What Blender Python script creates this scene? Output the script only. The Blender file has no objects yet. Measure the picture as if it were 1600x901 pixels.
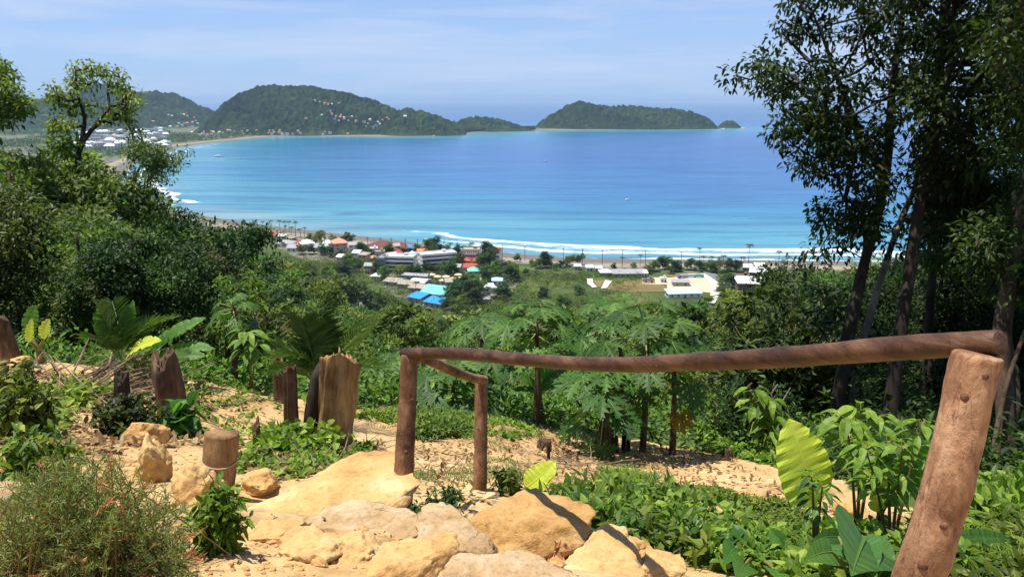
import bpy, math, random
import numpy as np

# ------------------------------------------------------------------ camera, sky, sun, exposure
SC = bpy.context.scene
COL = SC.collection
R = math.radians
EYE = 130.0                      # metres above the sea
HFOV = R(68.0)
FPX = 800.0 / math.tan(HFOV / 2)  # focal length in photo pixels (1600 wide)
PITCH = math.atan((450.5 - 158.0) / FPX)
CP, SP = math.cos(PITCH), math.sin(PITCH)

cd = bpy.data.cameras.new("camera")
cam = bpy.data.objects.new("camera", cd)
COL.objects.link(cam)
cam.location = (0, 0, EYE)
cam.rotation_euler = (math.pi / 2 - PITCH, 0, 0)
cd.sensor_width = 36.0
cd.lens = 18.0 / math.tan(HFOV / 2)
cd.clip_start = 0.05
cd.clip_end = 200000.0
SC.camera = cam

SUN_FROM = np.array([-0.25, 0.03, 1.0])
SUN_FROM /= np.linalg.norm(SUN_FROM)
SUN_EL = math.asin(SUN_FROM[2])
SUN_AZ = math.atan2(SUN_FROM[0], SUN_FROM[1])    # clockwise from +Y

world = bpy.data.worlds.new("World")
SC.world = world
world.use_nodes = True
wn = world.node_tree
wn.nodes.clear()
w_out = wn.nodes.new("ShaderNodeOutputWorld")
w_bg = wn.nodes.new("ShaderNodeBackground")
sky = wn.nodes.new("ShaderNodeTexSky")
sky.sky_type = 'NISHITA'
sky.sun_disc = False
sky.sun_elevation = SUN_EL
sky.sun_rotation = SUN_AZ
sky.altitude = 130
sky.air_density = 0.6
sky.dust_density = 0.1
sky.ozone_density = 2.0
w_bg.inputs['Strength'].default_value = 0.115
# thin streaky high cloud, part of the sky itself
w_tc = wn.nodes.new("ShaderNodeTexCoord")
w_map = wn.nodes.new("ShaderNodeMapping")
w_map.inputs['Scale'].default_value = (1.6, 1.6, 16.0)
w_no = wn.nodes.new("ShaderNodeTexNoise")
w_no.inputs['Scale'].default_value = 2.2
w_no.inputs['Detail'].default_value = 7
w_no.inputs['Roughness'].default_value = 0.55
w_no.inputs['Distortion'].default_value = 0.35
w_rmp = wn.nodes.new("ShaderNodeValToRGB")
w_rmp.color_ramp.elements[0].position = 0.42
w_rmp.color_ramp.elements[0].color = (0, 0, 0, 1)
w_rmp.color_ramp.elements[1].position = 0.74
w_rmp.color_ramp.elements[1].color = (0.78, 0.78, 0.78, 1)
w_mix = wn.nodes.new("ShaderNodeMixRGB")
w_mix.inputs['Color2'].default_value = (3.9, 4.45, 5.6, 1)
w_tint = wn.nodes.new("ShaderNodeMixRGB")
w_tint.blend_type = 'MULTIPLY'
w_tint.inputs['Fac'].default_value = 1.0
w_tint.inputs['Color2'].default_value = (0.80, 0.90, 1.06, 1)
L = wn.links.new
L(w_tc.outputs['Generated'], w_map.inputs['Vector'])
L(w_map.outputs[0], w_no.inputs['Vector'])
L(w_no.outputs['Fac'], w_rmp.inputs[0])
L(w_rmp.outputs[0], w_mix.inputs['Fac'])
L(sky.outputs[0], w_tint.inputs['Color1'])
w_sep = wn.nodes.new("ShaderNodeSeparateXYZ")
w_low = wn.nodes.new("ShaderNodeMapRange")      # sea air pales and blues the lowest sky
w_low.inputs['From Min'].default_value = 0.0
w_low.inputs['From Max'].default_value = 0.32
w_low.inputs['To Min'].default_value = 0.92
w_low.inputs['To Max'].default_value = 0.0
w_air = wn.nodes.new("ShaderNodeMixRGB")
w_air.inputs['Color2'].default_value = (2.4, 3.35, 5.0, 1)
L(w_tc.outputs['Generated'], w_sep.inputs[0])
L(w_sep.outputs['Z'], w_low.inputs['Value'])
L(w_low.outputs[0], w_air.inputs['Fac'])
L(w_tint.outputs[0], w_air.inputs['Color1'])
L(w_air.outputs[0], w_mix.inputs['Color1'])
L(w_mix.outputs[0], w_bg.inputs['Color'])
L(w_bg.outputs[0], w_out.inputs['Surface'])

sl = bpy.data.lights.new("sun", 'SUN')
sl.energy = 5.0
sl.angle = R(0.53)
sl.color = (1.0, 0.955, 0.87)
sun = bpy.data.objects.new("sun", sl)
COL.objects.link(sun)
from mathutils import Vector, Matrix, Quaternion
sun.rotation_euler = Vector(SUN_FROM).to_track_quat('Z', 'Y').to_euler()
sun.location = (0, 0, 400)

vs = SC.view_settings
vs.view_transform = 'Standard'
vs.look = 'None'
vs.exposure = 0.56
vs.gamma = 1.0
vs.use_curve_mapping = False
cy = SC.cycles
cy.max_bounces = 7
cy.diffuse_bounces = 3
cy.glossy_bounces = 2
cy.transmission_bounces = 4
cy.transparent_max_bounces = 6
cy.volume_bounces = 0
cy.sample_clamp_indirect = 6.0
cy.use_denoising = True
try:
    cy.denoiser = 'OPENIMAGEDENOISE'
except Exception:
    pass

# ------------------------------------------------------------------ helpers
rng = np.random.default_rng(7)
random.seed(7)


def P(px, py, d):
    """world point at photo direction (px, py) and real distance d along the optical axis"""
    cx = (px - 800.0) / FPX * d
    cu = (450.5 - py) / FPX * d
    return np.array([cx, d * CP + cu * SP, EYE - d * SP + cu * CP])


def project(p):
    p = np.asarray(p, float)
    y, z = p[..., 1], p[..., 2] - EYE
    d = np.maximum(y * CP - z * SP, 1e-3)
    return 800 + FPX * p[..., 0] / d, 450.5 - FPX * (y * SP + z * CP) / d, d


def sstep(a, b, x):
    t = np.clip((np.asarray(x, float) - a) / (b - a), 0, 1)
    return t * t * (3 - 2 * t)


def _hash(ix, iy, iz, seed):
    h = (ix.astype(np.int64) * 374761393 + iy.astype(np.int64) * 668265263 + iz.astype(np.int64) * 2147483647 + seed * 1274126177) & 0xFFFFFFFF
    h = ((h ^ (h >> 13)) * 1274126177) & 0xFFFFFFFF
    h = (h ^ (h >> 16)) & 0xFFFF
    return h.astype(float) / 32767.5 - 1.0


def noise3(p, seed=0):
    p = np.asarray(p, float)
    i = np.floor(p).astype(np.int64)
    f = p - i
    u = f * f * (3 - 2 * f)
    res = 0
    for dx in (0, 1):
        for dy in (0, 1):
            for dz in (0, 1):
                w = (u[..., 0] if dx else 1 - u[..., 0]) * (u[..., 1] if dy else 1 - u[..., 1]) * (u[..., 2] if dz else 1 - u[..., 2])
                res = res + w * _hash(i[..., 0] + dx, i[..., 1] + dy, i[..., 2] + dz, seed)
    return res


def fbm(p, octaves=4, seed=0, gain=0.5):
    p = np.asarray(p, float)
    a, s, r = 1.0, 1.0, 0
    for o in range(octaves):
        r = r + a * noise3(p * s + 17.3 * o, seed + o)
        a *= gain
        s *= 2.03
    return r


def norm(v):
    v = np.asarray(v, float)
    return v / np.maximum(np.linalg.norm(v, axis=-1, keepdims=True), 1e-9)


class MB:
    """collects vertices and faces for ONE mesh"""

    def __init__(self):
        self.v, self.f, self.t, self.mi, self.n = [], [], [], [], 0

    def add(self, verts, faces, tint=0.5, mat=0):
        verts = np.asarray(verts, float).reshape(-1, 3)
        if not isinstance(faces, (list, tuple)) or (len(faces) and not isinstance(faces[0], np.ndarray)):
            faces = [np.asarray(faces, int)]
        first = True
        for fa in faces:
            if len(fa) == 0:
                continue
            self.f.append(fa + self.n)
            t = np.asarray(tint, float)
            self.t.append(np.full(len(fa), float(t)) if t.ndim == 0 else np.resize(t, len(fa)))
            self.mi.append(np.full(len(fa), mat, int))
        self.v.append(verts)
        self.n += len(verts)
        return self

    def box(self, cx, cy_, cz, sx, sy, sz, mat=0, tint=0.5):
        """box centred in x,y with its base at cz"""
        x, y = sx / 2, sy / 2
        v = [(cx - x, cy_ - y, cz), (cx + x, cy_ - y, cz), (cx + x, cy_ + y, cz), (cx - x, cy_ + y, cz),
             (cx - x, cy_ - y, cz + sz), (cx + x, cy_ - y, cz + sz), (cx + x, cy_ + y, cz + sz), (cx - x, cy_ + y, cz + sz)]
        f = np.array([(0, 3, 2, 1), (4, 5, 6, 7), (0, 1, 5, 4), (1, 2, 6, 5), (2, 3, 7, 6), (3, 0, 4, 7)])
        return self.add(v, [f], tint, mat)

    def tube(self, pts, rad, sides=8, cap=True, tint=0.5, mat=0, rough=0.0, seed=0):
        pts = np.asarray(pts, float)
        n = len(pts)
        rad = np.resize(np.asarray(rad, float), n) if np.ndim(rad) else np.full(n, float(rad))
        tan = np.gradient(pts, axis=0)
        tan = norm(tan)
        ref = np.array([0.0, 0.0, 1.0]) if abs(tan[0][2]) < 0.9 else np.array([1.0, 0, 0])
        s = norm(np.cross(tan, ref))
        for i in range(1, n):     # keep the frame from flipping
            if np.dot(s[i], s[i - 1]) < 0:
                s[i] = -s[i]
        b = np.cross(tan, s)
        a = np.linspace(0, 2 * np.pi, sides, endpoint=False)
        ring = pts[:, None, :] + rad[:, None, None] * (np.cos(a)[None, :, None] * s[:, None, :] + np.sin(a)[None, :, None] * b[:, None, :])
        if rough:
            d = ring - pts[:, None, :]
            k = 1 + rough * fbm(ring * (2.2 / max(rad.mean(), 1e-4)) * 0.35 + seed, 3, seed)
            ring = pts[:, None, :] + d * k[..., None]
        v = ring.reshape(-1, 3)
        i = np.arange(n - 1)[:, None] * sides
        j = np.arange(sides)[None, :]
        j2 = (j + 1) % sides
        f = np.stack([i + j, i + j2, i + sides + j2, i + sides + j], -1).reshape(-1, 4)
        fs = [f]
        if cap:
            v = np.vstack([v, pts[:1], pts[-1:]])
            c0, c1 = n * sides, n * sides + 1
            jj = np.arange(sides)
            fs.append(np.stack([np.full(sides, c0), (jj + 1) % sides, jj], -1))
            e = (n - 1) * sides
            fs.append(np.stack([np.full(sides, c1), e + jj, e + (jj + 1) % sides], -1))
        return self.add(v, fs, tint, mat)

    def mesh(self, name, mats, smooth=False):
        v = np.vstack(self.v)
        me = bpy.data.meshes.new(name)
        me.vertices.add(len(v))
        me.vertices.foreach_set("co", v.astype(np.float32).ravel())
        sizes = np.concatenate([np.full(len(f), f.shape[1]) for f in self.f])
        loops = np.concatenate([f.ravel() for f in self.f])
        me.loops.add(len(loops))
        me.loops.foreach_set("vertex_index", loops.astype(np.int32))
        me.polygons.add(len(sizes))
        me.polygons.foreach_set("loop_start", np.concatenate([[0], np.cumsum(sizes)[:-1]]).astype(np.int32))
        me.polygons.foreach_set("material_index", np.concatenate(self.mi).astype(np.int32))
        me.polygons.foreach_set("use_smooth", np.full(len(sizes), smooth))
        at = me.attributes.new("tint", 'FLOAT', 'FACE')
        at.data.foreach_set("value", np.concatenate(self.t).astype(np.float32))
        for m in (mats if isinstance(mats, (list, tuple)) else [mats]):
            me.materials.append(m)
        me.update(calc_edges=True)
        return me

    def build(self, name, mats, parent=None, smooth=False):
        me = self.mesh(name, mats, smooth)
        return link(name, me, parent)


def link(name, data, parent=None):
    o = bpy.data.objects.new(name, data)
    COL.objects.link(o)
    if parent is not None:
        o.parent = parent
    return o


def tag(o, label, cat, group=None):
    o['label'] = label
    o['category'] = cat
    if group:
        o['group'] = group
    return o


def struct(o, kind='structure'):
    o['kind'] = kind
    return o


def thing(name, label, cat, loc=(0, 0, 0), rz=0.0, group=None):
    o = link(name, None)
    o.location = loc
    o.rotation_euler = (0, 0, rz)
    o.empty_display_size = 0.2
    return tag(o, label, cat, group)


# ------------------------------------------------------------------ materials
def newmat(name):
    m = bpy.data.materials.new(name)
    m.use_nodes = True
    t = m.node_tree
    t.nodes.clear()
    out = t.nodes.new("ShaderNodeOutputMaterial")
    return m, t, out


def nd(t, kind, **kw):
    n = t.nodes.new(kind)
    for k, v in kw.items():
        if k in n.inputs:
            n.inputs[k].default_value = v
        else:
            setattr(n, k, v)
    return n


def ramp(t, stops, src=None):
    n = t.nodes.new("ShaderNodeValToRGB")
    el = n.color_ramp.elements
    while len(el) < len(stops):
        el.new(0.5)
    for e, (p, c) in zip(el, stops):
        e.position = p
        e.color = (*c, 1) if len(c) == 3 else c
    if src is not None:
        t.links.new(src, n.inputs[0])
    return n


def mixc(t, fac, a, b, mode='MIX'):
    n = t.nodes.new("ShaderNodeMixRGB")
    n.blend_type = mode
    for k, x in (('Fac', fac), ('Color1', a), ('Color2', b)):
        if hasattr(x, 'is_linked'):
            t.links.new(x, n.inputs[k])
        elif isinstance(x, (int, float)):
            n.inputs[k].default_value = x
        else:
            n.inputs[k].default_value = (*x, 1)
    return n.outputs[0]


def noise_node(t, scale, detail=4, rough=0.55, coord='Object', stretch=None, dist=0.0):
    tc = t.nodes.new("ShaderNodeTexCoord")
    n = nd(t, "ShaderNodeTexNoise", Scale=scale, Detail=detail, Roughness=rough, Distortion=dist)
    if stretch:
        mp = t.nodes.new("ShaderNodeMapping")
        mp.inputs['Scale'].default_value = stretch
        t.links.new(tc.outputs[coord], mp.inputs[0])
        t.links.new(mp.outputs[0], n.inputs['Vector'])
    else:
        t.links.new(tc.outputs[coord], n.inputs['Vector'])
    return n.outputs['Fac']


def bump(t, src, strength=0.3, dist=0.02, prev=None):
    b = nd(t, "ShaderNodeBump", Strength=strength, Distance=dist)
    t.links.new(src, b.inputs['Height'])
    if prev is not None:
        t.links.new(prev, b.inputs['Normal'])
    return b.outputs[0]


def bsdf(t, out, col, rough=0.6, spec=0.4, nrm=None, trans=None):
    p = t.nodes.new("ShaderNodeBsdfPrincipled")
    if hasattr(col, 'is_linked'):
        t.links.new(col, p.inputs['Base Color'])
    else:
        p.inputs['Base Color'].default_value = (*col, 1)
    if hasattr(rough, 'is_linked'):
        t.links.new(rough, p.inputs['Roughness'])
    else:
        p.inputs['Roughness'].default_value = rough
    p.inputs['Specular IOR Level'].default_value = spec
    if nrm is not None:
        t.links.new(nrm, p.inputs['Normal'])
    if trans:
        fac, tcol = trans
        tr = t.nodes.new("ShaderNodeBsdfTranslucent")
        if hasattr(tcol, 'is_linked'):
            t.links.new(tcol, tr.inputs['Color'])
        else:
            tr.inputs['Color'].default_value = (*tcol, 1)
        mx = t.nodes.new("ShaderNodeMixShader")
        mx.inputs[0].default_value = fac
        t.links.new(p.outputs[0], mx.inputs[1])
        t.links.new(tr.outputs[0], mx.inputs[2])
        t.links.new(mx.outputs[0], out.inputs[0])
    else:
        t.links.new(p.outputs[0], out.inputs[0])
    return p


def leaf_mat(name, c0, c1, c2, trans=0.3, tcol=None, rough=0.5, spec=0.24, vary=0.35):
    """leaf colour from the per-leaf tint, shifted a little from plant to plant"""
    m, t, out = newmat(name)
    at = nd(t, "ShaderNodeAttribute")
    at.attribute_name = "tint"
    rp = ramp(t, [(0.0, c0), (0.55, c1), (1.0, c2)], at.outputs['Fac'])
    oi = t.nodes.new("ShaderNodeObjectInfo")
    mr = nd(t, "ShaderNodeMapRange")
    mr.inputs['To Min'].default_value = 1 - vary
    mr.inputs['To Max'].default_value = 1 + vary
    t.links.new(oi.outputs['Random'], mr.inputs['Value'])
    hs = t.nodes.new("ShaderNodeHueSaturation")
    t.links.new(rp.outputs[0], hs.inputs['Color'])
    t.links.new(mr.outputs[0], hs.inputs['Value'])
    mr2 = nd(t, "ShaderNodeMapRange")
    mr2.inputs['To Min'].default_value = 0.5 - 0.035 * vary / 0.35
    mr2.inputs['To Max'].default_value = 0.5 + 0.02 * vary / 0.35
    ml = nd(t, "ShaderNodeMath", operation='FRACT')
    m7 = nd(t, "ShaderNodeMath", operation='MULTIPLY')
    m7.inputs[1].default_value = 7.13
    t.links.new(oi.outputs['Random'], m7.inputs[0])
    t.links.new(m7.outputs[0], ml.inputs[0])
    t.links.new(ml.outputs[0], mr2.inputs['Value'])
    t.links.new(mr2.outputs[0], hs.inputs['Hue'])
    tc = mixc(t, 1.0, hs.outputs[0], tcol or (1.35, 1.5, 0.55), 'MULTIPLY')
    bsdf(t, out, hs.outputs[0], rough, spec, None, (trans, tc) if trans else None)
    return m


def plain_mat(name, col, rough=0.7, spec=0.3, var=0.25, scale=0.4, bmp=0.0, stretch=None):
    m, t, out = newmat(name)
    n = noise_node(t, scale, 5, 0.6, stretch=stretch)
    c = mixc(t, n, tuple(x * (1 - var) for x in col), tuple(min(1, x * (1 + var)) for x in col))
    bsdf(t, out, c, rough, spec, bump(t, n, bmp, 0.05) if bmp else None)
    return m


def bark_mat(name, c0, c1, c2, scale=14, stretch=(1, 1, 0.25), bmp=0.6, rough=0.85, bd=0.01):
    m, t, out = newmat(name)
    n1 = noise_node(t, scale, 6, 0.65, stretch=stretch, dist=0.4)
    n2 = noise_node(t, scale * 0.22, 3, 0.6)
    rp = ramp(t, [(0.3, c0), (0.52, c1), (0.75, c2)], n1)
    st = ramp(t, [(0.34, (0.45, 0.38, 0.35)), (0.46, (0.85, 0.82, 0.8)), (0.62, (1.12, 1.1, 1.06))], n2)
    c = mixc(t, 1.0, rp.outputs[0], st.outputs[0], 'MULTIPLY')
    n4 = noise_node(t, scale * 5, 5, 0.7, stretch=stretch)
    n5 = noise_node(t, scale * 1.6, 3, 0.55, stretch=(1, 1, 0.045), dist=0.15)
    ck = ramp(t, [(0.488, (1, 1, 1)), (0.5, (0.45, 0.4, 0.38)), (0.512, (1, 1, 1))], n5)
    c = mixc(t, 0.8, c, ck.outputs[0], 'MULTIPLY')
    fs_ = ramp(t, [(0.3, (0.7, 0.68, 0.66)), (0.55, (1.05, 1.04, 1.02)), (0.75, (1.25, 1.22, 1.18))], n4)
    c = mixc(t, 1.0, c, fs_.outputs[0], 'MULTIPLY')
    bsdf(t, out, c, rough, 0.25, bump(t, n4, bmp * 0.7, bd * 0.35, bump(t, n1, bmp, bd)))
    return m

# ------------------------------------------------------------------ the lie of the land
COAST = np.array([(6000, -900), (2600, 250), (1500, 470), (700, 585), (400, 612), (252, 624), (54, 634), (-40, 672), (-111, 722), (-250, 800), (-350, 872),
                  (-495, 1000), (-645, 1240), (-800, 1620), (-897, 1960), (-955, 2190), (-968, 2337), (-945, 2600), (-890, 2880),
                  (-775, 2925), (-600, 2915), (-420, 2905), (-300, 2925), (-215, 3000), (-205, 3190), (-180, 3290), (0, 3420), (105, 3500), (250, 3520),
                  (500, 3580), (800, 3640), (960, 3720), (1000, 3850), (800, 4050), (300, 4060), (0, 3800),
                  (-300, 3760), (-700, 3900), (-1400, 4700), (-2500, 5600), (-4200, 5900), (-9000, 5000), (-9000, -3000), (6000, -3000)], float)


def shore_dist(x, y):
    """signed distance to the waterline: negative inland, positive out to sea"""
    sh = np.shape(x)
    x = np.ravel(x)
    y = np.ravel(y)
    best = np.full(x.shape, 1e18)
    inside = np.zeros(x.shape, bool)
    for i in range(len(COAST)):
        ax, ay = COAST[i]
        bx, by = COAST[(i + 1) % len(COAST)]
        dx, dy = bx - ax, by - ay
        t = np.clip(((x - ax) * dx + (y - ay) * dy) / (dx * dx + dy * dy), 0, 1)
        best = np.minimum(best, (x - ax - t * dx) ** 2 + (y - ay - t * dy) ** 2)
        if ay != by:
            c = ((ay > y) != (by > y)) & (x < (bx - ax) * (y - ay) / (by - ay) + ax)
            inside ^= c
    d = np.sqrt(best)
    return np.where(inside, -d, d).reshape(sh)


NEAR = [  # photo pixel and distance of points on the clearing in front of the camera
    (150, 900, 2.5), (450, 890, 2.6), (650, 900, 2.55), (850, 890, 2.85), (1000, 900, 2.75), (1150, 900, 3.3), (390, 760, 4.3), (550, 745, 4.7),
    (630, 800, 3.95), (700, 800, 4.3), (750, 772, 5.1), (560, 705, 7.0), (520, 690, 7.6), (300, 690, 6.0), (225, 690, 5.6), (100, 650, 6.6),
    (30, 690, 4.8), (0, 565, 9.0), (100, 570, 9.0), (200, 585, 8.8), (300, 600, 8.6), (420, 640, 8.3), (700, 655, 9.3), (640, 650, 9.4), (835, 668, 10.6),
    (850, 705, 8.9), (940, 702, 9.6), (1000, 705, 10.0), (1080, 715, 9.6), (1150, 748, 8.3), (1250, 800, 6.6), (1280, 835, 4.9), (1000, 830, 4.5),
    (880, 790, 5.2), (1100, 890, 3.6), (1450, 901, 3.2), (1580, 800, 5.2), (1350, 690, 10.5), (1230, 720, 10.5), (1550, 715, 9.0), (0, 800, 3.4), (250, 760, 4.0)]
PROF_Y = [-60, -30, -5, 0, 3, 6, 12, 20, 30, 60, 100, 200, 300, 400, 460, 600, 1000]
PROF_Z = [9, 4, -1.0, -1.62, -1.95, -2.9, -5.2, -8.6, -13.5, -27, -42.5, -75, -101, -119.5, -128, -145, -200]


def prof(x, y):
    z = np.interp(y, PROF_Y, PROF_Z)
    u = -x / np.maximum(y, 4.0)
    amp = np.interp(y, [10, 30, 80, 150, 260, 420, 470], [0.3, 2, 7, 11, 9, 2, 0])
    z = z + amp * sstep(0.10, 0.42, u) * np.clip(1.0 + 0.35 * (u - 0.4), 0, 1.6)
    amp2 = np.interp(y, [10, 30, 100, 250, 420, 470], [0.2, 2, 9, 14, 3, 0])
    z = z + amp2 * sstep(0.34, 0.7, -u)
    return z


_c = [P(*q) for q in NEAR] + [np.array([0, 0, EYE - 1.62]), np.array([-1.5, 0.3, EYE - 1.5]), np.array([1.5, 0.3, EYE - 1.62]), np.array([-6, 3, EYE - 2.3]), np.array([6, 3, EYE - 2.6])]
for _a in np.linspace(0, 2 * np.pi, 40, endpoint=False):
    for _r in (17.0, 22.0):
        _x, _y = _r * math.sin(_a), _r * math.cos(_a)
        _c.append(np.array([_x, _y, EYE + float(prof(_x, _y))]))
_c = np.array(_c)
_D = np.linalg.norm(_c[:, None, :2] - _c[None, :, :2], axis=-1)
_A = np.block([[_D + 1e-6 * np.eye(len(_c)), np.ones((len(_c), 1))], [np.ones((1, len(_c))), np.zeros((1, 1))]])
_W = np.linalg.solve(_A, np.concatenate([_c[:, 2] - EYE, [0]]))


def near_h(x, y):
    r = np.full(np.shape(x), _W[-1])
    for (cx, cy_, _), w in zip(_c, _W[:-1]):
        r = r + w * np.sqrt((x - cx) ** 2 + (y - cy_) ** 2 + 0.02)
    return r


def ground(x, y, detail=True):
    x = np.asarray(x, float)
    y = np.asarray(y, float)
    s = shore_dist(x, y)
    r = np.hypot(x, y)
    hill = EYE + prof(x, y)
    m = r < 21
    if np.any(m):
        k = 1 - sstep(13.5, 20, r[m] if r.ndim else r)
        nh = EYE + near_h(x[m] if x.ndim else x, y[m] if y.ndim else y)
        if hill.ndim:
            hill[m] = hill[m] * (1 - k) + nh * k
        else:
            hill = hill * (1 - k) + nh * k
    p = np.stack([x, y, np.zeros_like(x)], -1)
    if detail:
        hill = hill + sstep(14, 60, r) * np.minimum(2.2, r * 0.02) * fbm(p * 0.035, 3, 3) * sstep(480, 380, y)
        hill = hill + (1 - sstep(15, 30, r)) * (0.05 * fbm(p * 1.1, 3, 5) + 0.022 * fbm(p * 5.0, 3, 9))
    plain = np.interp(s, [-4000, -300, -120, -70, -45, 0, 60, 300], [9, 6, 4.4, 3.6, 2.9, 0.0, -3.0, -6.0])
    if detail:
        plain = plain + 0.35 * fbm(p * 0.02, 3, 21) * sstep(-40, -90, s)
    d = np.clip(0.5 + 0.5 * (hill - plain) / 5.0, 0, 1)
    z = plain * (1 - d) + hill * d + 5.0 * d * (1 - d) * 0.5
    return np.maximum(z, -6.5)


_TT = np.exp(np.linspace(math.log(1.2), math.log(7000), 2600))


def hit(px, py, hf=None):
    """where the sight line through a photo pixel meets the land"""
    d = P(px, py, 1.0) - np.array([0, 0, EYE])
    q = np.array([0, 0, EYE]) + _TT[:, None] * d
    h = (hf or ground)(q[:, 0], q[:, 1])
    i = int(np.argmax(q[:, 2] < h))
    if i == 0:
        return None
    a, b = q[i - 1, 2] - h[i - 1], h[i] - q[i, 2]
    k = a / max(a + b, 1e-9)
    r = q[i - 1] * (1 - k) + q[i] * k
    return r


def inpoly(px, py, poly):
    px = np.asarray(px, float)
    py = np.asarray(py, float)
    r = np.zeros(px.shape, bool)
    n = len(poly)
    for i in range(n):
        ax, ay = poly[i]
        bx, by = poly[(i + 1) % n]
        if ay != by:
            r ^= ((ay > py) != (by > py)) & (px < (bx - ax) * (py - ay) / (by - ay) + ax)
    return r


def grid_faces(n, m, wrap=False):
    i = np.arange(n - 1)[:, None] * m
    j = np.arange(m if wrap else m - 1)[None, :]
    j2 = (j + 1) % m
    return np.stack([i + j, i + j2, i + m + j2, i + m + j], -1).reshape(-1, 4)


def point_attr(me, name, vals):
    a = me.attributes.new(name, 'FLOAT', 'POINT')
    a.data.foreach_set("value", np.asarray(vals, np.float32).ravel())


# ground sheet: a polar grid that is finest close to the visitor
ang = np.concatenate([np.linspace(-180, -44, 46)[:-1], np.linspace(-44, 44, 340), np.linspace(44, 180, 46)[1:-1]])
ang = np.radians(ang)
rad = np.concatenate([[0.02], np.exp(np.arange(math.log(0.4), math.log(9000), 0.0125))])
RR, AA = np.meshgrid(rad, ang, indexing='ij')
GX, GY = RR * np.sin(AA), RR * np.cos(AA)
GZ = ground(GX, GY)
GS = shore_dist(GX, GY)
mb = MB()
mb.add(np.stack([GX, GY, GZ], -1).reshape(-1, 3), [grid_faces(len(rad), len(ang), True)[:, ::-1]])

# where the soil is bare (the clearing, cut banks) and where things grow
CLEAR = [P(*q)[:2] for q in [(-500, 640, 6.0), (-40, 545, 9.6), (160, 560, 9.3), (330, 590, 9.0), (560, 640, 9.6), (640, 640, 10.2), (760, 645, 10.8), (850, 668, 11.0), (960, 690, 11), (1090, 700, 11),
                             (1200, 730, 10.6), (1330, 790, 8.0), (1500, 860, 4.6), (1900, 980, 3.0)]] + [np.array([6.0, -6.0]), np.array([-6.0, -6.0])]
veg = 1.0 - inpoly(GX + 0.25 * fbm(np.stack([GX, GY, GZ * 0], -1) * 1.3, 3, 31), GY + 0.3 * fbm(np.stack([GY, GX, GZ * 0], -1) * 1.3, 3, 33), CLEAR).astype(float)
veg[GY < -5] = 0.6

m, t, out = newmat("hillside_soil")
av = nd(t, "ShaderNodeAttribute"); av.attribute_name = "veg"
asd = nd(t, "ShaderNodeAttribute"); asd.attribute_name = "shore"
n_big = noise_node(t, 0.9, 6, 0.62)
n_sm = noise_node(t, 9.0, 6, 0.7)
n_far = noise_node(t, 0.03, 6, 0.65)
dirt = ramp(t, [(0.28, (0.25, 0.145, 0.062)), (0.45, (0.46, 0.305, 0.14)), (0.66, (0.58, 0.42, 0.22)), (0.85, (0.64, 0.50, 0.30))], n_big)
grit = ramp(t, [(0.32, (0.52, 0.46, 0.4)), (0.5, (1.0, 0.98, 0.95)), (0.72, (1.18, 1.16, 1.1))], n_sm)
dirtc = mixc(t, 1.0, dirt.outputs[0], grit.outputs[0], 'MULTIPLY')
vegc = ramp(t, [(0.30, (0.030, 0.045, 0.014)), (0.48, (0.055, 0.085, 0.02)), (0.60, (0.085, 0.115, 0.028)), (0.72, (0.16, 0.13, 0.055))], n_far)
atn = nd(t, "ShaderNodeAttribute"); atn.attribute_name = "built"
n_twn = noise_node(t, 0.16, 5, 0.7)
twnc = ramp(t, [(0.32, (0.05, 0.065, 0.028)), (0.5, (0.13, 0.125, 0.09)), (0.68, (0.27, 0.25, 0.21))], n_twn)
vegt = mixc(t, atn.outputs['Fac'], vegc.outputs[0], twnc.outputs[0])
c1 = mixc(t, av.outputs['Fac'], dirtc, vegt)
sand = ramp(t, [(0.3, (0.22, 0.18, 0.135)), (0.7, (0.33, 0.28, 0.21))], n_far)
mr = nd(t, "ShaderNodeMapRange"); mr.inputs['From Min'].default_value = -52; mr.inputs['From Max'].default_value = -44
t.links.new(asd.outputs['Fac'], mr.inputs['Value'])
c2 = mixc(t, mr.outputs[0], c1, sand.outputs[0])
mr2 = nd(t, "ShaderNodeMapRange"); mr2.inputs['From Min'].default_value = -34; mr2.inputs['From Max'].default_value = -22
t.links.new(asd.outputs['Fac'], mr2.inputs['Value'])
c3 = mixc(t, mr2.outputs[0], c2, (0.135, 0.122, 0.105))
bsdf(t, out, c3, 0.9, 0.15, bump(t, n_sm, 0.55, 0.03))
M_SOIL = m
g = struct(mb.build("ground", M_SOIL, smooth=True))
point_attr(g.data, "veg", veg)
point_attr(g.data, "shore", GS)
_tp = np.array([hit(*q)[:2] for q in [(425, 372), (480, 372), (620, 388), (700, 398), (795, 408), (800, 432), (775, 468), (740, 476), (690, 484), (640, 476), (605, 452), (560, 420), (440, 398)]])
built = inpoly(GX + 9 * fbm(np.stack([GX, GY, 0 * GX], -1) * 0.03, 2, 61), GY + 9 * fbm(np.stack([GX, GY, 0 * GX], -1) * 0.03, 2, 62), _tp).astype(float)
built = np.maximum(built, 0.75 * (GY > 1350) * (fbm(np.stack([GX, GY, 0 * GX], -1) / 240.0, 2, 63) > -0.25))
point_attr(g.data, "built", built)

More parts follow.
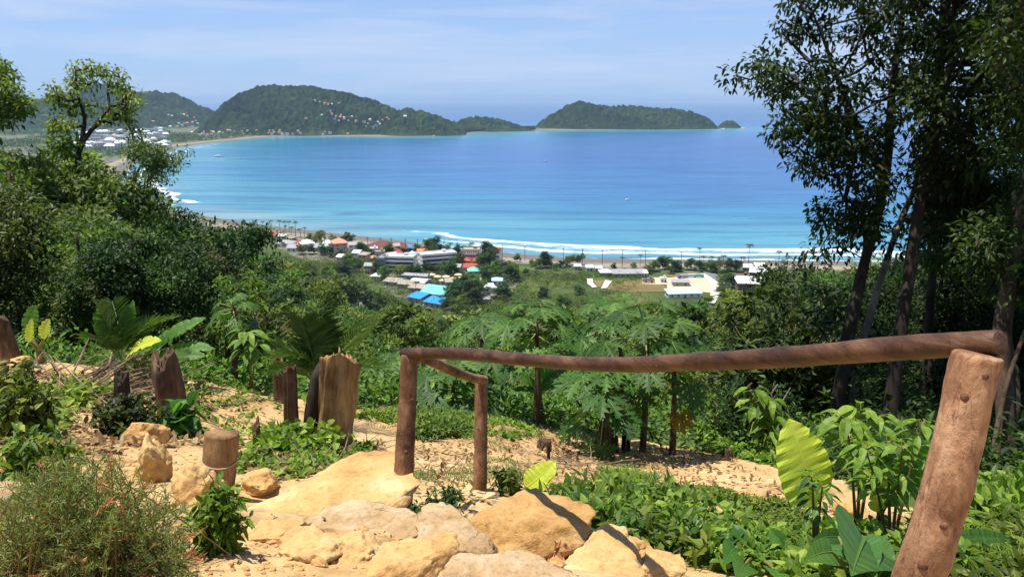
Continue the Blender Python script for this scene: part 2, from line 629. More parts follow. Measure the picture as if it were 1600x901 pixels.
# sea
ang_s = np.radians(np.linspace(-100, 100, 420))
rad_s = np.concatenate([np.arange(380, 560, 20), np.arange(560, 1000, 3.0), np.exp(np.arange(math.log(1000), math.log(4200), 0.006)), np.exp(np.linspace(math.log(4230), math.log(58000), 60))])
RR, AA = np.meshgrid(rad_s, ang_s, indexing='ij')
SX, SY = RR * np.sin(AA), RR * np.cos(AA)
SS = shore_dist(SX, SY)
mb = MB()
mb.add(np.stack([SX, SY, np.zeros_like(SX)], -1).reshape(-1, 3), [grid_faces(len(rad_s), len(ang_s))[:, ::-1]])
m, t, out = newmat("bay_water")
asd = nd(t, "ShaderNodeAttribute"); asd.attribute_name = "shore"
tc = t.nodes.new("ShaderNodeTexCoord")
big = noise_node(t, 0.0016, 4, 0.55, stretch=(0.55, 1.6, 1))
sw = noise_node(t, 0.030, 6, 0.62, stretch=(0.13, 1.0, 1), dist=0.8)
rip = noise_node(t, 0.11, 4, 0.6, stretch=(0.22, 1.0, 1))
# colour with depth: shallow turquoise to open blue
ad = nd(t, "ShaderNodeMath", operation='MULTIPLY_ADD'); ad.inputs[1].default_value = 520.0; ad.inputs[2].default_value = -260.0
t.links.new(big, ad.inputs[0])
dp = nd(t, "ShaderNodeMath", operation='ADD')
t.links.new(asd.outputs['Fac'], dp.inputs[0]); t.links.new(ad.outputs[0], dp.inputs[1])
sc_ = nd(t, "ShaderNodeMath", operation='DIVIDE'); sc_.inputs[1].default_value = 1800.0
t.links.new(dp.outputs[0], sc_.inputs[0])
deep = ramp(t, [(0.0, (0.14, 0.25, 0.28)), (0.035, (0.06, 0.235, 0.31)), (0.13, (0.018, 0.155, 0.28)), (0.27, (0.011, 0.112, 0.28)), (0.55, (0.007, 0.082, 0.27)), (1.0, (0.013, 0.082, 0.21))], sc_.outputs[0])
swr = ramp(t, [(0.36, (0.50, 0.63, 0.75)), (0.5, (1, 1, 1)), (0.64, (1.3, 1.2, 1.1))], sw)
wc = mixc(t, 1.0, deep.outputs[0], swr.outputs[0], 'MULTIPLY')
# surf: broken bands that follow the waterline
fn = noise_node(t, 0.012, 4, 0.6, stretch=(0.5, 1.4, 1))
fw = nd(t, "ShaderNodeMath", operation='MULTIPLY_ADD'); fw.inputs[1].default_value = 62.0; fw.inputs[2].default_value = -31.0
t.links.new(fn, fw.inputs[0])
fs = nd(t, "ShaderNodeMath", operation='ADD')
t.links.new(asd.outputs['Fac'], fs.inputs[0]); t.links.new(fw.outputs[0], fs.inputs[1])
f100 = nd(t, "ShaderNodeMath", operation='DIVIDE'); f100.inputs[1].default_value = 120.0
t.links.new(fs.outputs[0], f100.inputs[0])
W, K = (1, 1, 1), (0, 0, 0)
band = ramp(t, [(0.0, (0.6, 0.6, 0.6)), (0.02, (0.1, 0.1, 0.1)), (0.14, (0.20, 0.20, 0.20)), (0.18, (0.74, 0.74, 0.74)), (0.26, (0.38, 0.38, 0.38)), (0.36, (0.44, 0.44, 0.44)), (0.44, (0.86, 0.86, 0.86)), (0.48, (0.42, 0.42, 0.42)), (0.50, (0.1, 0.1, 0.1)), (0.60, K), (0.74, K)], f100.outputs[0])
fb = noise_node(t, 0.11, 8, 0.74, stretch=(0.45, 1.0, 1), dist=0.9)
asf = nd(t, "ShaderNodeAttribute"); asf.attribute_name = "surf"
bsf = mixc(t, 1.0, band.outputs[0], asf.outputs['Color'], 'MULTIPLY')
fsum = nd(t, "ShaderNodeMath", operation='ADD')
t.links.new(bsf, fsum.inputs[0]); t.links.new(fb, fsum.inputs[1])
fm = ramp(t, [(0.48, K), (0.56, (0.45, 0.45, 0.45)), (0.70, W)], None)
fsc = nd(t, "ShaderNodeMath", operation='MULTIPLY'); fsc.inputs[1].default_value = 0.56
t.links.new(fsum.outputs[0], fsc.inputs[0]); t.links.new(fsc.outputs[0], fm.inputs[0])
wcol = mixc(t, fm.outputs[0], wc, (0.80, 0.83, 0.84))
rg = mixc(t, fm.outputs[0], (0.22, 0.22, 0.22), (0.9, 0.9, 0.9))
nb = bump(t, sw, 0.5, 3.0)
nb = bump(t, rip, 0.35, 0.6, nb)
bsdf(t, out, wcol, rg, 0.22, nb)
M_SEA = m
sea = struct(mb.build("sea", M_SEA, smooth=True))
point_attr(sea.data, "shore", SS)
surf = np.interp(SX, [-460, -400, -170, -90, -20], [1.0, 0.12, 0.12, 0.55, 1.0])
surf = np.where(SY > 1000, np.interp(SY, [1000, 1400, 2000, 2500, 2900], [0.95, 0.9, 0.7, 0.4, 0.1]), surf)
surf[SY > 3000] = np.interp(SX[SY > 3000], [-300, 100, 200, 900], [0.35, 0.1, 0.5, 0.6])
point_attr(sea.data, "surf", surf)

# ------------------------------------------------------------------ far hills round the bay
HILLS = {}


def ridge_hill(name, D, sky_px, front, back, y_skew=0.0, step=6.0, seed=1, grow=1.0):
    xs = np.array([(px - 800) / FPX * (D * CP + 0.0) / CP for px, _ in sky_px])
    # sky_px gives the skyline in the photograph; convert to real heights at range D
    xx, zz = [], []
    for px, py in sky_px:
        d0 = P(px, py, 1.0) - np.array([0, 0, EYE])
        k = D / d0[1]
        xx.append(d0[0] * k)
        zz.append(EYE + d0[2] * k)
    xx, zz = np.array(xx), np.array(zz)

    def hf(x, y):
        zr = np.interp(x, xx, zz, left=-40, right=-40)
        yy = (y - D - y_skew * (x - xx.mean()))
        wd = np.where(yy < 0, front, back) * (0.45 + 0.55 * np.clip(zr / max(zz.max(), 1), 0, 1))
        g_ = np.cos(np.clip(yy / wd, -1, 1) * np.pi / 2) ** 1.35
        p = np.stack([x, y, 0 * x], -1)
        rel = 1 + (0.34 * fbm(p / 170.0, 3, seed) - 0.12) * np.clip(np.abs(yy) / 160, 0, 1) ** 1.3
        return np.where(np.abs(yy) < wd, zr * g_ * rel, -5) - 1.5 * (1 - g_)

    HILLS[name] = (hf, xx.min(), xx.max(), D - front, D + back)
    gx = np.arange(xx.min() - 30, xx.max() + 30, step)
    gy = np.arange(D - front, D + back * 0.6, step)
    X, Y = np.meshgrid(gx, gy, indexing='ij')
    Z = hf(X, Y)
    p = np.stack([X, Y, 0 * X], -1)
    crowns = 1 - np.abs(noise3(p / 17.0, seed + 5)) * 1.6
    Z = Z + np.where(Z > 3, 1.0, 0.2) * (10.0 * crowns + 7.0 * fbm(p / 11.0, 2, seed + 9)) * np.clip(Z / 25, 0.15, 1)
    b_ = MB()
    b_.add(np.stack([X, Y, Z], -1).reshape(-1, 3), [grid_faces(len(gx), len(gy))])
    return struct(b_.build(name, M_FOREST, smooth=False))


m, t, out = newmat("far_forest")
n1 = noise_node(t, 0.045, 6, 0.7)
n2 = noise_node(t, 0.006, 4, 0.6)
rp = ramp(t, [(0.3, (0.006, 0.014, 0.005)), (0.5, (0.017, 0.036, 0.011)), (0.7, (0.045, 0.072, 0.020))], n1)
st = ramp(t, [(0.36, (0.55, 0.62, 0.6)), (0.5, (1, 1, 1)), (0.62, (1.5, 1.35, 1.1)), (0.70, (2.4, 1.9, 1.5))], n2)
bsdf(t, out, mixc(t, 1.0, rp.outputs[0], st.outputs[0], 'MULTIPLY'), 0.9, 0.1, bump(t, n1, 0.8, 6.0))
M_FOREST = m

ridge_hill("headland_hill", 3260, [(318, 203), (335, 188), (352, 170), (380, 149), (410, 138), (440, 139), (470, 139), (500, 143), (540, 149), (580, 158), (605, 169), (620, 176), (650, 184), (690, 196), (725, 209)], 345, 420, 0.02, 6.0, 3)
ridge_hill("headland_spur", 3080, [(590, 208), (612, 182), (635, 172), (660, 178), (690, 186), (712, 195), (728, 209)], 165, 300, 0.0, 6.0, 13)
ridge_hill("western_hill", 4100, [(-120, 190), (0, 172), (40, 160), (70, 156), (110, 146), (150, 134), (185, 140), (220, 148), (250, 149), (275, 158), (300, 168), (325, 180), (350, 196), (370, 206)], 720, 700, 0.0, 10.0, 23)
ridge_hill("saddle_hill", 3520, [(700, 200), (725, 188), (745, 185), (765, 187), (790, 192), (815, 199), (838, 205)], 190, 220, 0.0, 6.0, 33)
ridge_hill("island_hill", 3790, [(828, 203), (845, 192), (865, 180), (885, 167), (903, 161), (925, 165), (950, 169), (985, 167), (1020, 171), (1060, 174), (1085, 178), (1105, 187), (1121, 199)], 215, 260, 0.03, 6.0, 43)
ridge_hill("islet_hill", 3900, [(1112, 204), (1124, 197), (1134, 192), (1146, 192), (1155, 197), (1168, 203)], 90, 90, 0.0, 5.0, 53)


def far_ground(x, y):
    z = ground(x, y)
    for hf, x0, x1, y0, y1 in HILLS.values():
        mk = (x > x0) & (x < x1) & (y > y0) & (y < y1)
        if np.any(mk):
            z[mk] = np.maximum(z[mk], hf(x[mk], y[mk]) + 2)
    return z


# air over the bay
hz = MB()
hz.box(0, 0, -8.0, 124000, 124000, 300.0)
m, t, out = newmat("sea_haze")
pv = t.nodes.new("ShaderNodeVolumePrincipled")
pv.inputs['Color'].default_value = (0.50, 0.72, 1.0, 1)
pv.inputs['Density'].default_value = 0.00005
pv.inputs['Anisotropy'].default_value = 0.0
t.links.new(pv.outputs[0], out.inputs['Volume'])
struct(hz.build("haze", m), 'stuff')

# ------------------------------------------------------------------ plant builders
M_LEAF_DARK = leaf_mat("deep_green_leaves", (0.016, 0.042, 0.008), (0.048, 0.100, 0.015), (0.115, 0.185, 0.030), 0.28, vary=0.5)
M_LEAF_MID = leaf_mat("mid_green_leaves", (0.028, 0.066, 0.010), (0.082, 0.160, 0.020), (0.175, 0.265, 0.040), 0.33, vary=0.5)
M_LEAF_YEL = leaf_mat("yellow_green_leaves", (0.052, 0.092, 0.012), (0.135, 0.200, 0.024), (0.26, 0.32, 0.050), 0.34)
M_LEAF_OLIVE = leaf_mat("olive_leaves", (0.030, 0.056, 0.011), (0.080, 0.130, 0.022), (0.18, 0.235, 0.045), 0.3)
M_LEAF_SHADE = leaf_mat("shade_dark_leaves", (0.009, 0.022, 0.005), (0.023, 0.052, 0.009), (0.060, 0.110, 0.018), 0.34, rough=0.5, spec=0.22)  # shade of the right-hand wood put into the leaf colour
M_WEED = leaf_mat("weed_leaves", (0.06, 0.115, 0.012), (0.135, 0.24, 0.024), (0.27, 0.38, 0.05), 0.36, spec=0.25, vary=0.1)
M_BANANA = leaf_mat("banana_leaf_green", (0.035, 0.10, 0.018), (0.075, 0.19, 0.03), (0.15, 0.29, 0.05), 0.4, vary=0.08)
M_BANANA_YEL = leaf_mat("young_banana_leaf", (0.38, 0.50, 0.04), (0.56, 0.66, 0.07), (0.66, 0.72, 0.12), 0.42, tcol=(1.25, 1.25, 0.5), vary=0.05)
M_PAPAYA = leaf_mat("papaya_leaf_green", (0.020, 0.060, 0.012), (0.055, 0.130, 0.020), (0.17, 0.29, 0.06), 0.34, rough=0.5, spec=0.25, vary=0.1)
M_PALM = leaf_mat("palm_leaflets", (0.020, 0.052, 0.012), (0.055, 0.12, 0.025), (0.16, 0.25, 0.06), 0.3, vary=0.12)
M_BRUSH = leaf_mat("bottlebrush_leaves", (0.070, 0.11, 0.032), (0.145, 0.21, 0.052), (0.29, 0.34, 0.11), 0.3, vary=0.05)
M_BRUSH_TIP = leaf_mat("bottlebrush_new_tips", (0.38, 0.10, 0.05), (0.50, 0.17, 0.09), (0.55, 0.27, 0.15), 0.3, vary=0.05)
M_TARO = leaf_mat("broad_glossy_leaf", (0.03, 0.085, 0.014), (0.065, 0.16, 0.028), (0.13, 0.25, 0.05), 0.3, rough=0.42, spec=0.3, vary=0.1)
M_DRY = leaf_mat("dry_leaves", (0.12, 0.07, 0.032), (0.24, 0.15, 0.07), (0.42, 0.31, 0.17), 0.15, tcol=(1, 0.9, 0.7), rough=0.75, spec=0.15, vary=0.05)
M_BARK_DARK = bark_mat("dark_bark", (0.018, 0.014, 0.010), (0.045, 0.034, 0.025), (0.10, 0.08, 0.06), 5)
M_BARK_BROWN = bark_mat("brown_bark", (0.045, 0.030, 0.020), (0.11, 0.075, 0.05), (0.20, 0.15, 0.11), 6)
M_BARK_PALE = bark_mat("pale_bark", (0.10, 0.085, 0.065), (0.20, 0.175, 0.14), (0.32, 0.29, 0.24), 5)


def leaves(mb_, centers, k, rad, length, width, droop=0.35, flat=0.5, seed=0, tint0=None, detail=False, squash=0.8, mat=0):
    """k leaves round every centre; each leaf a folded blade"""
    r = np.random.default_rng(seed)
    c = np.repeat(np.asarray(centers, float), k, axis=0)
    n = len(c)
    off = norm(r.normal(size=(n, 3))) * (r.random((n, 1)) ** 0.45)
    off[:, 2] *= squash
    rr = np.repeat(np.resize(rad, len(centers)), k)[:, None] if np.ndim(rad) else rad
    base = c + off * rr
    d = norm(off + 0.7 * r.normal(size=(n, 3)) + np.array([0, 0, -droop]))
    up = norm(np.array([0, 0, 1.0]) * flat * 2 + r.normal(size=(n, 3)) * (1 - flat) + off * 0.5)
    side = norm(np.cross(d, up))
    nn = np.cross(side, d)
    ln = length * r.uniform(0.65, 1.25, (n, 1))
    wd = width * r.uniform(0.75, 1.2, (n, 1))
    tint = np.clip(0.45 + 0.22 * r.normal(size=n) + 0.22 * np.repeat(r.normal(size=len(centers)), k), 0, 1)
    if tint0 is not None:
        tint = np.clip(tint + tint0, 0, 1)
    if detail:
        dr = np.array([0, 0, -1.0]) * ln * 0.16
        vs_ = np.stack([base, base + d * ln * 0.38 + side * wd * 0.5 + nn * wd * 0.16, base + d * ln * 0.42, base + d * ln * 0.38 - side * wd * 0.5 + nn * wd * 0.16,
                        base + d * ln * 0.74 + side * wd * 0.34 + nn * wd * 0.1 + dr * 0.5, base + d * ln * 0.76 + dr * 0.5, base + d * ln * 0.74 - side * wd * 0.34 + nn * wd * 0.1 + dr * 0.5, base + d * ln + dr], 1)
        i = np.arange(n)[:, None] * 8
        tri = np.concatenate([i + np.array([[0, 2, 1]]), i + np.array([[0, 3, 2]]), i + np.array([[4, 5, 7]]), i + np.array([[5, 6, 7]])])
        qd = np.concatenate([i + np.array([[1, 2, 5, 4]]), i + np.array([[2, 3, 6, 5]])])
        mb_.add(vs_.reshape(-1, 3), [tri, qd], tint, mat)
    else:
        mid = base + d * ln * 0.45
        vs_ = np.stack([base, mid + side * wd * 0.5 + nn * wd * 0.18, base + d * ln, mid - side * wd * 0.5 + nn * wd * 0.18], 1)
        i = np.arange(n)[:, None] * 4
        mb_.add(vs_.reshape(-1, 3), [np.concatenate([i + np.array([[0, 2, 1]]), i + np.array([[0, 3, 2]])])], tint, mat)


def blob_clusters(n, rx, ry, rz, seed, hollow=0.45, lumps=7):
    """cluster centres filling an irregular crown made of several uneven lobes (base of crown at z=0)"""
    r = np.random.default_rng(seed)
    lob = norm(r.normal(size=(lumps, 3))) * r.uniform(0.35, 0.7, (lumps, 1))
    lr = r.uniform(0.32, 0.58, lumps)
    out_ = []
    while len(out_) < n:
        k = r.integers(lumps)
        q = lob[k] + lr[k] * norm(r.normal(size=3)) * r.uniform(hollow, 1.0)
        if q[2] > -0.75:
            out_.append(q)
    q = np.array(out_) * np.array([rx, ry, rz])
    q[:, 2] += rz * 0.75
    return q


def tree_wood(mb_, trunks, clusters, r_tip=0.02, frac=0.4, power=0.5, sides=6, up_pen=1.5, rough=0.12, seed=0):
    """trunks: list of (points, radii).  Branches run from the trunks out to every leaf cluster, joining one another on the way"""
    nodes, parent, trunk_end = [], [], []
    for pts, rad in trunks:
        pts = np.asarray(pts, float)
        s = np.concatenate([[0], np.cumsum(np.linalg.norm(np.diff(pts, axis=0), axis=1))])
        u = np.linspace(0, s[-1], 22)
        sm = np.stack([np.interp(u, s, pts[:, k]) for k in range(3)], -1)
        for _ in range(2):
            sm[1:-1] = 0.25 * sm[:-2] + 0.5 * sm[1:-1] + 0.25 * sm[2:]
        rr = np.interp(u, np.linspace(0, s[-1], len(rad)), rad)
        mb_.tube(sm, rr, 10, True, rough=rough, seed=seed)
        i0 = int(22 * frac)
        for k in range(i0, 22):
            nodes.append(sm[k])
            parent.append(-1)
            trunk_end.append(rr[k])
    cl = np.asarray(clusters, float)
    nd0 = np.array(nodes)
    order = np.argsort([np.min(np.linalg.norm(nd0 - c, axis=1)) for c in cl])
    kids = [0] * len(nodes)
    edges = []
    for ci in order:
        c = cl[ci]
        na = np.array(nodes)
        dv = c - na
        dist = np.linalg.norm(dv, axis=1) + up_pen * np.maximum(-dv[:, 2], 0) * 0.6
        j = int(np.argmin(dist))
        nodes.append(c)
        parent.append(j)
        kids.append(0)
        trunk_end.append(None)
        edges.append((j, len(nodes) - 1))
    cnt = [1] * len(nodes)
    for j, k in reversed(edges):
        cnt[j] += cnt[k]
    r = np.random.default_rng(seed)
    for j, k in edges:
        a, b = nodes[j], nodes[k]
        ln = np.linalg.norm(b - a)
        mid = (a + b) / 2 + r.normal(size=3) * ln * 0.07 + np.array([0, 0, -0.06 * ln])
        rb = r_tip * cnt[k] ** power
        ra = min(rb * 1.35, trunk_end[j] * 0.8) if trunk_end[j] else rb * 1.25
        mb_.tube([a, (a + mid) / 2 + np.array([0, 0, -0.01 * ln]), mid, b], [max(ra, rb), (ra + rb) / 2, rb, rb * 0.8], sides if rb > 2 * r_tip else 4, False)


def make_tree_mesh(name, height, crown_w, crown_h, n_cl, k, leaf_l, leaf_w, seed, mat, bark, cl_r=None, detail=False, trunk_r=None, lumps=7, hollow=0.45, droop=0.35, r_tip=0.018, flat=0.5):
    """crown mesh and trunk mesh of one kind of tree, its foot at the origin"""
    cl = blob_clusters(n_cl, crown_w / 2, crown_w / 2, crown_h / 2 / 0.875, seed, hollow, lumps)
    cl[:, 2] += height - crown_h
    cb = MB()
    leaves(cb, cl, k, cl_r or crown_w * 0.085, leaf_l, leaf_w, droop, flat, seed + 1, None, detail, 0.62)
    r = np.random.default_rng(seed + 2)
    tr = trunk_r or height * 0.02
    lean = r.normal(size=2) * height * 0.04
    pts = [(0, 0, -0.6), (lean[0] * 0.2, lean[1] * 0.2, height * 0.25), (lean[0] * 0.7, lean[1] * 0.6, height * 0.5), (lean[0], lean[1], height * 0.85)]
    wb = MB()
    tree_wood(wb, [(pts, [tr * 1.35, tr, tr * 0.75, tr * 0.3])], cl, r_tip, 0.35, 0.45, 5, seed=seed)
    return cb.mesh(name + "_crown", mat), wb.mesh(name + "_trunk", bark, True)


def place_tree(meshes, name, loc, s, rz, label, cat, group, sz=1.0, wood=True):
    cm, wm = meshes
    o = thing(name, label, cat, loc, rz, group)
    o.scale = (s, s, s * sz)
    link("crown", cm, o)
    if wood:
        link("trunk", wm, o)
    return o


def strip_leaf(mb_, path, up, width, shape, fold=0.3, tears=0.0, wave=0.0, n=22, seed=0, tint=0.5, droop_edge=0.0, back=0.0, mat=0):
    """a broad leaf: a midrib path with two lamina halves of the given width profile"""
    r = np.random.default_rng(seed)
    path = np.asarray(path, float)
    s = np.linspace(0, 1, len(path))
    u = np.linspace(0, 1, n)
    mid = np.stack([np.interp(u, s, path[:, k]) for k in range(3)], -1)
    for _ in range(3):
        mid[1:-1] = 0.25 * mid[:-2] + 0.5 * mid[1:-1] + 0.25 * mid[2:]
    tan = norm(np.gradient(mid, axis=0))
    side = norm(np.cross(tan, np.asarray(up, float)[None, :]))
    nn = np.cross(side, tan)
    w = width * 0.5 * np.interp(u, np.linspace(0, 1, len(shape)), shape)
    for sg in (1, -1):
        cut = r.random(n) < tears
        for i in range(n - 1):
            w0, w1 = w[i], w[i + 1]
            if cut[i]:
                w0 *= 0.72
            if cut[i + 1]:
                w1 *= 0.8
            wv0, wv1 = wave * math.sin(i * 1.9 + sg), wave * math.sin((i + 1) * 1.9 + sg)
            bk0, bk1 = -tan[i] * back * w0, -tan[i + 1] * back * w1

            def ring(j, ww, f, wv, bk):
                e = side[j] * sg * ww * f * math.cos(fold) + nn[j] * (ww * f * math.sin(fold) - droop_edge * ww * f * f + wv * width * f) + bk * f
                return mid[j] + e
            v = [mid[i], mid[i + 1], ring(i + 1, w1, 0.5, wv1 * 0.5, bk1), ring(i, w0, 0.5, wv0 * 0.5, bk0), ring(i + 1, w1, 1, wv1, bk1), ring(i, w0, 1, wv0, bk0)]
            f = np.array([(0, 1, 2, 3), (3, 2, 4, 5)])
            if sg < 0:
                f = f[:, ::-1]
            mb_.add(v, [f], float(np.clip(tint + 0.10 * r.normal() + (0.06 if i % 2 else -0.06), 0, 1)), mat)
    mb_.tube(mid, np.linspace(width * 0.035, width * 0.008, n), 5, False, tint=min(1, tint + 0.35), mat=mat)


def bez(a, b, c, n=10):
    a, b, c = (np.asarray(q, float) for q in (a, b, c))
    t_ = np.linspace(0, 1, n)[:, None]
    return a * (1 - t_) ** 2 + 2 * b * t_ * (1 - t_) + c * t_ ** 2


BANANA_SHAPE = [0.05, 0.55, 0.85, 0.97, 1.0, 1.0, 0.98, 0.93, 0.85, 0.7, 0.45, 0.05]
HEART_SHAPE = [0.75, 0.98, 1.0, 0.96, 0.86, 0.72, 0.54, 0.34, 0.15, 0.01]
OVAL_SHAPE = [0.05, 0.5, 0.8, 0.96, 1.0, 0.94, 0.8, 0.6, 0.32, 0.02]


def palm_frond(mb_, a, b, c, leaflet, pairs=30, seed=0, tint=0.5, r0=0.012, width=0.02, lift=0.25):
    r = np.random.default_rng(seed)
    pts = bez(a, b, c, 16)
    mb_.tube(pts, np.linspace(r0, r0 * 0.25, 16), 5, False, tint=min(1, tint + 0.3))
    tan = norm(np.gradient(pts, axis=0))
    for k in range(pairs):
        u = 0.16 + 0.84 * (k + 0.5) / pairs
        i = u * 15
        j = min(int(i), 14)
        p = pts[j] + (pts[j + 1] - pts[j]) * (i - j)
        t_ = tan[j]
        sd = norm(np.cross(t_, [0, 0, 1]))
        n_ = np.cross(sd, t_)
        ln = leaflet * (math.sin(math.pi * min(1, 0.12 + 0.8 * u)) ** 0.6) * r.uniform(0.85, 1.1)
        for sg in (1, -1):
            d = norm(t_ * (0.45 + 0.6 * u) + sg * sd * 0.9 + n_ * (lift + 0.12 * r.normal()))
            m1 = p + d * ln * 0.45
            e = p + d * ln + np.array([0, 0, -0.22 * ln])
            ww = np.cross(d, n_) * width * 0.5
            mb_.add([p, m1 + ww, e, m1 - ww], [np.array([(0, 2, 1), (0, 3, 2)])], float(np.clip(tint + 0.15 * r.normal(), 0, 1)))


def papaya_leaf(mb_, c, nrm_, fwd, size, seed=0, tint=0.5):
    """a hand-shaped papaya leaf: nine lobes, each cut into smaller points"""
    r = np.random.default_rng(seed)
    n_ = norm(nrm_)
    f_ = norm(np.asarray(fwd) - np.dot(fwd, n_) * n_)
    s_ = np.cross(n_, f_)
    for k, a in enumerate(np.radians([-150, -108, -70, -34, 0, 34, 70, 108, 150])):
        ln = size * 0.5 * (1.0, 1.1, 1.2, 1.3, 1.4, 1.3, 1.2, 1.1, 1.0)[k] * r.uniform(0.9, 1.08) * (0.72 if abs(a) > 2 else 1)
        d = f_ * math.cos(a) + s_ * math.sin(a)
        q = -f_ * math.sin(a) + s_ * math.cos(a)
        prof_ = [(0.0, 0.02, 0), (0.2, 0.085, 0), (0.36, 0.07, 0), (0.5, 0.26, 0.14), (0.53, 0.08, 0), (0.68, 0.24, 0.15), (0.72, 0.06, 0), (0.86, 0.13, 0.1), (0.88, 0.045, 0), (1.0, 0.0, 0.03)]
        mids = [c + d * ln * u + n_ * (-0.22 * ln * u * u) for u, _, _ in prof_]
        tn = float(np.clip(tint + 0.12 * r.normal(), 0, 1))
        for sg in (1, -1):
            ed = [m_ + q * sg * ln * w_ + d * ln * fw_ * 0.6 + n_ * 0.10 * ln * w_ for m_, (u, w_, fw_) in zip(mids, prof_)]
            v = mids + ed
            nn_ = len(prof_)
            fcs = np.array([(i, i + 1, nn_ + i + 1, nn_ + i) for i in range(nn_ - 1)])
            mb_.add(v, [fcs if sg > 0 else fcs[:, ::-1]], tn)
        mb_.tube(mids[:8], np.linspace(size * 0.008, size * 0.003, 8), 3, False, tint=min(1.0, tint + 0.5))


def shrub_meshes(name, w, h, stems, k, leaf_l, leaf_w, seed, detail=True, spread=1.0, droop=0.1, per=5):
    """leafy stems that rise and spread from one foot"""
    r = np.random.default_rng(seed)
    sb, lb = MB(), MB()
    cs = []
    for i in range(stems):
        a = r.uniform(0, 2 * np.pi)
        q = r.uniform(0.1, 1.0) ** 0.6 * spread
        tip = np.array([math.cos(a) * w / 2 * q, math.sin(a) * w / 2 * q, h * (1.02 - 0.45 * q * q) * r.uniform(0.75, 1.0)])
        mid = np.array([tip[0] * 0.35, tip[1] * 0.35, tip[2] * 0.6])
        pts = bez((0.02 * math.cos(a), 0.02 * math.sin(a), -0.05), mid, tip, 7)
        sb.tube(pts, np.linspace(0.006, 0.002, 7) * (h / 0.4) ** 0.5, 5, False)
        for u in np.linspace(0.3, 1.0, per):
            cs.append(pts[min(6, int(u * 6))] + r.normal(size=3) * 0.02 * h)
    leaves(lb, np.array(cs), k, leaf_l * 0.45, leaf_l, leaf_w, droop, 0.55, seed + 1, None, detail)
    return sb, lb


def rock_mesh(name, sx, sy, sz, seed, mat, facets=9, level=4, rough=0.06, flat_top=None):
    """a weathered boulder: a ball cut by random planes, then eroded"""
    import bmesh
    r = np.random.default_rng(seed)
    bm = bmesh.new()
    bmesh.ops.create_icosphere(bm, subdivisions=level, radius=1.0)
    me = bpy.data.meshes.new(name)
    bm.to_mesh(me)
    bm.free()
    n = len(me.vertices)
    v = np.zeros(n * 3, np.float32)
    me.vertices.foreach_get("co", v)
    v = v.reshape(-1, 3).astype(float)
    v = v * (1 + 0.16 * fbm(v * 1.1 + seed, 2, seed)[:, None])
    for i in range(facets):
        d = norm(r.normal(size=3))
        o_ = r.uniform(0.52, 0.82)
        e = v @ d - o_
        v = v - np.maximum(e, 0)[:, None] * d * 0.97
    if flat_top:
        e = v[:, 2] - flat_top
        v[:, 2] -= np.maximum(e, 0) * 0.85
    v = v * (1 + rough * fbm(v * 3.2 + seed * 3.1, 6, seed + 3, 0.62)[:, None] - 0.075 * np.clip(1 - 5 * np.abs(noise3(v * 1.7 + seed * 1.3, seed + 8)), 0, 1)[:, None])
    v = v * np.array([sx, sy, sz]) / 2
    me.vertices.foreach_set("co", v.astype(np.float32).ravel())
    me.polygons.foreach_set("use_smooth", np.ones(len(me.polygons), bool))
    me.materials.append(mat)
    me.update()
    return me


def scatter(poly, n, seed=0):
    """points on the ground inside a photo polygon (they are spread in depth by the ground itself)"""
    r = np.random.default_rng(seed)
    poly = np.asarray(poly, float)
    lo, hi = poly.min(0), poly.max(0)
    out_ = []
    g_ = 12
    cache = {}
    corners = [hit(px, py) for px, py in poly]
    corners = np.array([c for c in corners if c is not None])
    w = corners[:, :2]
    lo, hi = w.min(0), w.max(0)
    while len(out_) < n:
        q = lo + (hi - lo) * r.random((4 * n, 2))
        q = q[inpoly(q[:, 0], q[:, 1], w)]
        out_.extend(q.tolist())
    q = np.array(out_[:n])
    return np.column_stack([q, ground(q[:, 0], q[:, 1])])

# ------------------------------------------------------------------ the clearing: stones, rails, stumps
m, t, out = newmat("yellow_sandstone")
n1 = noise_node(t, 2.6, 6, 0.62, dist=0.3)
n2 = noise_node(t, 26, 6, 0.7)
n3 = noise_node(t, 7.0, 5, 0.6)
rp = ramp(t, [(0.28, (0.30, 0.165, 0.062)), (0.42, (0.50, 0.305, 0.115)), (0.55, (0.58, 0.39, 0.17)), (0.66, (0.64, 0.49, 0.28)), (0.78, (0.42, 0.32, 0.215))], n1)
gr = ramp(t, [(0.3, (0.68, 0.62, 0.56)), (0.48, (1, 0.99, 0.97)), (0.75, (1.12, 1.1, 1.06))], n2)
oi = t.nodes.new("ShaderNodeObjectInfo")
vr = ramp(t, [(0.0, (0.80, 0.74, 0.68)), (0.5, (1.0, 0.97, 0.95)), (1.0, (1.04, 1.08, 1.18))], oi.outputs['Random'])
c = mixc(t, 1.0, rp.outputs[0], gr.outputs[0], 'MULTIPLY')
c = mixc(t, 1.0, c, vr.outputs[0], 'MULTIPLY')
nb = bump(t, n3, 0.8, 0.035)
nb = bump(t, n2, 0.8, 0.012, nb)
bsdf(t, out, c, 0.85, 0.2, nb)
M_ROCK = m
m, t, out = newmat("grey_crusted_stone")
n1 = noise_node(t, 3.5, 6, 0.65, dist=0.5)
n2 = noise_node(t, 30, 6, 0.7)
rp = ramp(t, [(0.3, (0.28, 0.175, 0.085)), (0.46, (0.43, 0.29, 0.15)), (0.58, (0.50, 0.385, 0.24)), (0.74, (0.58, 0.40, 0.18))], n1)
gr = ramp(t, [(0.3, (0.65, 0.6, 0.56)), (0.5, (1, 1, 1)), (0.75, (1.12, 1.1, 1.08))], n2)
nb = bump(t, n1, 0.8, 0.04)
nb = bump(t, n2, 0.9, 0.014, nb)
bsdf(t, out, mixc(t, 1.0, rp.outputs[0], gr.outputs[0], 'MULTIPLY'), 0.9, 0.15, nb)
M_ROCK_GREY = m

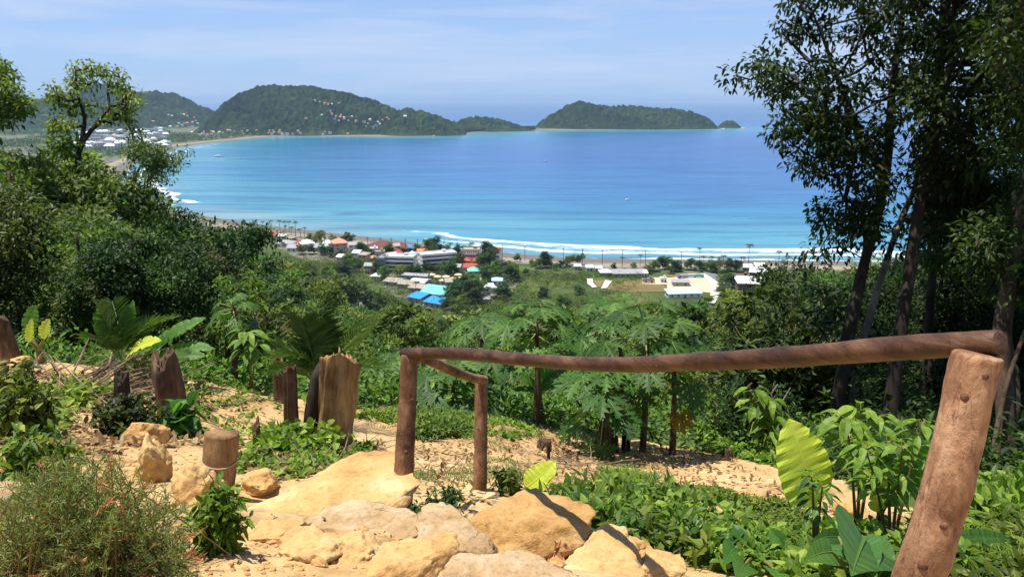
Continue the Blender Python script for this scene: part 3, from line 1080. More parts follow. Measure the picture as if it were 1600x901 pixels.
# px, py of the middle, distance, width and height in photo pixels, depth/width, sink, seed, grey?, flat top, label
ROCKS = [
    (500, 800, 3.75, 290, 110, 0.95, 0.5, 3, 0, 0.35, "broad flat-topped yellow rock slab forming the landing left of the middle post"),
    (585, 835, 3.4, 190, 70, 0.8, 0.42, 14, 1, 0.4, "low greyish trodden slab in front of the middle rail post"),
    (483, 872, 2.85, 120, 95, 0.9, 0.3, 5, 0, None, "rounded yellow boulder right of the bare soil beside the small leafy shrub"),
    (556, 868, 2.85, 100, 78, 0.8, 0.3, 6, 0, None, "dark-sided tan boulder between two larger boulders at the front"),
    (655, 882, 2.7, 150, 84, 0.8, 0.3, 8, 0, None, "large rounded ochre boulder at the bottom centre edge"),
    (705, 838, 3.15, 150, 78, 0.8, 0.36, 9, 1, 0.5, "pale grey crusted stone just below the little dark bush"),
    (815, 832, 3.35, 200, 120, 0.85, 0.34, 12, 0, None, "big smooth yellow boulder crossed by the handrail shadow"),
    (790, 910, 2.6, 260, 60, 0.8, 0.6, 17, 1, 0.3, "wide flat greyish stone step at the front edge"),
    (945, 880, 2.9, 150, 80, 0.9, 0.34, 18, 0, 0.55, "pale flat step stone with a shadow stripe beside the weeds"),
    (1030, 885, 2.9, 95, 62, 0.9, 0.34, 19, 0, None, "ochre block overhanging a dark hollow at the right end of the stones"),
    (912, 842, 3.3, 40, 34, 0.9, 0.2, 20, 0, None, "fist-sized stone wedged right of the big smooth boulder"),
    (975, 850, 3.2, 90, 38, 0.8, 0.3, 27, 0, None, "small tan stone below the broad heart-shaped leaves"),
    (312, 772, 3.75, 92, 74, 0.9, 0.3, 21, 0, None, "rounded yellow boulder at the foot of the wired post stub"),
    (228, 675, 5.5, 64, 38, 0.8, 0.25, 22, 0, None, "lone oval tan boulder on the slope below the broken stumps"),
    (238, 738, 4.3, 76, 92, 0.9, 0.35, 23, 0, None, "upright pinkish boulder behind the feathery bush"),
    (12, 730, 3.9, 72, 66, 0.9, 0.3, 24, 0, None, "yellow boulder at the left edge below the dark leafy shrubs"),
    (22, 785, 3.35, 90, 60, 0.9, 0.3, 25, 1, None, "pale grey boulder at the left edge behind the feathery bush"),
    (405, 752, 4.35, 72, 36, 0.8, 0.3, 26, 0, None, "low yellow rim stone right behind the wired post stub"),
    (566, 762, 4.5, 64, 28, 0.8, 0.3, 29, 0, None, "smooth pale rim stone just left of the middle post"),
    (606, 772, 4.25, 44, 26, 0.8, 0.3, 30, 0, None, "small rim stone touching the middle post"),
    (664, 806, 3.7, 60, 30, 0.8, 0.35, 31, 0, None, "crumbly yellow stone between the middle post and the dark bush"),
    (425, 840, 3.1, 110, 70, 0.8, 0.4, 32, 0, 0.5, "sloping tan rock above the bare soil beside the leafy shrub"),
    (33, 566, 8.6, 40, 18, 0.8, 0.2, 33, 0, None, "flat brown stone among dead twigs below the left stump"),
    (1118, 800, 5.3, 44, 20, 0.8, 0.35, 34, 0, None, "pale stone half buried in the weeds right of the path"),
    (1185, 832, 4.7, 40, 20, 0.8, 0.35, 35, 0, None, "pale stone among weeds left of the young yellow banana leaf"),
    (1330, 790, 5.6, 60, 24, 0.8, 0.35, 36, 0, None, "pale stone behind the broad-leaved saplings"),
]
for px, py, d, w, h, dr, sink, seed, grey, ft, lab in ROCKS:
    k = d / FPX
    if py > 790 and px > 380:
        h, sink, ft = h * 0.84, sink + 0.16, (ft or 0.62)
        w *= 1.08
    w_, h_ = w * k, h * k
    me = rock_mesh("boulder", w_ * 1.12, w_ * dr * 1.1, h_ * 1.35, seed, M_ROCK_GREY if grey else M_ROCK, 15, 5 if w > 60 else 4, 0.10, ft)
    o = link("boulder", me)
    c = P(px, py, d)
    o.location = (c[0], c[1], ground(np.array([c[0]]), np.array([c[1]]))[0] + h_ * 0.5 * (1 - 2 * sink) * 0.9 - 0.05 * h_)
    dz = c[2] - o.location[2]
    o.location.z += np.clip(dz, -0.15, 0.15) * 0.8
    o.rotation_euler = (0.06 * math.sin(seed), 0.06 * math.cos(seed * 2), seed * 1.3)
    tag(o, lab, "rock", "yellow rocks round the path")

# small rubble on the soil
gv = MB()
r = np.random.default_rng(5)
ico = rock_mesh("pebble_source", 1, 1, 0.7, 40, M_ROCK, 6, 1, 0.1)
pv_ = np.zeros(len(ico.vertices) * 3, np.float32); ico.vertices.foreach_get("co", pv_); pv_ = pv_.reshape(-1, 3)
pf_ = np.array([list(p.vertices) for p in ico.polygons])
bpy.data.meshes.remove(ico)
for poly, n, s0 in [([(300, 901), (480, 901), (470, 845), (330, 800)], 260, 0.016), ([(60, 690), (260, 690), (340, 700), (330, 760), (180, 740), (60, 720)], 420, 0.02), ([(90, 640), (250, 620), (260, 690), (60, 690)], 380, 0.022),
                    ([(560, 780), (570, 660), (860, 680), (930, 740), (760, 790)], 520, 0.02), ([(420, 770), (560, 760), (700, 880), (480, 890)], 150, 0.012), ([(700, 870), (900, 850), (1000, 890), (720, 900)], 130, 0.010), ([(400, 770), (560, 750), (720, 840), (1020, 880), (1000, 901), (480, 900)], 120, 0.045), ([(620, 800), (730, 800), (720, 860), (620, 850)], 60, 0.03),
                    ([(950, 715), (1100, 715), (1330, 800), (1200, 800)], 420, 0.024)]:
    q = scatter(poly, n, n)
    sc = s0 * (r.random(n) ** 2.5 * 2.0 + 0.35)
    a = r.uniform(0, 6.28, n)
    ca, sa = np.cos(a), np.sin(a)
    vv = np.stack([pv_[None, :, 0] * ca[:, None] - pv_[None, :, 1] * sa[:, None], pv_[None, :, 0] * sa[:, None] + pv_[None, :, 1] * ca[:, None], pv_[None, :, 2] + 0 * ca[:, None]], -1) * sc[:, None, None]
    vv = vv + (q + np.array([0, 0, 0.1]) * sc[:, None])[:, None, :]
    ff = pf_[None] + np.arange(n)[:, None, None] * len(pv_)
    gv.add(vv.reshape(-1, 3), [ff.reshape(-1, 3)])
struct(gv.build("gravel", M_ROCK), 'stuff')

# wooden handrail
M_POST = bark_mat("weathered_red_brown_wood", (0.11, 0.050, 0.024), (0.25, 0.130, 0.066), (0.42, 0.26, 0.15), 17, (1, 1, 0.35), 0.55, 0.75, 0.012)
M_RAIL = bark_mat("dark_polished_rail_wood", (0.035, 0.016, 0.009), (0.088, 0.042, 0.022), (0.19, 0.105, 0.06), 16, (0.35, 0.25, 1), 0.7, 0.5, 0.010)
M_POST_NEAR = bark_mat("pinkish_brown_debarked_wood", (0.13, 0.056, 0.028), (0.37, 0.205, 0.115), (0.52, 0.345, 0.22), 15, (1, 1, 0.6), 0.9, 0.8, 0.010)
M_KNOT = bark_mat("wood_knots", (0.10, 0.04, 0.022), (0.22, 0.10, 0.055), (0.34, 0.18, 0.10), 40, None, 0.9)
rail = thing("wooden_handrail", "rough wooden handrail of round logs on three posts beside the rocks", "handrail", tuple(P(640, 800, 4.0)))
rv = np.array(rail.location)


def log(name, pts, rads, mat, seed, sides=20, knots=(), label=None):
    s_ = np.linspace(0, 1, len(pts))
    u = np.linspace(0, 1, 44)
    q = np.stack([np.interp(u, s_, np.asarray(pts)[:, k]) for k in range(3)], -1)
    for _ in range(4):
        q[1:-1] = 0.25 * q[:-2] + 0.5 * q[1:-1] + 0.25 * q[2:]
    rr = np.interp(u, np.linspace(0, 1, len(rads)), rads)
    # rounded ends
    e = np.array([0.35, 0.75, 0.94])
    ln = np.linalg.norm(q[-1] - q[0])
    t0, t1 = norm(q[1] - q[0]), norm(q[-1] - q[-2])
    q = np.vstack([q[0] - t0 * rr[0] * 0.16, q[0] - t0 * rr[0] * 0.12, q[0] - t0 * rr[0] * 0.05, q, q[-1] + t1 * rr[-1] * 0.05, q[-1] + t1 * rr[-1] * 0.12, q[-1] + t1 * rr[-1] * 0.16])
    rr = np.concatenate([rr[0] * np.array([0.62, 0.86, 0.96]), rr, rr[-1] * np.array([0.96, 0.86, 0.62])])
    b_ = MB()
    b_.tube(q - rv, rr, sides, True, rough=0.07, seed=seed)
    o = b_.build(name, mat, rail, True)
    if label:
        o['label'] = label
    r_ = np.random.default_rng(seed)
    for u_, a_ in knots:
        i = int(u_ * 48)
        tn = norm(q[i + 1] - q[i])
        s1 = norm(np.array([0, 0, EYE]) - q[i])
        s1 = norm(s1 - np.dot(s1, tn) * tn)
        s2 = np.cross(tn, s1)
        dr = s1 * math.cos(a_) + s2 * math.sin(a_)
        kb = MB()
        c0 = q[i] - rv + dr * rr[i] * 0.86
        kb.tube([c0, c0 + dr * rr[i] * 0.15, c0 + dr * rr[i] * 0.19], [rr[i] * 0.24, rr[i] * 0.17, rr[i] * 0.07], 9, True, rough=0.3, seed=seed + i)
        kb.build("knot", M_KNOT, o, True)
    return o


nearp = [P(1411, 980, 1.52), P(1436, 901, 1.49), P(1481, 760, 1.455), P(1512, 620, 1.44), P(1526, 556, 1.43)]
log("post", nearp, [0.0465, 0.0455, 0.044, 0.044, 0.0435], M_POST_NEAR, 3, 40, [(0.44, 0.3), (0.76, -0.1), (0.34, 0.0), (0.88, 0.5)], "thick pinkish-brown near post leaning to the right")
log("post", [P(627, 830, 3.98), P(633, 700, 4.0), P(640, 556, 4.02)], [0.056, 0.050, 0.044], M_POST, 5, 20, [(0.35, 0.3), (0.6, -0.5), (0.75, 0.6), (0.52, 0.1), (0.2, -0.3)])
log("post", [P(749, 800, 5.1), P(751, 700, 5.1), P(752, 596, 5.1)], [0.048, 0.046, 0.042], M_POST, 7, 18, [(0.3, 0.4), (0.66, -0.4), (0.8, 0.3)], "shorter far post of the handrail")
log("rail", [P(632, 552, 4.05), P(720, 551, 3.65), P(800, 560, 3.25), P(900, 568, 2.85), P(1000, 570, 2.5), P(1100, 564, 2.2), P(1200, 560, 1.95), P(1320, 550, 1.72), P(1450, 540, 1.53), P(1562, 535, 1.41)],
    [0.031, 0.030, 0.028, 0.0265, 0.027, 0.0265, 0.0265, 0.026, 0.0255, 0.0245], M_RAIL, 9, 24, [(0.13, 0.4), (0.24, -0.2), (0.5, 0.3)], "long dark rail from the near post down to the middle post")
log("rail", [P(652, 556, 4.05), P(680, 566, 4.3), P(700, 576, 4.55), P(730, 588, 4.85), P(757, 594, 5.1)], [0.028, 0.030, 0.031, 0.029, 0.031], M_POST, 11, 16, [(0.4, 0.4), (0.75, -0.3)], "short knotty rail sloping down to the far post")

# broken stumps and stubs
M_STUMP = bark_mat("split_stump_wood", (0.13, 0.068, 0.028), (0.37, 0.23, 0.105), (0.58, 0.42, 0.23), 9, (1, 1, 0.16), 0.8, 0.85, 0.03)
M_STUMP_DARK = bark_mat("stump_bark", (0.055, 0.034, 0.022), (0.15, 0.095, 0.06), (0.30, 0.21, 0.14), 9, (1, 1, 0.3), 0.8, 0.9, 0.02)
M_STUB = bark_mat("tan_post_wood", (0.19, 0.11, 0.045), (0.30, 0.185, 0.085), (0.38, 0.26, 0.14), 16, (1, 1, 0.3), 0.45, 0.85, 0.006)


def stump_mesh(w, h, seed, lean=0.0, jag=0.25, taper=0.8, sides=40, rings=34, flare=0.3, flute=0.12, hollow=0.3):
    r_ = np.random.default_rng(seed)
    a = np.linspace(0, 2 * np.pi, sides, endpoint=False)
    u = np.linspace(0, 1, rings)
    circ = np.stack([np.cos(a), np.sin(a)], -1)
    top = 1 + jag * (0.5 * fbm(np.column_stack([circ * 0.9, np.full(sides, seed)]), 2, seed) + 0.055 * fbm(np.column_stack([circ * 3.0, np.full(sides, seed)]), 2, seed + 7))
    U = u[:, None] * top[None, :]
    rad_ = w / 2 * (taper + (1 - taper) * (1 - u)[:, None] + flare * np.exp(-u * 9)[:, None])
    p3 = np.stack([np.cos(a)[None] * 2.2 + 0 * u[:, None], np.sin(a)[None] * 2.2 + 0 * u[:, None], u[:, None] * 1.2 + 0 * a[None]], -1)
    rad_ = rad_ * (1 + flute * fbm(p3 + seed, 4, seed) + 0.05 * fbm(p3 * 5 + seed, 3, seed + 4))
    x = rad_ * np.cos(a) + lean * h * U
    y = rad_ * np.sin(a)
    z = U * h - 0.12
    v = np.stack([x, y, z], -1)
    # a hollow, splintered top
    inner = []
    for k, f in enumerate((0.78, 0.5, 0.22)):
        q = v[-1].copy()
        cx = q.mean(0)
        q = cx + (q - cx) * f
        q[:, 2] = v[-1][:, 2] * (1 - 0.75 * (k + 1) / 3) + cx[2] * 0.75 * (k + 1) / 3 - hollow * w * (k + 1) / 3 + 0.2 * w * r_.normal(size=sides)
        inner.append(q)
    v = np.concatenate([v, np.array(inner)], 0)
    b_ = MB()
    nr = rings + 3
    b_.add(v.reshape(-1, 3), [grid_faces(nr, sides, True)])
    b_.add(v[-1], [np.arange(sides)[None, :]])
    return b_


def on_ground(px, py, d):
    c_ = P(px, py, d)
    z_ = ground(np.array([c_[0]]), np.array([c_[1]]))[0]
    return np.array([c_[0], c_[1], z_])


def stump(px, py, d, wpx, hpx, seed, label, mat=None, **kw):
    k = d / FPX
    c_ = on_ground(px, py, d)
    o = thing("tree_stump", label, "stump", tuple(c_), group="stumps left on the clearing")
    top_z = P(px, py - hpx, d)[2]
    h_ = max(hpx * k * 0.5, top_z - c_[2] + 0.12)
    stump_mesh(wpx * k, h_, seed, **kw).build("trunk", mat or M_STUMP_DARK, o, True)
    return o


s1 = stump(516, 704, 6.9, 42, 166, 4, "tall split pale stump with a ragged top and dark left side", M_STUMP, lean=0.16, jag=0.5, taper=1.2, flare=0.35, flute=0.30, hollow=0.15, sides=64, rings=60)
sb = MB()
k = 6.9 / FPX
sb.tube([(-0.19, -0.01, 0.05), (-0.145, 0.02, 0.32), (-0.09, 0.05, 0.62), (-0.05, 0.06, 0.74)], [0.07, 0.075, 0.06, 0.03], 12, True, rough=0.25, seed=6)
o = sb.build("bark_strip", M_BARK_DARK, s1, True)
r = np.random.default_rng(3)
stump(455, 685, 6.9, 22, 118, 11, "thin leaning dead trunk with a swollen collar beside the tall split stump", M_STUMP_DARK, lean=0.05, jag=0.18, taper=0.85, flare=0.1, flute=0.3)
stump(438, 610, 8.6, 26, 50, 12, "short dark pointed stump behind the thin dead trunk", M_STUMP_DARK, lean=0.0, jag=0.5, taper=0.6)
stump(272, 640, 7.0, 46, 74, 13, "wide brown stump torn to a slanting point beside the banana leaves", M_STUMP_DARK, lean=-0.05, jag=0.5, taper=0.75, flute=0.2)
stump(188, 625, 7.2, 26, 38, 14, "low blackened stump left of the wide torn stump", M_BARK_DARK, lean=0.1, jag=0.3)
stump(18, 550, 9.0, 34, 58, 15, "reddish brown stump at the left edge above the twigs", M_STUMP_DARK, lean=-0.12, jag=0.3, flare=0.8, taper=0.7)
stump(402, 690, 6.4, 14, 34, 16, "small pointed stub among weeds behind the wired post stub", M_STUMP_DARK, jag=0.6)
stump(850, 712, 9.0, 26, 24, 17, "low chopped stump with roots at the edge of the tree shade", M_STUMP_DARK, jag=0.7, flare=1.0)
stump(944, 690, 9.8, 36, 96, 18, "dark leaning trunk stub hung with papaya leaves", M_BARK_DARK, lean=0.14, jag=0.25, flare=0.5, taper=0.7)
stump(857, 712, 8.0, 6, 18, 19, "thin black peg standing in the dry soil", M_BARK_DARK, jag=0.1)
stump(978, 690, 9.9, 14, 26, 28, "small dark stub right of the leaning trunk stub", M_BARK_DARK, jag=0.4)
stump(1136, 725, 9.4, 12, 22, 29, "little red-brown stub at the far edge of the dirt track", M_STUMP_DARK, jag=0.4)

c_ = on_ground(338, 790, 4.0)
o = thing("post_stub", "cut tan post stub with a wire ring leaning behind the boulder", "post", tuple(c_))
k = 4.0 / FPX
top = P(347, 676, 4.0) - c_
base = P(336, 775, 4.0) - c_
st = MB()
uu = np.linspace(0, 1, 30)[:, None]
pp = np.array([base[0], base[1], -0.1]) * (1 - uu) + top * uu
st.tube(pp, np.linspace(25 * k, 26.5 * k, 30) * 0.98, 26, True, rough=0.05, seed=2)
st.build("shaft", M_STUB, o, True)
w_ = MB()
a = np.linspace(0, 2 * np.pi, 40)
cc = top * 0.66 + np.array([base[0], base[1], -0.1]) * 0.34
w_.tube(np.stack([cc[0] + 27.4 * k * np.cos(a), cc[1] + 27.4 * k * np.sin(a), cc[2] + 0.006 * np.sin(a * 2 + 1) - 0.01 * np.cos(a)], -1), 0.0035, 6, False)
w_.build("wire_ring", plain_mat("pale_wire", (0.45, 0.36, 0.22), 0.6), o, True)

# ------------------------------------------------------------------ plants of the clearing
CAMV = np.array([0.0, -0.75, 0.66])


def rel_mb(builder, origin):
    """shift collected vertices so that the plant's foot is its origin"""
    builder.v = [v - np.asarray(origin) for v in builder.v]
    return builder


def banana(label, base, leaves_, stem_w=0.05, stem_h=0.35, group="young banana plants", seed=0, fan=False):
    o_ = on_ground(*base)
    o = thing("banana_plant", label, "plant", tuple(o_), group=group)
    sb = MB()
    tops = [np.array(P(*l[0])) for l in leaves_]
    mean = np.mean(tops, axis=0)
    if not fan:
        top = o_ + (mean - o_) * 0.6
        sb.tube(bez(o_ + [0, 0, -0.05], (o_ + top) / 2 + [0.01, 0, 0], top, 9) - o_, np.linspace(stem_w, stem_w * 0.6, 9), 12, True, rough=0.12, seed=seed)
    else:
        top = o_ + np.array([0, 0, 0.05])
    for p in tops:
        sb.tube(bez(top - [0, 0, 0.02], (top + p) / 2 + [0, 0, 0.03], p, 8) - o_, np.linspace(stem_w * 0.5, 0.010, 8), 8, False, tint=0.7)
    sb.build("stem", M_STEM, o, True)
    for i, l in enumerate(leaves_):
        a, b, c, wpx, tint, mat, up = l[:7]
        lb = MB()
        pa, pb, pc = P(*a), P(*b), P(*c)
        d_ = (a[2] + c[2]) / 2
        strip_leaf(lb, bez(pa, pb, pc, 14) - o_, up, wpx * d_ / FPX, BANANA_SHAPE, fold=l[7] if len(l) > 7 else 0.25, tears=0.25 if wpx < 70 else 0.03, wave=0.02, n=26, seed=seed + i, tint=tint, droop_edge=0.15)
        lb.build("leaf", mat, o)
    return o


M_STEM = leaf_mat("plant_stems", (0.10, 0.06, 0.025), (0.16, 0.12, 0.04), (0.20, 0.24, 0.06), 0, rough=0.5, vary=0.1)
CU = norm(CAMV)
# up vectors: CU faces the visitor, Z faces the sky
banana("large yellow-green young banana leaf standing upright on a red-brown stem", (1278, 850, 4.6),
       [((1274, 792, 4.3), (1262, 735, 4.25), (1232, 654, 4.3), 96, 0.62, M_BANANA_YEL, (0.25, -0.9, 0.35), 0.12)], 0.016, 0.2, None, 3)
banana("banana plant with dark ribbed leaves behind the broad-leaved saplings", (1372, 800, 4.5),
       [((1372, 745, 4.4), (1378, 690, 4.3), (1376, 655, 4.4), 40, 0.35, M_BANANA, (0.3, -0.8, 0.4)),
        ((1395, 765, 4.2), (1425, 730, 4.0), (1466, 690, 3.9), 56, 0.55, M_BANANA, (-0.3, -0.7, 0.7)),
        ((1372, 800, 4.3), (1370, 775, 4.3), (1395, 735, 4.2), 44, 0.8, M_BANANA_YEL, (0.2, -0.9, 0.3)),
        ((1385, 790, 4.3), (1410, 760, 4.2), (1445, 745, 4.1), 36, 0.75, M_BANANA, (0.0, -0.6, 0.8))], 0.03, 0.3, "young banana plants", 8)
banana("single long ribbed banana leaf lying right of the near rail post", (1475, 850, 3.3),
       [((1490, 842, 3.3), (1530, 832, 3.3), (1580, 842, 3.3), 24, 0.2, M_BANANA, (0, -0.75, 0.7))], 0.01, 0.1, None, 12, True)
banana("small yellow-green sapling leaf on a bent stalk beside the big shadowed boulder", (812, 805, 4.9),
       [((820, 762, 4.9), (838, 752, 4.85), (868, 720, 4.9), 44, 0.55, M_BANANA_YEL, (-0.3, -0.8, 0.6))], 0.010, 0.1, None, 15)
banana("young banana plant with one curled yellow leaf and long green leaves on the left slope", (222, 590, 8.4),
       [((200, 560, 8.3), (205, 535, 8.1), (252, 532, 8.0), 34, 0.75, M_BANANA_YEL, (0.0, -0.5, 0.85)),
        ((238, 545, 8.4), (270, 515, 8.4), (322, 496, 8.5), 30, 0.6, M_BANANA, (-0.35, -0.6, 0.7)),
        ((245, 560, 8.4), (285, 535, 8.4), (336, 545, 8.4), 26, 0.65, M_BANANA, (0, -0.5, 0.85)),
        ((250, 562, 8.3), (285, 550, 8.3), (322, 556, 8.3), 26, 0.75, M_BANANA, (0, -0.6, 0.8)),
        ((199, 540, 8.6), (203, 500, 8.7), (208, 468, 8.8), 15, 0.5, M_BANANA, (0.5, -0.8, 0.2)),
        ((160, 530, 8.7), (155, 495, 8.7), (158, 478, 8.6), 22, 0.6, M_BANANA, (0.3, -0.9, 0.2))], 0.06, 0.3, "young banana plants", 21)
banana("two cut banana stems sprouting small upright leaves beside the left stump", (62, 545, 9.0),
       [((48, 525, 9.0), (44, 500, 9.0), (56, 476, 9.0), 26, 0.6, M_BANANA, (0.1, -0.95, 0.3)),
        ((70, 530, 8.9), (66, 512, 8.9), (78, 498, 8.9), 18, 0.6, M_BANANA_YEL, (0.1, -0.95, 0.2)),
        ((46, 535, 8.9), (44, 520, 8.9), (50, 497, 8.9), 14, 0.6, M_BANANA_YEL, (0.1, -0.95, 0.2))], 0.05, 0.25, "young banana plants", 27)
banana("low banana plant with glossy bright leaves behind the thin trunk under the rail", (848, 650, 11.6),
       [((842, 605, 11.6), (848, 580, 11.5), (872, 560, 11.4), 24, 0.65, M_BANANA, (-0.3, -0.7, 0.6)),
        ((846, 600, 11.5), (870, 575, 11.4), (910, 582, 11.3), 20, 0.5, M_BANANA, (0, -0.4, 0.9)),
        ((842, 610, 11.6), (860, 596, 11.4), (900, 605, 11.3), 18, 0.6, M_BANANA, (0, -0.5, 0.85)),
        ((838, 605, 11.6), (820, 585, 11.5), (790, 575, 11.4), 20, 0.6, M_BANANA, (0, -0.5, 0.85)),
        ((840, 610, 11.6), (820, 605, 11.5), (795, 615, 11.4), 18, 0.45, M_BANANA, (0, -0.5, 0.85))], 0.06, 0.3, "young banana plants", 33)
banana("single bright banana sucker leaf right of the dark leaning stub", (976, 690, 9.7),
       [((980, 676, 9.7), (984, 660, 9.7), (1004, 640, 9.7), 16, 0.75, M_BANANA, (0.2, -0.9, 0.4))], 0.015, 0.1, None, 39)
banana("banana leaves at the left forest edge below the shaded trees", (690, 660, 11.2),
       [((690, 620, 11.0), (700, 590, 10.9), (735, 575, 10.8), 18, 0.6, M_BANANA, (0, -0.6, 0.8)), ((688, 622, 11), (670, 595, 11), (640, 590, 10.9), 16, 0.5, M_BANANA, (0, -0.6, 0.8))], 0.04, 0.2, "young banana plants", 42)


def palm(label, base, fronds, seed, trunk=None):
    o_ = on_ground(*base)
    o = thing("coconut_seedling", label, "palm", tuple(o_))
    if trunk:
        b_ = MB()
        b_.tube(bez(o_ + [0, 0, -0.1], o_ + [0.02, 0, trunk / 2], o_ + [0, 0, trunk], 8) - o_, np.linspace(0.10, 0.06, 8), 12, True, rough=0.2)
        b_.build("trunk", M_BARK_BROWN, o, True)
    for i, (a, b, c, ll, tint, pr) in enumerate(fronds):
        lb = MB()
        pa, pb, pc = P(*a), P(*b), P(*c)
        palm_frond(lb, pa - o_, pb - o_, pc - o_, ll, pr, seed + i, tint, 0.012, 0.015, 0.4)
        lb.build("frond", M_PALM, o)
    return o


palm("young coconut palm with stiff fronds fanning out behind the tall split stump", (492, 640, 7.9),
     [((494, 600, 7.9), (500, 540, 7.9), (418, 560, 7.7), 0.30, 0.75, 26), ((495, 600, 7.9), (490, 545, 7.9), (470, 500, 7.6), 0.42, 0.42, 34), ((497, 600, 7.9), (505, 550, 8.0), (500, 492, 7.9), 0.40, 0.40, 34),
      ((500, 600, 7.9), (525, 545, 8.1), (596, 494, 8.3), 0.28, 0.95, 30), ((500, 600, 7.9), (530, 560, 8.0), (600, 575, 7.9), 0.26, 0.6, 26), ((495, 600, 7.9), (455, 560, 7.6), (430, 585, 7.3), 0.25, 0.5, 26),
      ((497, 600, 7.9), (510, 540, 8.3), (555, 505, 8.6), 0.30, 0.45, 26), ((494, 605, 7.9), (470, 560, 8.2), (440, 530, 8.4), 0.28, 0.35, 24)], 3, 0.35)
palm("coconut seedling with broad feathered fronds left of the yellow banana leaf", (188, 590, 8.2),
     [((188, 560, 8.2), (178, 520, 8.2), (152, 478, 8.0), 0.36, 0.6, 36), ((189, 560, 8.2), (190, 515, 8.2), (175, 470, 8.5), 0.34, 0.55, 32), ((190, 560, 8.2), (205, 510, 8.3), (272, 497, 8.2), 0.26, 0.75, 32),
      ((187, 560, 8.2), (165, 530, 8.0), (140, 530, 7.8), 0.30, 0.6, 28), ((188, 560, 8.2), (205, 530, 8.4), (240, 500, 8.6), 0.3, 0.5, 28)], 9, 0.18)


def papaya(label, base, top, leaf_px, n, seed, spread=1.0, yellow=0, low=0.0):
    o_ = on_ground(*base)
    tp = P(*top)
    o = thing("papaya_tree", label, "tree", tuple(o_), group="papaya trees behind the handrail")
    b_ = MB()
    pts = bez(o_ + [0, 0, -0.2], (o_ + tp) / 2 + [0.05, 0, 0], tp, 12) - o_
    b_.tube(pts, np.linspace(0.048, 0.026, 12), 12, True, rough=0.1, seed=seed)
    b_.build("trunk", M_BARK_BROWN, o, True)
    r_ = np.random.default_rng(seed)
    sz = 0.68 * leaf_px * top[2] / FPX
    cb, yb, pb_ = MB(), MB(), MB()
    n = int(n * 1.1)
    for i in range(n):
        a = i * 2.39996 + r_.uniform(-0.3, 0.3)
        u = i / max(1, n - 1)
        el = R(62) * (1 - u) ** 1.2 - R(22 + 30 * low) * u + r_.normal() * 0.12
        pl = sz * (0.65 + 0.75 * u) * spread
        d_ = np.array([math.cos(a) * math.cos(el), math.sin(a) * math.cos(el), math.sin(el)])
        p0 = pts[-1] + np.array([0, 0, -0.35 * sz * u])
        p1 = p0 + d_ * pl
        pb_.tube(bez(p0, p0 + d_ * pl * 0.55 + [0, 0, 0.06 * sz], p1, 6), np.linspace(0.010, 0.006, 6), 5, False, tint=0.7)
        nrm_ = norm(np.array([0, 0, 1.0]) + d_ * (0.25 + 0.55 * u) + 0.18 * r_.normal(size=3))
        f_ = norm(np.array([d_[0], d_[1], -0.2 - 0.35 * u]))
        papaya_leaf(yb if i >= n - yellow else cb, p1, nrm_, f_, (0.6 if i >= n - yellow else 1) * sz * r_.uniform(0.6, 1.2), seed * 50 + i, np.clip(0.62 - 0.3 * u + 0.12 * r_.normal(), 0.1, 1))
    pb_.build("leaf_stalks", M_STALK, o)
    cb.build("crown", M_PAPAYA, o)
    if yellow:
        w = yb.build("yellowed_leaf", M_YELLOWED, o)
        w['label'] = "old leaf turned yellow-brown"
    return o


M_STALK = leaf_mat("papaya_stalks", (0.12, 0.15, 0.05), (0.2, 0.24, 0.08), (0.3, 0.33, 0.13), 0, vary=0.1)
M_YELLOWED = leaf_mat("yellowed_papaya_leaf", (0.25, 0.16, 0.02), (0.36, 0.26, 0.03), (0.45, 0.36, 0.06), 0.4, tcol=(1.1, 1.0, 0.4), vary=0.05)
papaya("papaya tree with a dense dark crown above the rail, thin trunk under it", (836, 668, 10.6), (838, 505, 10.6), 92, 20, 3, 0.9)
papaya("tall papaya with pale-veined star leaves right of the dense papaya", (1003, 700, 9.8), (1010, 512, 9.5), 104, 17, 5, 0.95)
papaya("papaya crown just left of the dense papaya, tips over the rail", (752, 650, 12.0), (752, 522, 12.0), 78, 15, 7, 0.9)
papaya("low papaya with wide fresh leaves seen between the middle and far posts", (705, 650, 10.8), (706, 596, 10.6), 96, 13, 9, 0.8)
papaya("low papaya with dark drooping leaves hiding the leaning trunk stub", (948, 690, 9.4), (946, 602, 9.2), 100, 15, 11, 0.85, 0, 0.6)
papaya("papaya at the right of the row with a yellowed lower leaf", (1050, 700, 9.9), (1052, 560, 9.8), 92, 15, 13, 0.9, 1, 0.3)
papaya("small papaya beyond the row, crown under the pale shed roof", (985, 640, 12.5), (960, 492, 13.0), 72, 13, 15)
papaya("thin papaya beside the left forest edge with drooping whorled leaves", (362, 600, 9.4), (364, 478, 9.3), 46, 15, 17, 0.9, 0, 0.5)
papaya("short papaya sprout behind the coconut palm at the forest edge", (612, 620, 11.5), (612, 580, 11.3), 60, 10, 19, 0.9)


def shrub(label, px, py, d, wpx, hpx, stems, k, leaf_l, leaf_w, mat, seed, name="shrub", droop=0.1, per=5, extra=None, group=None, cat="shrub"):
    o_ = on_ground(px, py, d)
    s_ = d / FPX
    o = thing(name, label, cat, tuple(o_), 0, group)
    sb, lb = shrub_meshes(name, wpx * s_, hpx * s_ * 1.06, stems, k, leaf_l, leaf_w, seed, True, 1.0, droop, per)
    sb.build("stems", M_STEM, o)
    lb.build("foliage", mat, o)
    return o


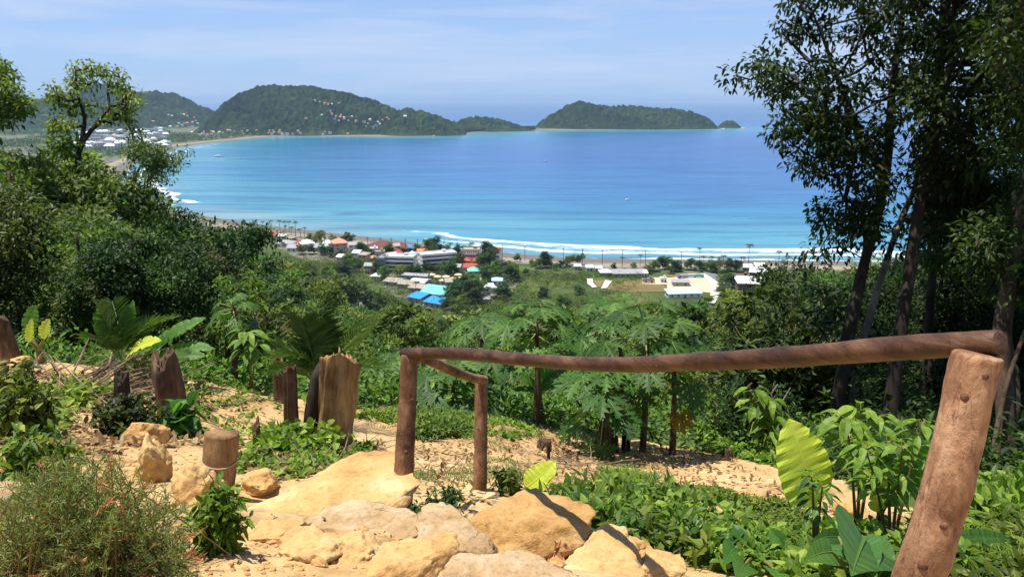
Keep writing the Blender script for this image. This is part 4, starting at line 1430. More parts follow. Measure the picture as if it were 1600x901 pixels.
SH = "leafy shrubs in the clearing"
shrub("small glossy leafy shrub in front of the rocks, right of the feathery bush", 350, 892, 2.75, 80, 104, 34, 9, 0.050, 0.019, M_WEED, 3, group=SH)
shrub("dark rounded shrub at the left edge of the stony slope", 42, 672, 5.2, 96, 96, 34, 9, 0.085, 0.034, M_LEAF_MID, 5, group=SH)
shrub("bright yellow-green shrub above the feathery bush at the left", 66, 752, 3.7, 104, 112, 30, 9, 0.075, 0.026, M_LEAF_YEL, 7, group=SH)
shrub("low dark creeping shrub beside the lone oval boulder", 205, 672, 6.0, 112, 58, 40, 8, 0.075, 0.035, M_LEAF_DARK, 9, group=SH)
shrub("little dark red-stemmed bush at the foot of the middle post", 690, 818, 3.75, 86, 50, 34, 9, 0.036, 0.014, M_LEAF_DARK, 11, group=SH)
shrub("sparse herb at the bottom of the near rail post", 1490, 890, 3.2, 90, 60, 16, 6, 0.09, 0.035, M_WEED, 13, group=SH)
shrub("broad-leaved bush with pale yellow leaf beside the wide torn stump", 285, 672, 6.4, 44, 52, 9, 3, 0.16, 0.13, M_BANANA, 15, group=SH)
shrub("creeper clump with heart leaves around the foot of the tall split stump", 470, 745, 6.0, 150, 40, 44, 6, 0.075, 0.060, M_WEED, 17, group=SH)
shrub("dark leafy clump left of the far post", 800, 785, 5.1, 56, 44, 20, 7, 0.05, 0.018, M_LEAF_DARK, 19, group=SH)
shrub("thin brown-tipped herb bush under the left stump twigs", 26, 620, 7.0, 90, 66, 26, 7, 0.09, 0.035, M_LEAF_OLIVE, 21, group=SH)

# the feathery bush in the left corner
o_ = on_ground(130, 930, 2.55)
o = thing("bottlebrush_bush", "feathery grey-green bush with reddish tips in the near left corner", "shrub", tuple(o_))
sb, lb, tb = MB(), MB(), MB()
r = np.random.default_rng(12)
k = 2.6 / FPX
for i in range(420):
    fx = r.uniform(-1, 1)
    tx, ty = 130 + 195 * fx, 700 + 120 * abs(fx) ** 1.6 + 200 * r.random() ** 1.6
    tip = P(tx, ty, 2.5 + 0.5 * r.normal() * 0.5 + 0.05)
    tip[2] = max(tip[2], float(ground(np.array([tip[0]]), np.array([tip[1]]))[0]) + 0.04)
    root = o_ + np.array([r.normal() * 0.12 + fx * 0.12, r.normal() * 0.1, 0])
    mid = (root + tip) / 2 + np.array([0, 0, 0.06]) + r.normal(size=3) * 0.02
    pts = bez(root, mid, tip, 10)
    sb.tube(pts - o_, np.linspace(0.0028, 0.0009, 10), 4, False)
    u = np.linspace(0.35, 1.0, 26)
    c = np.stack([np.interp(u * 9, np.arange(10), pts[:, q]) for q in range(3)], -1) - o_
    tn = norm(tip - mid)
    n = len(c)
    for rep in range(2):
        d_ = norm(tn[None] * 0.75 + r.normal(size=(n, 3)) * 0.6)
        sd = norm(np.cross(d_, r.normal(size=(n, 3))))
        ln = r.uniform(0.018, 0.034, (n, 1))
        v = np.stack([c, c + d_ * ln * 0.5 + sd * 0.0019, c + d_ * ln, c + d_ * ln * 0.5 - sd * 0.0019], 1)
        ii = np.arange(n)[:, None] * 4
        f = ii + np.array([[0, 1, 2, 3]])
        red = i % 6 == 0
        if red:
            cut = n - 8
            lb.add(v[:cut].reshape(-1, 3), [f[:cut]], np.clip(0.5 + 0.2 * r.normal(size=cut) - 0.2 * (1 - u[:cut]), 0, 1))
            tb.add(v[cut:].reshape(-1, 3), [f[:n - cut]], np.clip(0.5 + 0.25 * r.normal(size=n - cut), 0, 1))
        else:
            lb.add(v.reshape(-1, 3), [f], np.clip(0.5 + 0.22 * r.normal(size=n), 0, 1))
sb.build("stems", M_STEM, o)
lb.build("foliage", M_BRUSH, o)
tb.build("red_tips", M_BRUSH_TIP, o)

# broad-leaved saplings right of the path
def sapling(label, base, tips, leaf_l, leaf_w, per, mat, seed, droop=0.9, group="saplings right of the path"):
    o_ = on_ground(*base)
    o = thing("sapling", label, "plant", tuple(o_), group=group)
    r_ = np.random.default_rng(seed)
    sb, lb = MB(), MB()
    for tx, ty, td in tips:
        tp = P(tx, ty, td)
        pts = bez(o_ + [0, 0, -0.03], (o_ + tp) / 2 + [0, 0, 0.08], tp, 12) - o_
        sb.tube(pts, np.linspace(0.011, 0.003, 12), 6, False)
        cs = [pts[j] for j in (6, 7, 8, 9, 10, 11, 11)]
        for c in cs:
            for q in range(per):
                a = r_.uniform(0, 6.28)
                d0 = np.array([math.cos(a), math.sin(a), 0.45])
                p0 = c + d0 * leaf_l * 0.28
                sb.tube([c, p0], [0.002, 0.0015], 3, False, tint=0.8)
                ln = leaf_l * r_.uniform(0.7, 1.15)
                e = p0 + np.array([math.cos(a), math.sin(a), 0]) * ln * 0.75 + np.array([0, 0, -droop * ln * r_.uniform(0.3, 0.8)])
                strip_leaf(lb, bez(p0, (p0 + e) / 2 + [0, 0, 0.22 * ln], e, 8), (0.05, -0.15, 1), leaf_w * r_.uniform(0.8, 1.15), OVAL_SHAPE, 0.25, 0, 0, 8, seed + q, float(np.clip(0.55 + 0.2 * r_.normal(), 0, 1)))
    sb.build("stem", M_STEM, o)
    lb.build("foliage", mat, o)
    return o


sapling("tall sapling with drooping bright leaves in front of the dark trunks", (1345, 800, 4.3), [(1345, 640, 4.2), (1322, 655, 4.1), (1372, 650, 4.35)], 0.16, 0.055, 3, M_WEED, 3)
sapling("sapling with hanging pale leaf clusters just left of the near rail post", (1400, 800, 4.0), [(1385, 690, 3.8), (1410, 700, 3.7), (1352, 700, 3.7), (1440, 665, 3.9)], 0.13, 0.045, 3, M_WEED, 5)
sapling("slim sapling with a few dark hanging leaves before the yellow banana leaf", (1276, 830, 3.9), [(1268, 745, 3.75), (1285, 760, 3.7)], 0.10, 0.03, 2, M_PAPAYA, 7)
sapling("dark shaded sapling with hand-like leaves right of the near rail post", (1545, 800, 5.2), [(1555, 770, 5.2), (1530, 778, 5.1), (1580, 775, 5.1)], 0.14, 0.05, 3, M_LEAF_DARK, 9)
sapling("leafy sapling with hanging leaves at the forest edge left of the coconut palm", (392, 600, 9.0), [(385, 520, 8.9), (402, 535, 8.9)], 0.26, 0.09, 3, M_LEAF_MID, 11)
sapling("light green sapling in the sun below the dead branch", (1190, 690, 10.0), [(1178, 610, 9.9), (1200, 625, 9.9), (1210, 650, 9.8)], 0.28, 0.11, 3, M_WEED, 13)


def heart_plant(label, base, leaves_, seed, mat=None, shape=HEART_SHAPE):
    o_ = on_ground(*base)
    o = thing("broadleaf_plant", label, "plant", tuple(o_), group="broad heart-leaved plants")
    sb = MB()
    for i, (a, c, wpx, up) in enumerate(leaves_):
        pa, pc = P(*a), P(*c)
        sb.tube(bez(o_, (o_ + pa) / 2 + [0, 0, 0.05], pa, 7) - o_, np.linspace(0.009, 0.005, 7), 6, False, tint=0.8)
        lb = MB()
        strip_leaf(lb, bez(pa, (pa + pc) / 2 + np.array([0, 0, 0.03]), pc, 10) - o_, up, wpx * a[2] / FPX, shape, 0.18, 0, 0.01, 20, seed + i, 0.45 + 0.08 * (i % 3), 0.05, 0.35)
        lb.build("leaf", mat or M_TARO, o)
    sb.build("stems", M_STEM, o)
    return o


heart_plant("low plant with huge dark heart-shaped leaves at the bottom right", (1345, 900, 3.0),
            [((1350, 842, 3.0), (1330, 900, 2.75), 125, (0.1, -0.7, 0.7)), ((1330, 850, 3.05), (1370, 905, 2.8), 84, (-0.2, -0.7, 0.7)), ((1300, 862, 3.0), (1252, 880, 2.85), 46, (0.1, -0.7, 0.8)), ((1360, 850, 3.1), (1402, 880, 2.95), 44, (-0.2, -0.6, 0.9)), ((1310, 838, 3.2), (1262, 850, 3.1), 26, (0.1, -0.8, 0.5))], 3)
heart_plant("low vine with broad dark leaves beside the overhanging ochre block", (990, 850, 4.0),
            [((960, 818, 4.0), (985, 850, 3.8), 50, (0, -0.6, 0.8)), ((985, 835, 3.95), (1030, 870, 3.7), 44, (-0.1, -0.6, 0.8)), ((940, 835, 4.0), (925, 855, 3.85), 34, (0.1, -0.6, 0.8)), ((1010, 840, 4.0), (1050, 852, 3.85), 30, (0, -0.6, 0.8))], 9)
heart_plant("vine with wide fresh leaves over the weeds left of the huge heart leaves", (1180, 880, 3.6),
            [((1150, 855, 3.6), (1130, 885, 3.4), 40, (0, -0.6, 0.8)), ((1180, 850, 3.6), (1195, 885, 3.4), 46, (0, -0.6, 0.8)), ((1215, 860, 3.5), (1240, 895, 3.3), 40, (-0.1, -0.6, 0.8)), ((1165, 880, 3.3), (1150, 910, 3.1), 46, (0, -0.6, 0.8)), ((1210, 890, 3.2), (1225, 920, 3.0), 40, (0, -0.6, 0.8))], 15)

# weeds, litter and twigs
def weeds(poly, n, h, leaf_l, leaf_w, mat, seed, k=6, name="weeds", detail=True, dens=None):
    q = scatter(poly, n, seed)
    r_ = np.random.default_rng(seed)
    if dens is not None:
        keep = fbm(q * np.array([1, 1, 0]) * dens, 3, seed) > 0.0
        q = q[keep]
    hh = h * r_.uniform(0.3, 1.2, len(q)) * (0.75 + 0.4 * fbm(q * np.array([0.9, 0.9, 0]), 2, seed + 1))
    q = q + np.stack([0 * hh, 0 * hh, np.maximum(hh * 0.7, 0.01)], -1)
    b_ = MB()
    leaves(b_, q, k, np.maximum(hh * 0.6, 0.02), leaf_l, leaf_w, 0.15, 0.6, seed, None, detail)
    return struct(b_.build(name, mat), 'stuff')


weeds([(285, 640), (300, 585), (400, 575), (440, 600), (440, 690), (410, 715), (360, 690)], 3400, 0.12, 0.07, 0.037, M_WEED, 51, 8)
weeds([(835, 805), (870, 780), (980, 765), (1060, 795), (1190, 845), (1260, 860), (1220, 901), (1090, 885), (1040, 850), (930, 850)], 3400, 0.10, 0.058, 0.030, M_WEED, 52, 7, dens=0.9)
weeds([(850, 805), (880, 795), (980, 785), (1060, 805), (1180, 850), (1240, 870), (1100, 880), (1040, 850), (930, 845)], 260, 0.18, 0.085, 0.038, M_WEED, 521, 7)
weeds([(835, 805), (870, 780), (980, 765), (1060, 795), (1190, 845), (1260, 870), (1220, 901), (1090, 885), (930, 850)], 300, 0.14, 0.12, 0.030, M_LEAF_YEL, 522, 9, dens=1.4)
weeds([(850, 815), (980, 775), (1180, 850), (1240, 890), (1090, 885), (950, 845)], 150, 0.14, 0.11, 0.085, M_TARO, 523, 4, dens=1.1)
weeds([(1040, 760), (1120, 765), (1270, 815), (1260, 845), (1150, 800)], 1500, 0.08, 0.045, 0.020, M_LEAF_YEL, 53, 7)
weeds([(1440, 880), (1480, 810), (1620, 790), (1700, 901), (1600, 960), (1400, 960)], 2200, 0.22, 0.085, 0.035, M_LEAF_YEL, 54, 7)
weeds([(1440, 860), (1500, 800), (1640, 770), (1680, 840)], 900, 0.28, 0.13, 0.045, M_WEED, 541, 7)
weeds([(1095, 690), (1130, 685), (1235, 705), (1255, 745), (1180, 722)], 800, 0.22, 0.10, 0.045, M_WEED, 55, 7)
weeds([(645, 690), (650, 650), (720, 652), (730, 680)], 520, 0.12, 0.07, 0.032, M_LEAF_YEL, 56, 7)
weeds([(370, 740), (390, 670), (480, 660), (580, 700), (580, 735), (470, 750)], 900, 0.07, 0.06, 0.036, M_WEED, 57, 7, dens=1.2)
weeds([(930, 745), (980, 752), (1050, 780), (1010, 800), (960, 775)], 400, 0.07, 0.06, 0.026, M_LEAF_YEL, 58, 7)
weeds([(1230, 900), (1250, 850), (1330, 830), (1420, 870), (1420, 940), (1250, 940)], 800, 0.13, 0.08, 0.04, M_WEED, 581, 7)
weeds([(0, 720), (0, 610), (90, 590), (300, 620), (290, 660), (150, 640), (60, 700)], 520, 0.18, 0.09, 0.042, M_LEAF_YEL, 59, 7, dens=0.9)
weeds([(540, 650), (640, 640), (800, 655), (850, 680), (760, 690), (640, 668)], 900, 0.09, 0.07, 0.03, M_LEAF_YEL, 60, 7, dens=0.8)


def patchy_grass(poly, n, h, seed, mat=None):
    q = scatter(poly, n, seed)
    q = q[fbm(q * np.array([1.1, 1.1, 0]), 3, seed) > 0.02]
    r_ = np.random.default_rng(seed)
    b_ = MB()
    n = len(q)
    a = r_.uniform(0, 6.28, n)
    d_ = np.stack([np.cos(a), np.sin(a), 0 * a], -1)
    hh = h * r_.uniform(0.3, 1.2, (n, 1))
    w = np.stack([-np.sin(a), np.cos(a), 0 * a], -1) * 0.0045
    up = np.array([0, 0, 1.0])
    v = np.stack([q - w, q + w, q + up * hh * 0.5 + d_ * hh * 0.45 + w * 0.6, q + up * hh * 0.5 + d_ * hh * 0.45 - w * 0.6, q + up * hh * 0.55 + d_ * hh * 1.0], 1)
    i = np.arange(n)[:, None] * 5
    b_.add(v.reshape(-1, 3), [i + np.array([[0, 1, 2, 3]]), i + np.array([[3, 2, 4]])], np.clip(0.5 + 0.25 * r_.normal(size=n), 0, 1))
    return struct(b_.build("grass", mat or M_WEED), 'stuff')


patchy_grass([(560, 700), (640, 660), (850, 680), (900, 720), (780, 770), (600, 740)], 3200, 0.08, 61, M_LEAF_OLIVE)
patchy_grass([(940, 735), (1100, 750), (1260, 820), (1250, 850), (1000, 800)], 7000, 0.12, 62)
patchy_grass([(600, 665), (700, 650), (840, 672), (760, 690)], 4000, 0.14, 63)
patchy_grass([(1380, 880), (1600, 800), (1640, 901), (1500, 960)], 4500, 0.24, 64)
patchy_grass([(850, 805), (980, 780), (1220, 865), (1100, 890), (940, 850)], 3500, 0.17, 65)
patchy_grass([(290, 640), (320, 585), (440, 600), (440, 700), (360, 690)], 3000, 0.22, 66)


def litter(poly, n, size, seed, name="leaf_litter"):
    q = scatter(poly, n, seed)
    b_ = MB()
    leaves(b_, q + np.array([0, 0, 0.012]), 1, 0.012, size, size * 0.42, 0.0, 0.85, seed, None, True)
    return struct(b_.build(name, M_DRY), 'stuff')


litter([(0, 700), (0, 580), (330, 600), (330, 700), (120, 720)], 1500, 0.10, 71)
litter([(380, 760), (400, 700), (600, 690), (610, 760)], 900, 0.08, 72)
litter([(600, 770), (640, 660), (860, 670), (930, 740), (760, 790)], 1100, 0.07, 73)
litter([(900, 740), (870, 690), (1100, 700), (1330, 800), (1280, 830)], 900, 0.08, 74)
litter([(320, 890), (440, 770), (640, 790), (900, 860), (700, 890)], 120, 0.03, 75)
litter([(850, 800), (980, 760), (1250, 850), (1230, 901), (1060, 880)], 700, 0.07, 77)
litter([(1400, 900), (1480, 810), (1640, 790), (1600, 950)], 500, 0.09, 78)
litter([(290, 640), (430, 600), (450, 700), (370, 700)], 400, 0.08, 79)
tw = MB()
r = np.random.default_rng(76)
for poly, n, ln, rd in [([(0, 640), (0, 575), (200, 580), (330, 640), (200, 680)], 120, 0.55, 0.009), ([(90, 600), (180, 600), (170, 640), (90, 630)], 60, 0.9, 0.013), ([(400, 750), (420, 700), (600, 700), (600, 750)], 90, 0.3, 0.005), ([(840, 720), (880, 700), (980, 720), (930, 740)], 40, 0.35, 0.007),
                        ([(600, 760), (650, 670), (860, 690), (900, 740)], 60, 0.25, 0.004)]:
    for q in scatter(poly, n, n):
        a = r.uniform(0, 6.28)
        l_ = ln * r.uniform(0.4, 1.3)
        d_ = np.array([math.cos(a), math.sin(a), r.uniform(-0.05, 0.28)])
        p0 = q + [0, 0, 0.02]
        p1 = p0 + d_ * l_
        tw.tube([p0, (p0 + p1) / 2 + r.normal(size=3) * 0.04 * l_, p1], [rd, rd * 0.8, rd * 0.4], 5, True, tint=r.random())
struct(tw.build("brushwood", bark_mat("dead_twigs", (0.10, 0.065, 0.04), (0.24, 0.17, 0.11), (0.40, 0.31, 0.22), 12)), 'stuff')

o_ = on_ground(1170, 650, 10.6)
o = thing("dead_branch", "bare pale dead branch snagged in the bushes left of the dark trunks", "branch", tuple(o_))
b_ = MB()
for pts, r0 in [([(1195, 668, 10.5), (1178, 625, 10.3), (1166, 606, 10.2), (1175, 598, 10.2)], 0.03), ([(1205, 690, 10.5), (1215, 640, 10.4), (1205, 615, 10.3), (1215, 600, 10.4)], 0.022), ([(1215, 640, 10.4), (1235, 605, 10.5)], 0.015)]:
    q = np.array([P(*p) for p in pts]) - o_
    b_.tube(q, np.linspace(r0, r0 * 0.4, len(q)), 7, True, rough=0.15)
b_.build("wood", M_BARK_PALE, o, True)
b_ = MB()
o_ = P(868, 862, 2.9)
b_.tube([(0, 0, -0.01), (0.012, 0, 0.02), (0.02, 0.01, 0.045)], [0.005, 0.004, 0.002], 6)
leaves(b_, np.array([[0, 0, 0.01], [0.02, 0, 0.03]]), 5, 0.012, 0.04, 0.018, 0.3, 0.3, 4)
o = b_.build("dry_sprig", plain_mat("dry_red_leaf", (0.25, 0.09, 0.045), 0.8))
o.location = tuple(o_)
tag(o, "withered reddish sprig on the big boulder in the rail shadow", "leaf")

# ------------------------------------------------------------------ forest
def px_cloud(poly, n, d0, d1, seed):
    """points filling a crown: spread over an outline and through its own depth"""
    r_ = np.random.default_rng(seed)
    poly = np.asarray(poly, float)
    lo, hi = poly.min(0), poly.max(0)
    q = []
    while len(q) < n:
        c = lo + (hi - lo) * r_.random((4 * n, 2))
        c = c[inpoly(c[:, 0], c[:, 1], poly)]
        q.extend(c.tolist())
    q = np.array(q[:n])
    d = d0 + (d1 - d0) * r_.random(n)
    return np.array([P(a, b, e) for (a, b), e in zip(q, d)])


def custom_tree(label, base, trunks, clouds, k, cl_r, leaf_l, leaf_w, mat, bark, seed, group=None, r_tip=0.012, frac=0.35, power=0.45, droop=0.4, foot=True, name="broadleaf_tree"):
    """a particular tree of the view: its own trunk line and its own crown"""
    o_ = on_ground(*base)
    o = thing(name, label, "tree", tuple(o_), 0, group)
    tl = []
    for i, (pts, rr) in enumerate(trunks):
        q = [P(*p) for p in pts]
        if i == 0 and foot:
            q = [o_ + [0, 0, -0.3]] + q
            rr = [rr[0] * 1.35] + list(rr)
        tl.append((np.array(q) - o_, rr))
    cl = np.vstack([px_cloud(*c, seed + 7 * i) for i, c in enumerate(clouds)]) - o_
    wb, cb = MB(), MB()
    tree_wood(wb, tl, cl, r_tip, frac, power, 6, seed=seed)
    leaves(cb, cl, k, cl_r, leaf_l, leaf_w, droop, 0.5, seed + 1, None, True)
    wb.build("trunk", bark, o, True)
    cb.build("crown", mat, o)
    return o


RT = "tall shade trees on the right"
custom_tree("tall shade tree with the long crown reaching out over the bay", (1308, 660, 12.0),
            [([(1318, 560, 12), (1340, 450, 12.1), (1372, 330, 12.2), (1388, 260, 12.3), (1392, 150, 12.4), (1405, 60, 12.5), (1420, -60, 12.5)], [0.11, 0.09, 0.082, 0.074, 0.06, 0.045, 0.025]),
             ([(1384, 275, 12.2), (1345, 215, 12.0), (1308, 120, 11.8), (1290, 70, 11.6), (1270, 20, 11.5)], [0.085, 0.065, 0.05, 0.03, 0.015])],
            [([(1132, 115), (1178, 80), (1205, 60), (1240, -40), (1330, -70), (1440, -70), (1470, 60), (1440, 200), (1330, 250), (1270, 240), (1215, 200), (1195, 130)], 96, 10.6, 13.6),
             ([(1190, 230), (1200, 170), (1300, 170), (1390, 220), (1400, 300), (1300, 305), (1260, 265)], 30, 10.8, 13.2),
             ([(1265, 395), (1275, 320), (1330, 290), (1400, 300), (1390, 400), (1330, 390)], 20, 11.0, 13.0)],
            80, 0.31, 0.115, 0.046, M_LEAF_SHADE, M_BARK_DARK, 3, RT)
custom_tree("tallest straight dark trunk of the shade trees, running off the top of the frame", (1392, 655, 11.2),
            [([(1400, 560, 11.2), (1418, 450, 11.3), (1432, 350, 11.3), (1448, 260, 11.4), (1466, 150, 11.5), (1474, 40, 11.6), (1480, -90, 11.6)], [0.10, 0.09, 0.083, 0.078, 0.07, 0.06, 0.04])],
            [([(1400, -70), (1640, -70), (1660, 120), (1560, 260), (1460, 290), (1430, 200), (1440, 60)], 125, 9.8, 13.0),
             ([(1420, 250), (1560, 230), (1600, 330), (1500, 340)], 34, 10.5, 13), ([(1400, -430), (1780, -430), (1780, -70), (1420, -70)], 130, 8.5, 14)],  # last cloud: unseen upper crown, added to shade the wood below
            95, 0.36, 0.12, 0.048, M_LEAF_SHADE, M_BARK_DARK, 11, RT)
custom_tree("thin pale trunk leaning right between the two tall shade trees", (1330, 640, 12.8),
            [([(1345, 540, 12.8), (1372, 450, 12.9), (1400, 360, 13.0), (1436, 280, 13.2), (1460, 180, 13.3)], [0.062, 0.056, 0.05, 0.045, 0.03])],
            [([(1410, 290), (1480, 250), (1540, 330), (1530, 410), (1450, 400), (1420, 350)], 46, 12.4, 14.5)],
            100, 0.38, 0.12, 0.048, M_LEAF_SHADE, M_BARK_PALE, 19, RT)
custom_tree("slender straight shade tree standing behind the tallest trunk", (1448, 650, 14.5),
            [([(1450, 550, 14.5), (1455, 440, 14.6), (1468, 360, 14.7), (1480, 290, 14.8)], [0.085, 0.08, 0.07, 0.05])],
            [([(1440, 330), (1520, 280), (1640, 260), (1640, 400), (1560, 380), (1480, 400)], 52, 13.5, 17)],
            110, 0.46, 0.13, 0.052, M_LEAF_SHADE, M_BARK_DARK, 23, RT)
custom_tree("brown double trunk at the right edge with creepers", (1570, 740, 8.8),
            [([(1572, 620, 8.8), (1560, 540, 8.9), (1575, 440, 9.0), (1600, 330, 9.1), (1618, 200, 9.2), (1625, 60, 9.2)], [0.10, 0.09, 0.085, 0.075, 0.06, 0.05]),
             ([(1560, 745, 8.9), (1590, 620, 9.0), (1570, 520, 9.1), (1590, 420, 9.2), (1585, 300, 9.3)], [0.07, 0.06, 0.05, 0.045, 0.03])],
            [([(1530, 40), (1660, -60), (1680, 330), (1600, 330), (1560, 230)], 60, 8.0, 10.5), ([(1500, 380), (1560, 330), (1640, 320), (1640, 470), (1560, 450)], 26, 8.4, 10.2), ([(1530, -500), (1850, -500), (1800, -70), (1560, -70)], 90, 6.2, 10.5)],  # last cloud lies out of view, added overhead to cast shade
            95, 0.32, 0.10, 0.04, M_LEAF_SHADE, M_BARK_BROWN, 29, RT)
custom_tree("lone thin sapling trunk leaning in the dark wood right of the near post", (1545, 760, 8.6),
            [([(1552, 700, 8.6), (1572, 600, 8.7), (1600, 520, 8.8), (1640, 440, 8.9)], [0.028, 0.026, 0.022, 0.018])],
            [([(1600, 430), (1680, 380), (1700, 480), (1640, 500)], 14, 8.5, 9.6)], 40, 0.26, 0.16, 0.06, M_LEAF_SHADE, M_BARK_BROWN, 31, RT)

LT = None
custom_tree("thin tall tree with an open feathery crown rising above the left forest", (118, 330, 33),
            [([(118, 255, 33), (124, 225, 33), (138, 203, 33), (158, 190, 33.2)], [0.16, 0.15, 0.12, 0.09]),
             ([(128, 222, 33), (133, 185, 33), (122, 150, 32.5), (118, 110, 32.3)], [0.11, 0.08, 0.05, 0.03]),
             ([(150, 193, 33), (172, 170, 33.5), (168, 140, 33.6), (178, 108, 33.8)], [0.07, 0.055, 0.04, 0.02])],
            [([(105, 105), (118, 96), (142, 100), (152, 120), (140, 138), (118, 130)], 15, 32, 34), ([(160, 108), (176, 102), (194, 125), (208, 130), (214, 150), (188, 150), (172, 140)], 16, 32.8, 34.6),
             ([(68, 152), (85, 126), (118, 128), (140, 145), (120, 168), (85, 165)], 20, 31.5, 34), ([(95, 165), (150, 160), (212, 150), (218, 170), (205, 195), (160, 188), (115, 186)], 26, 32, 35),
             ([(55, 180), (80, 182), (112, 192), (106, 204), (68, 198)], 10, 31.5, 33), ([(195, 175), (216, 170), (214, 208), (195, 208)], 8, 33, 35)],
            30, 0.42, 0.20, 0.08, M_LEAF_MID, M_BARK_DARK, 41, LT, 0.022, 0.25)
custom_tree("tall leafy tree cut by the left edge of the picture, top against the sky", (-40, 330, 28),
            [([(-30, 250, 28), (-20, 200, 28), (-5, 160, 28), (0, 120, 28)], [0.16, 0.14, 0.1, 0.04])],
            [([(-70, 150), (-20, 95), (10, 100), (20, 130), (12, 150), (-10, 150)], 40, 27, 30), ([(-60, 150), (30, 150), (46, 158), (30, 182), (0, 190), (-60, 190)], 50, 27, 30)],
            50, 0.5, 0.21, 0.085, M_LEAF_YEL, M_BARK_DARK, 43, LT, 0.02)
custom_tree("sparse grey tree with thin drooping sprays in front of the far beach", (215, 380, 44),
            [([(205, 330, 44), (208, 290, 44), (215, 262, 44), (228, 245, 44)], [0.17, 0.14, 0.1, 0.05])],
            [([(180, 228), (215, 220), (252, 226), (252, 250), (205, 250)], 40, 42, 46), ([(235, 238), (290, 236), (286, 262), (260, 290), (232, 268)], 34, 42, 46), ([(200, 255), (240, 262), (245, 300), (215, 330), (195, 300)], 34, 42, 46)],
            34, 0.6, 0.24, 0.09, M_LEAF_OLIVE, M_BARK_PALE, 47, LT, 0.022)

# kinds of trees
KN = [  # close kinds: many fine leaves
    make_tree_mesh("dark_dense", 10, 8.4, 8.2, 92, 120, 0.30, 0.15, 101, M_LEAF_DARK, M_BARK_DARK, 0.85, False, lumps=6, hollow=0.85, flat=0.68),
    make_tree_mesh("mid_layered", 10, 8.6, 8.0, 88, 120, 0.31, 0.15, 102, M_LEAF_MID, M_BARK_BROWN, 0.80, False, lumps=7, hollow=0.85, flat=0.68),
    make_tree_mesh("olive_fine", 10, 7.6, 8.2, 95, 120, 0.26, 0.12, 103, M_LEAF_OLIVE, M_BARK_DARK, 0.75, False, lumps=6, hollow=0.85, flat=0.68),
    make_tree_mesh("yellow_broad", 10, 8.8, 7.6, 84, 120, 0.33, 0.16, 104, M_LEAF_YEL, M_BARK_BROWN, 0.8, False, lumps=7, hollow=0.85, flat=0.68),
    make_tree_mesh("feather_mid", 10, 8.0, 8.4, 84, 130, 0.34, 0.11, 105, M_LEAF_MID, M_BARK_DARK, 0.85, False, lumps=12, droop=0.7),
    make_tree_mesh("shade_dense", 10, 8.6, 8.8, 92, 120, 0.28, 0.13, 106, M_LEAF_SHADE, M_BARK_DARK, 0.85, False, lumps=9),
]
KF = [
    make_tree_mesh("far_dark", 10, 9.6, 8.6, 90, 46, 0.55, 0.30, 111, M_LEAF_DARK, M_BARK_DARK, 0.9, False, lumps=8, r_tip=0.03),
    make_tree_mesh("far_mid", 10, 9.8, 8.2, 90, 46, 0.55, 0.30, 112, M_LEAF_MID, M_BARK_BROWN, 0.9, False, lumps=10, r_tip=0.03),
    make_tree_mesh("far_olive", 10, 9.0, 8.6, 90, 46, 0.50, 0.26, 113, M_LEAF_OLIVE, M_BARK_DARK, 0.9, False, lumps=9, r_tip=0.03),
    make_tree_mesh("far_yellow", 10, 10.2, 7.6, 90, 46, 0.55, 0.30, 114, M_LEAF_YEL, M_BARK_BROWN, 0.9, False, lumps=11, r_tip=0.03),
    make_tree_mesh("far_tall", 10, 7.0, 9.0, 80, 46, 0.52, 0.28, 115, M_LEAF_DARK, M_BARK_DARK, 0.8, False, lumps=8, r_tip=0.03),
]
SKY_X = [-400, -200, 0, 60, 120, 200, 213, 240, 300, 340, 380, 430, 447, 480, 520, 560, 600, 640, 700, 760, 900, 1100, 1150, 1190, 1215, 1270, 1320, 1400, 1600, 2000]
SKY_Y = [120, 150, 192, 200, 222, 262, 292, 312, 322, 312, 332, 385, 410, 398, 418, 440, 462, 492, 512, 480, 470, 474, 464, 440, 402, 386, 380, 345, 300, 250]
WORDS = {'DARK': "dark green", 'MID': "mid green", 'OLIVE': "olive green", 'YEL': "yellow-green", 'SHADE': "deep shaded green", 'TALL': "narrow dark green"}
KN_W = ['DARK', 'MID', 'OLIVE', 'YEL', 'MID', 'SHADE']
KF_W = ['DARK', 'MID', 'OLIVE', 'YEL', 'TALL']


def allowed_height(x, y, z0, margin=0.0):
    """how tall a tree standing here may be without hiding what is seen above it in the view"""
    lo, hi = 0.3, 30.0
    for _ in range(18):
        h = (lo + hi) / 2
        px, py, _d = project(np.array([x, y, z0 + h]))
        if py > np.interp(px, SKY_X, SKY_Y) + margin:
            lo = h
        else:
            hi = h
    return lo


r = np.random.default_rng(2024)
n_near = n_far = 0
BUSH = [shrub_meshes("bush", 2.1, 1.7, 80, 14, 0.13, 0.052, 200 + i, False, 1.0, 0.15, 5) for i in range(4)]
BUSH_M = []
for i, (sb, lb) in enumerate(BUSH):
    BUSH_M.append((lb.mesh("bush_foliage", [M_LEAF_MID, M_LEAF_YEL, M_LEAF_DARK, M_LEAF_MID][i]), sb.mesh("bush_stems", M_STEM)))
BUSH_WORD = ["mid green", "yellow-green", "dark green", "fresh green"]


def region(x, y):
    u = x / max(y, 1)
    rr_ = math.hypot(x, y)
    if u < -0.27:
        return "left forest" if rr_ < 90 else "wooded spur on the left"
    if u > 0.33:
        return "shady wood on the right" if rr_ < 45 else "wooded slope on the right"
    return "valley slope below the papayas"


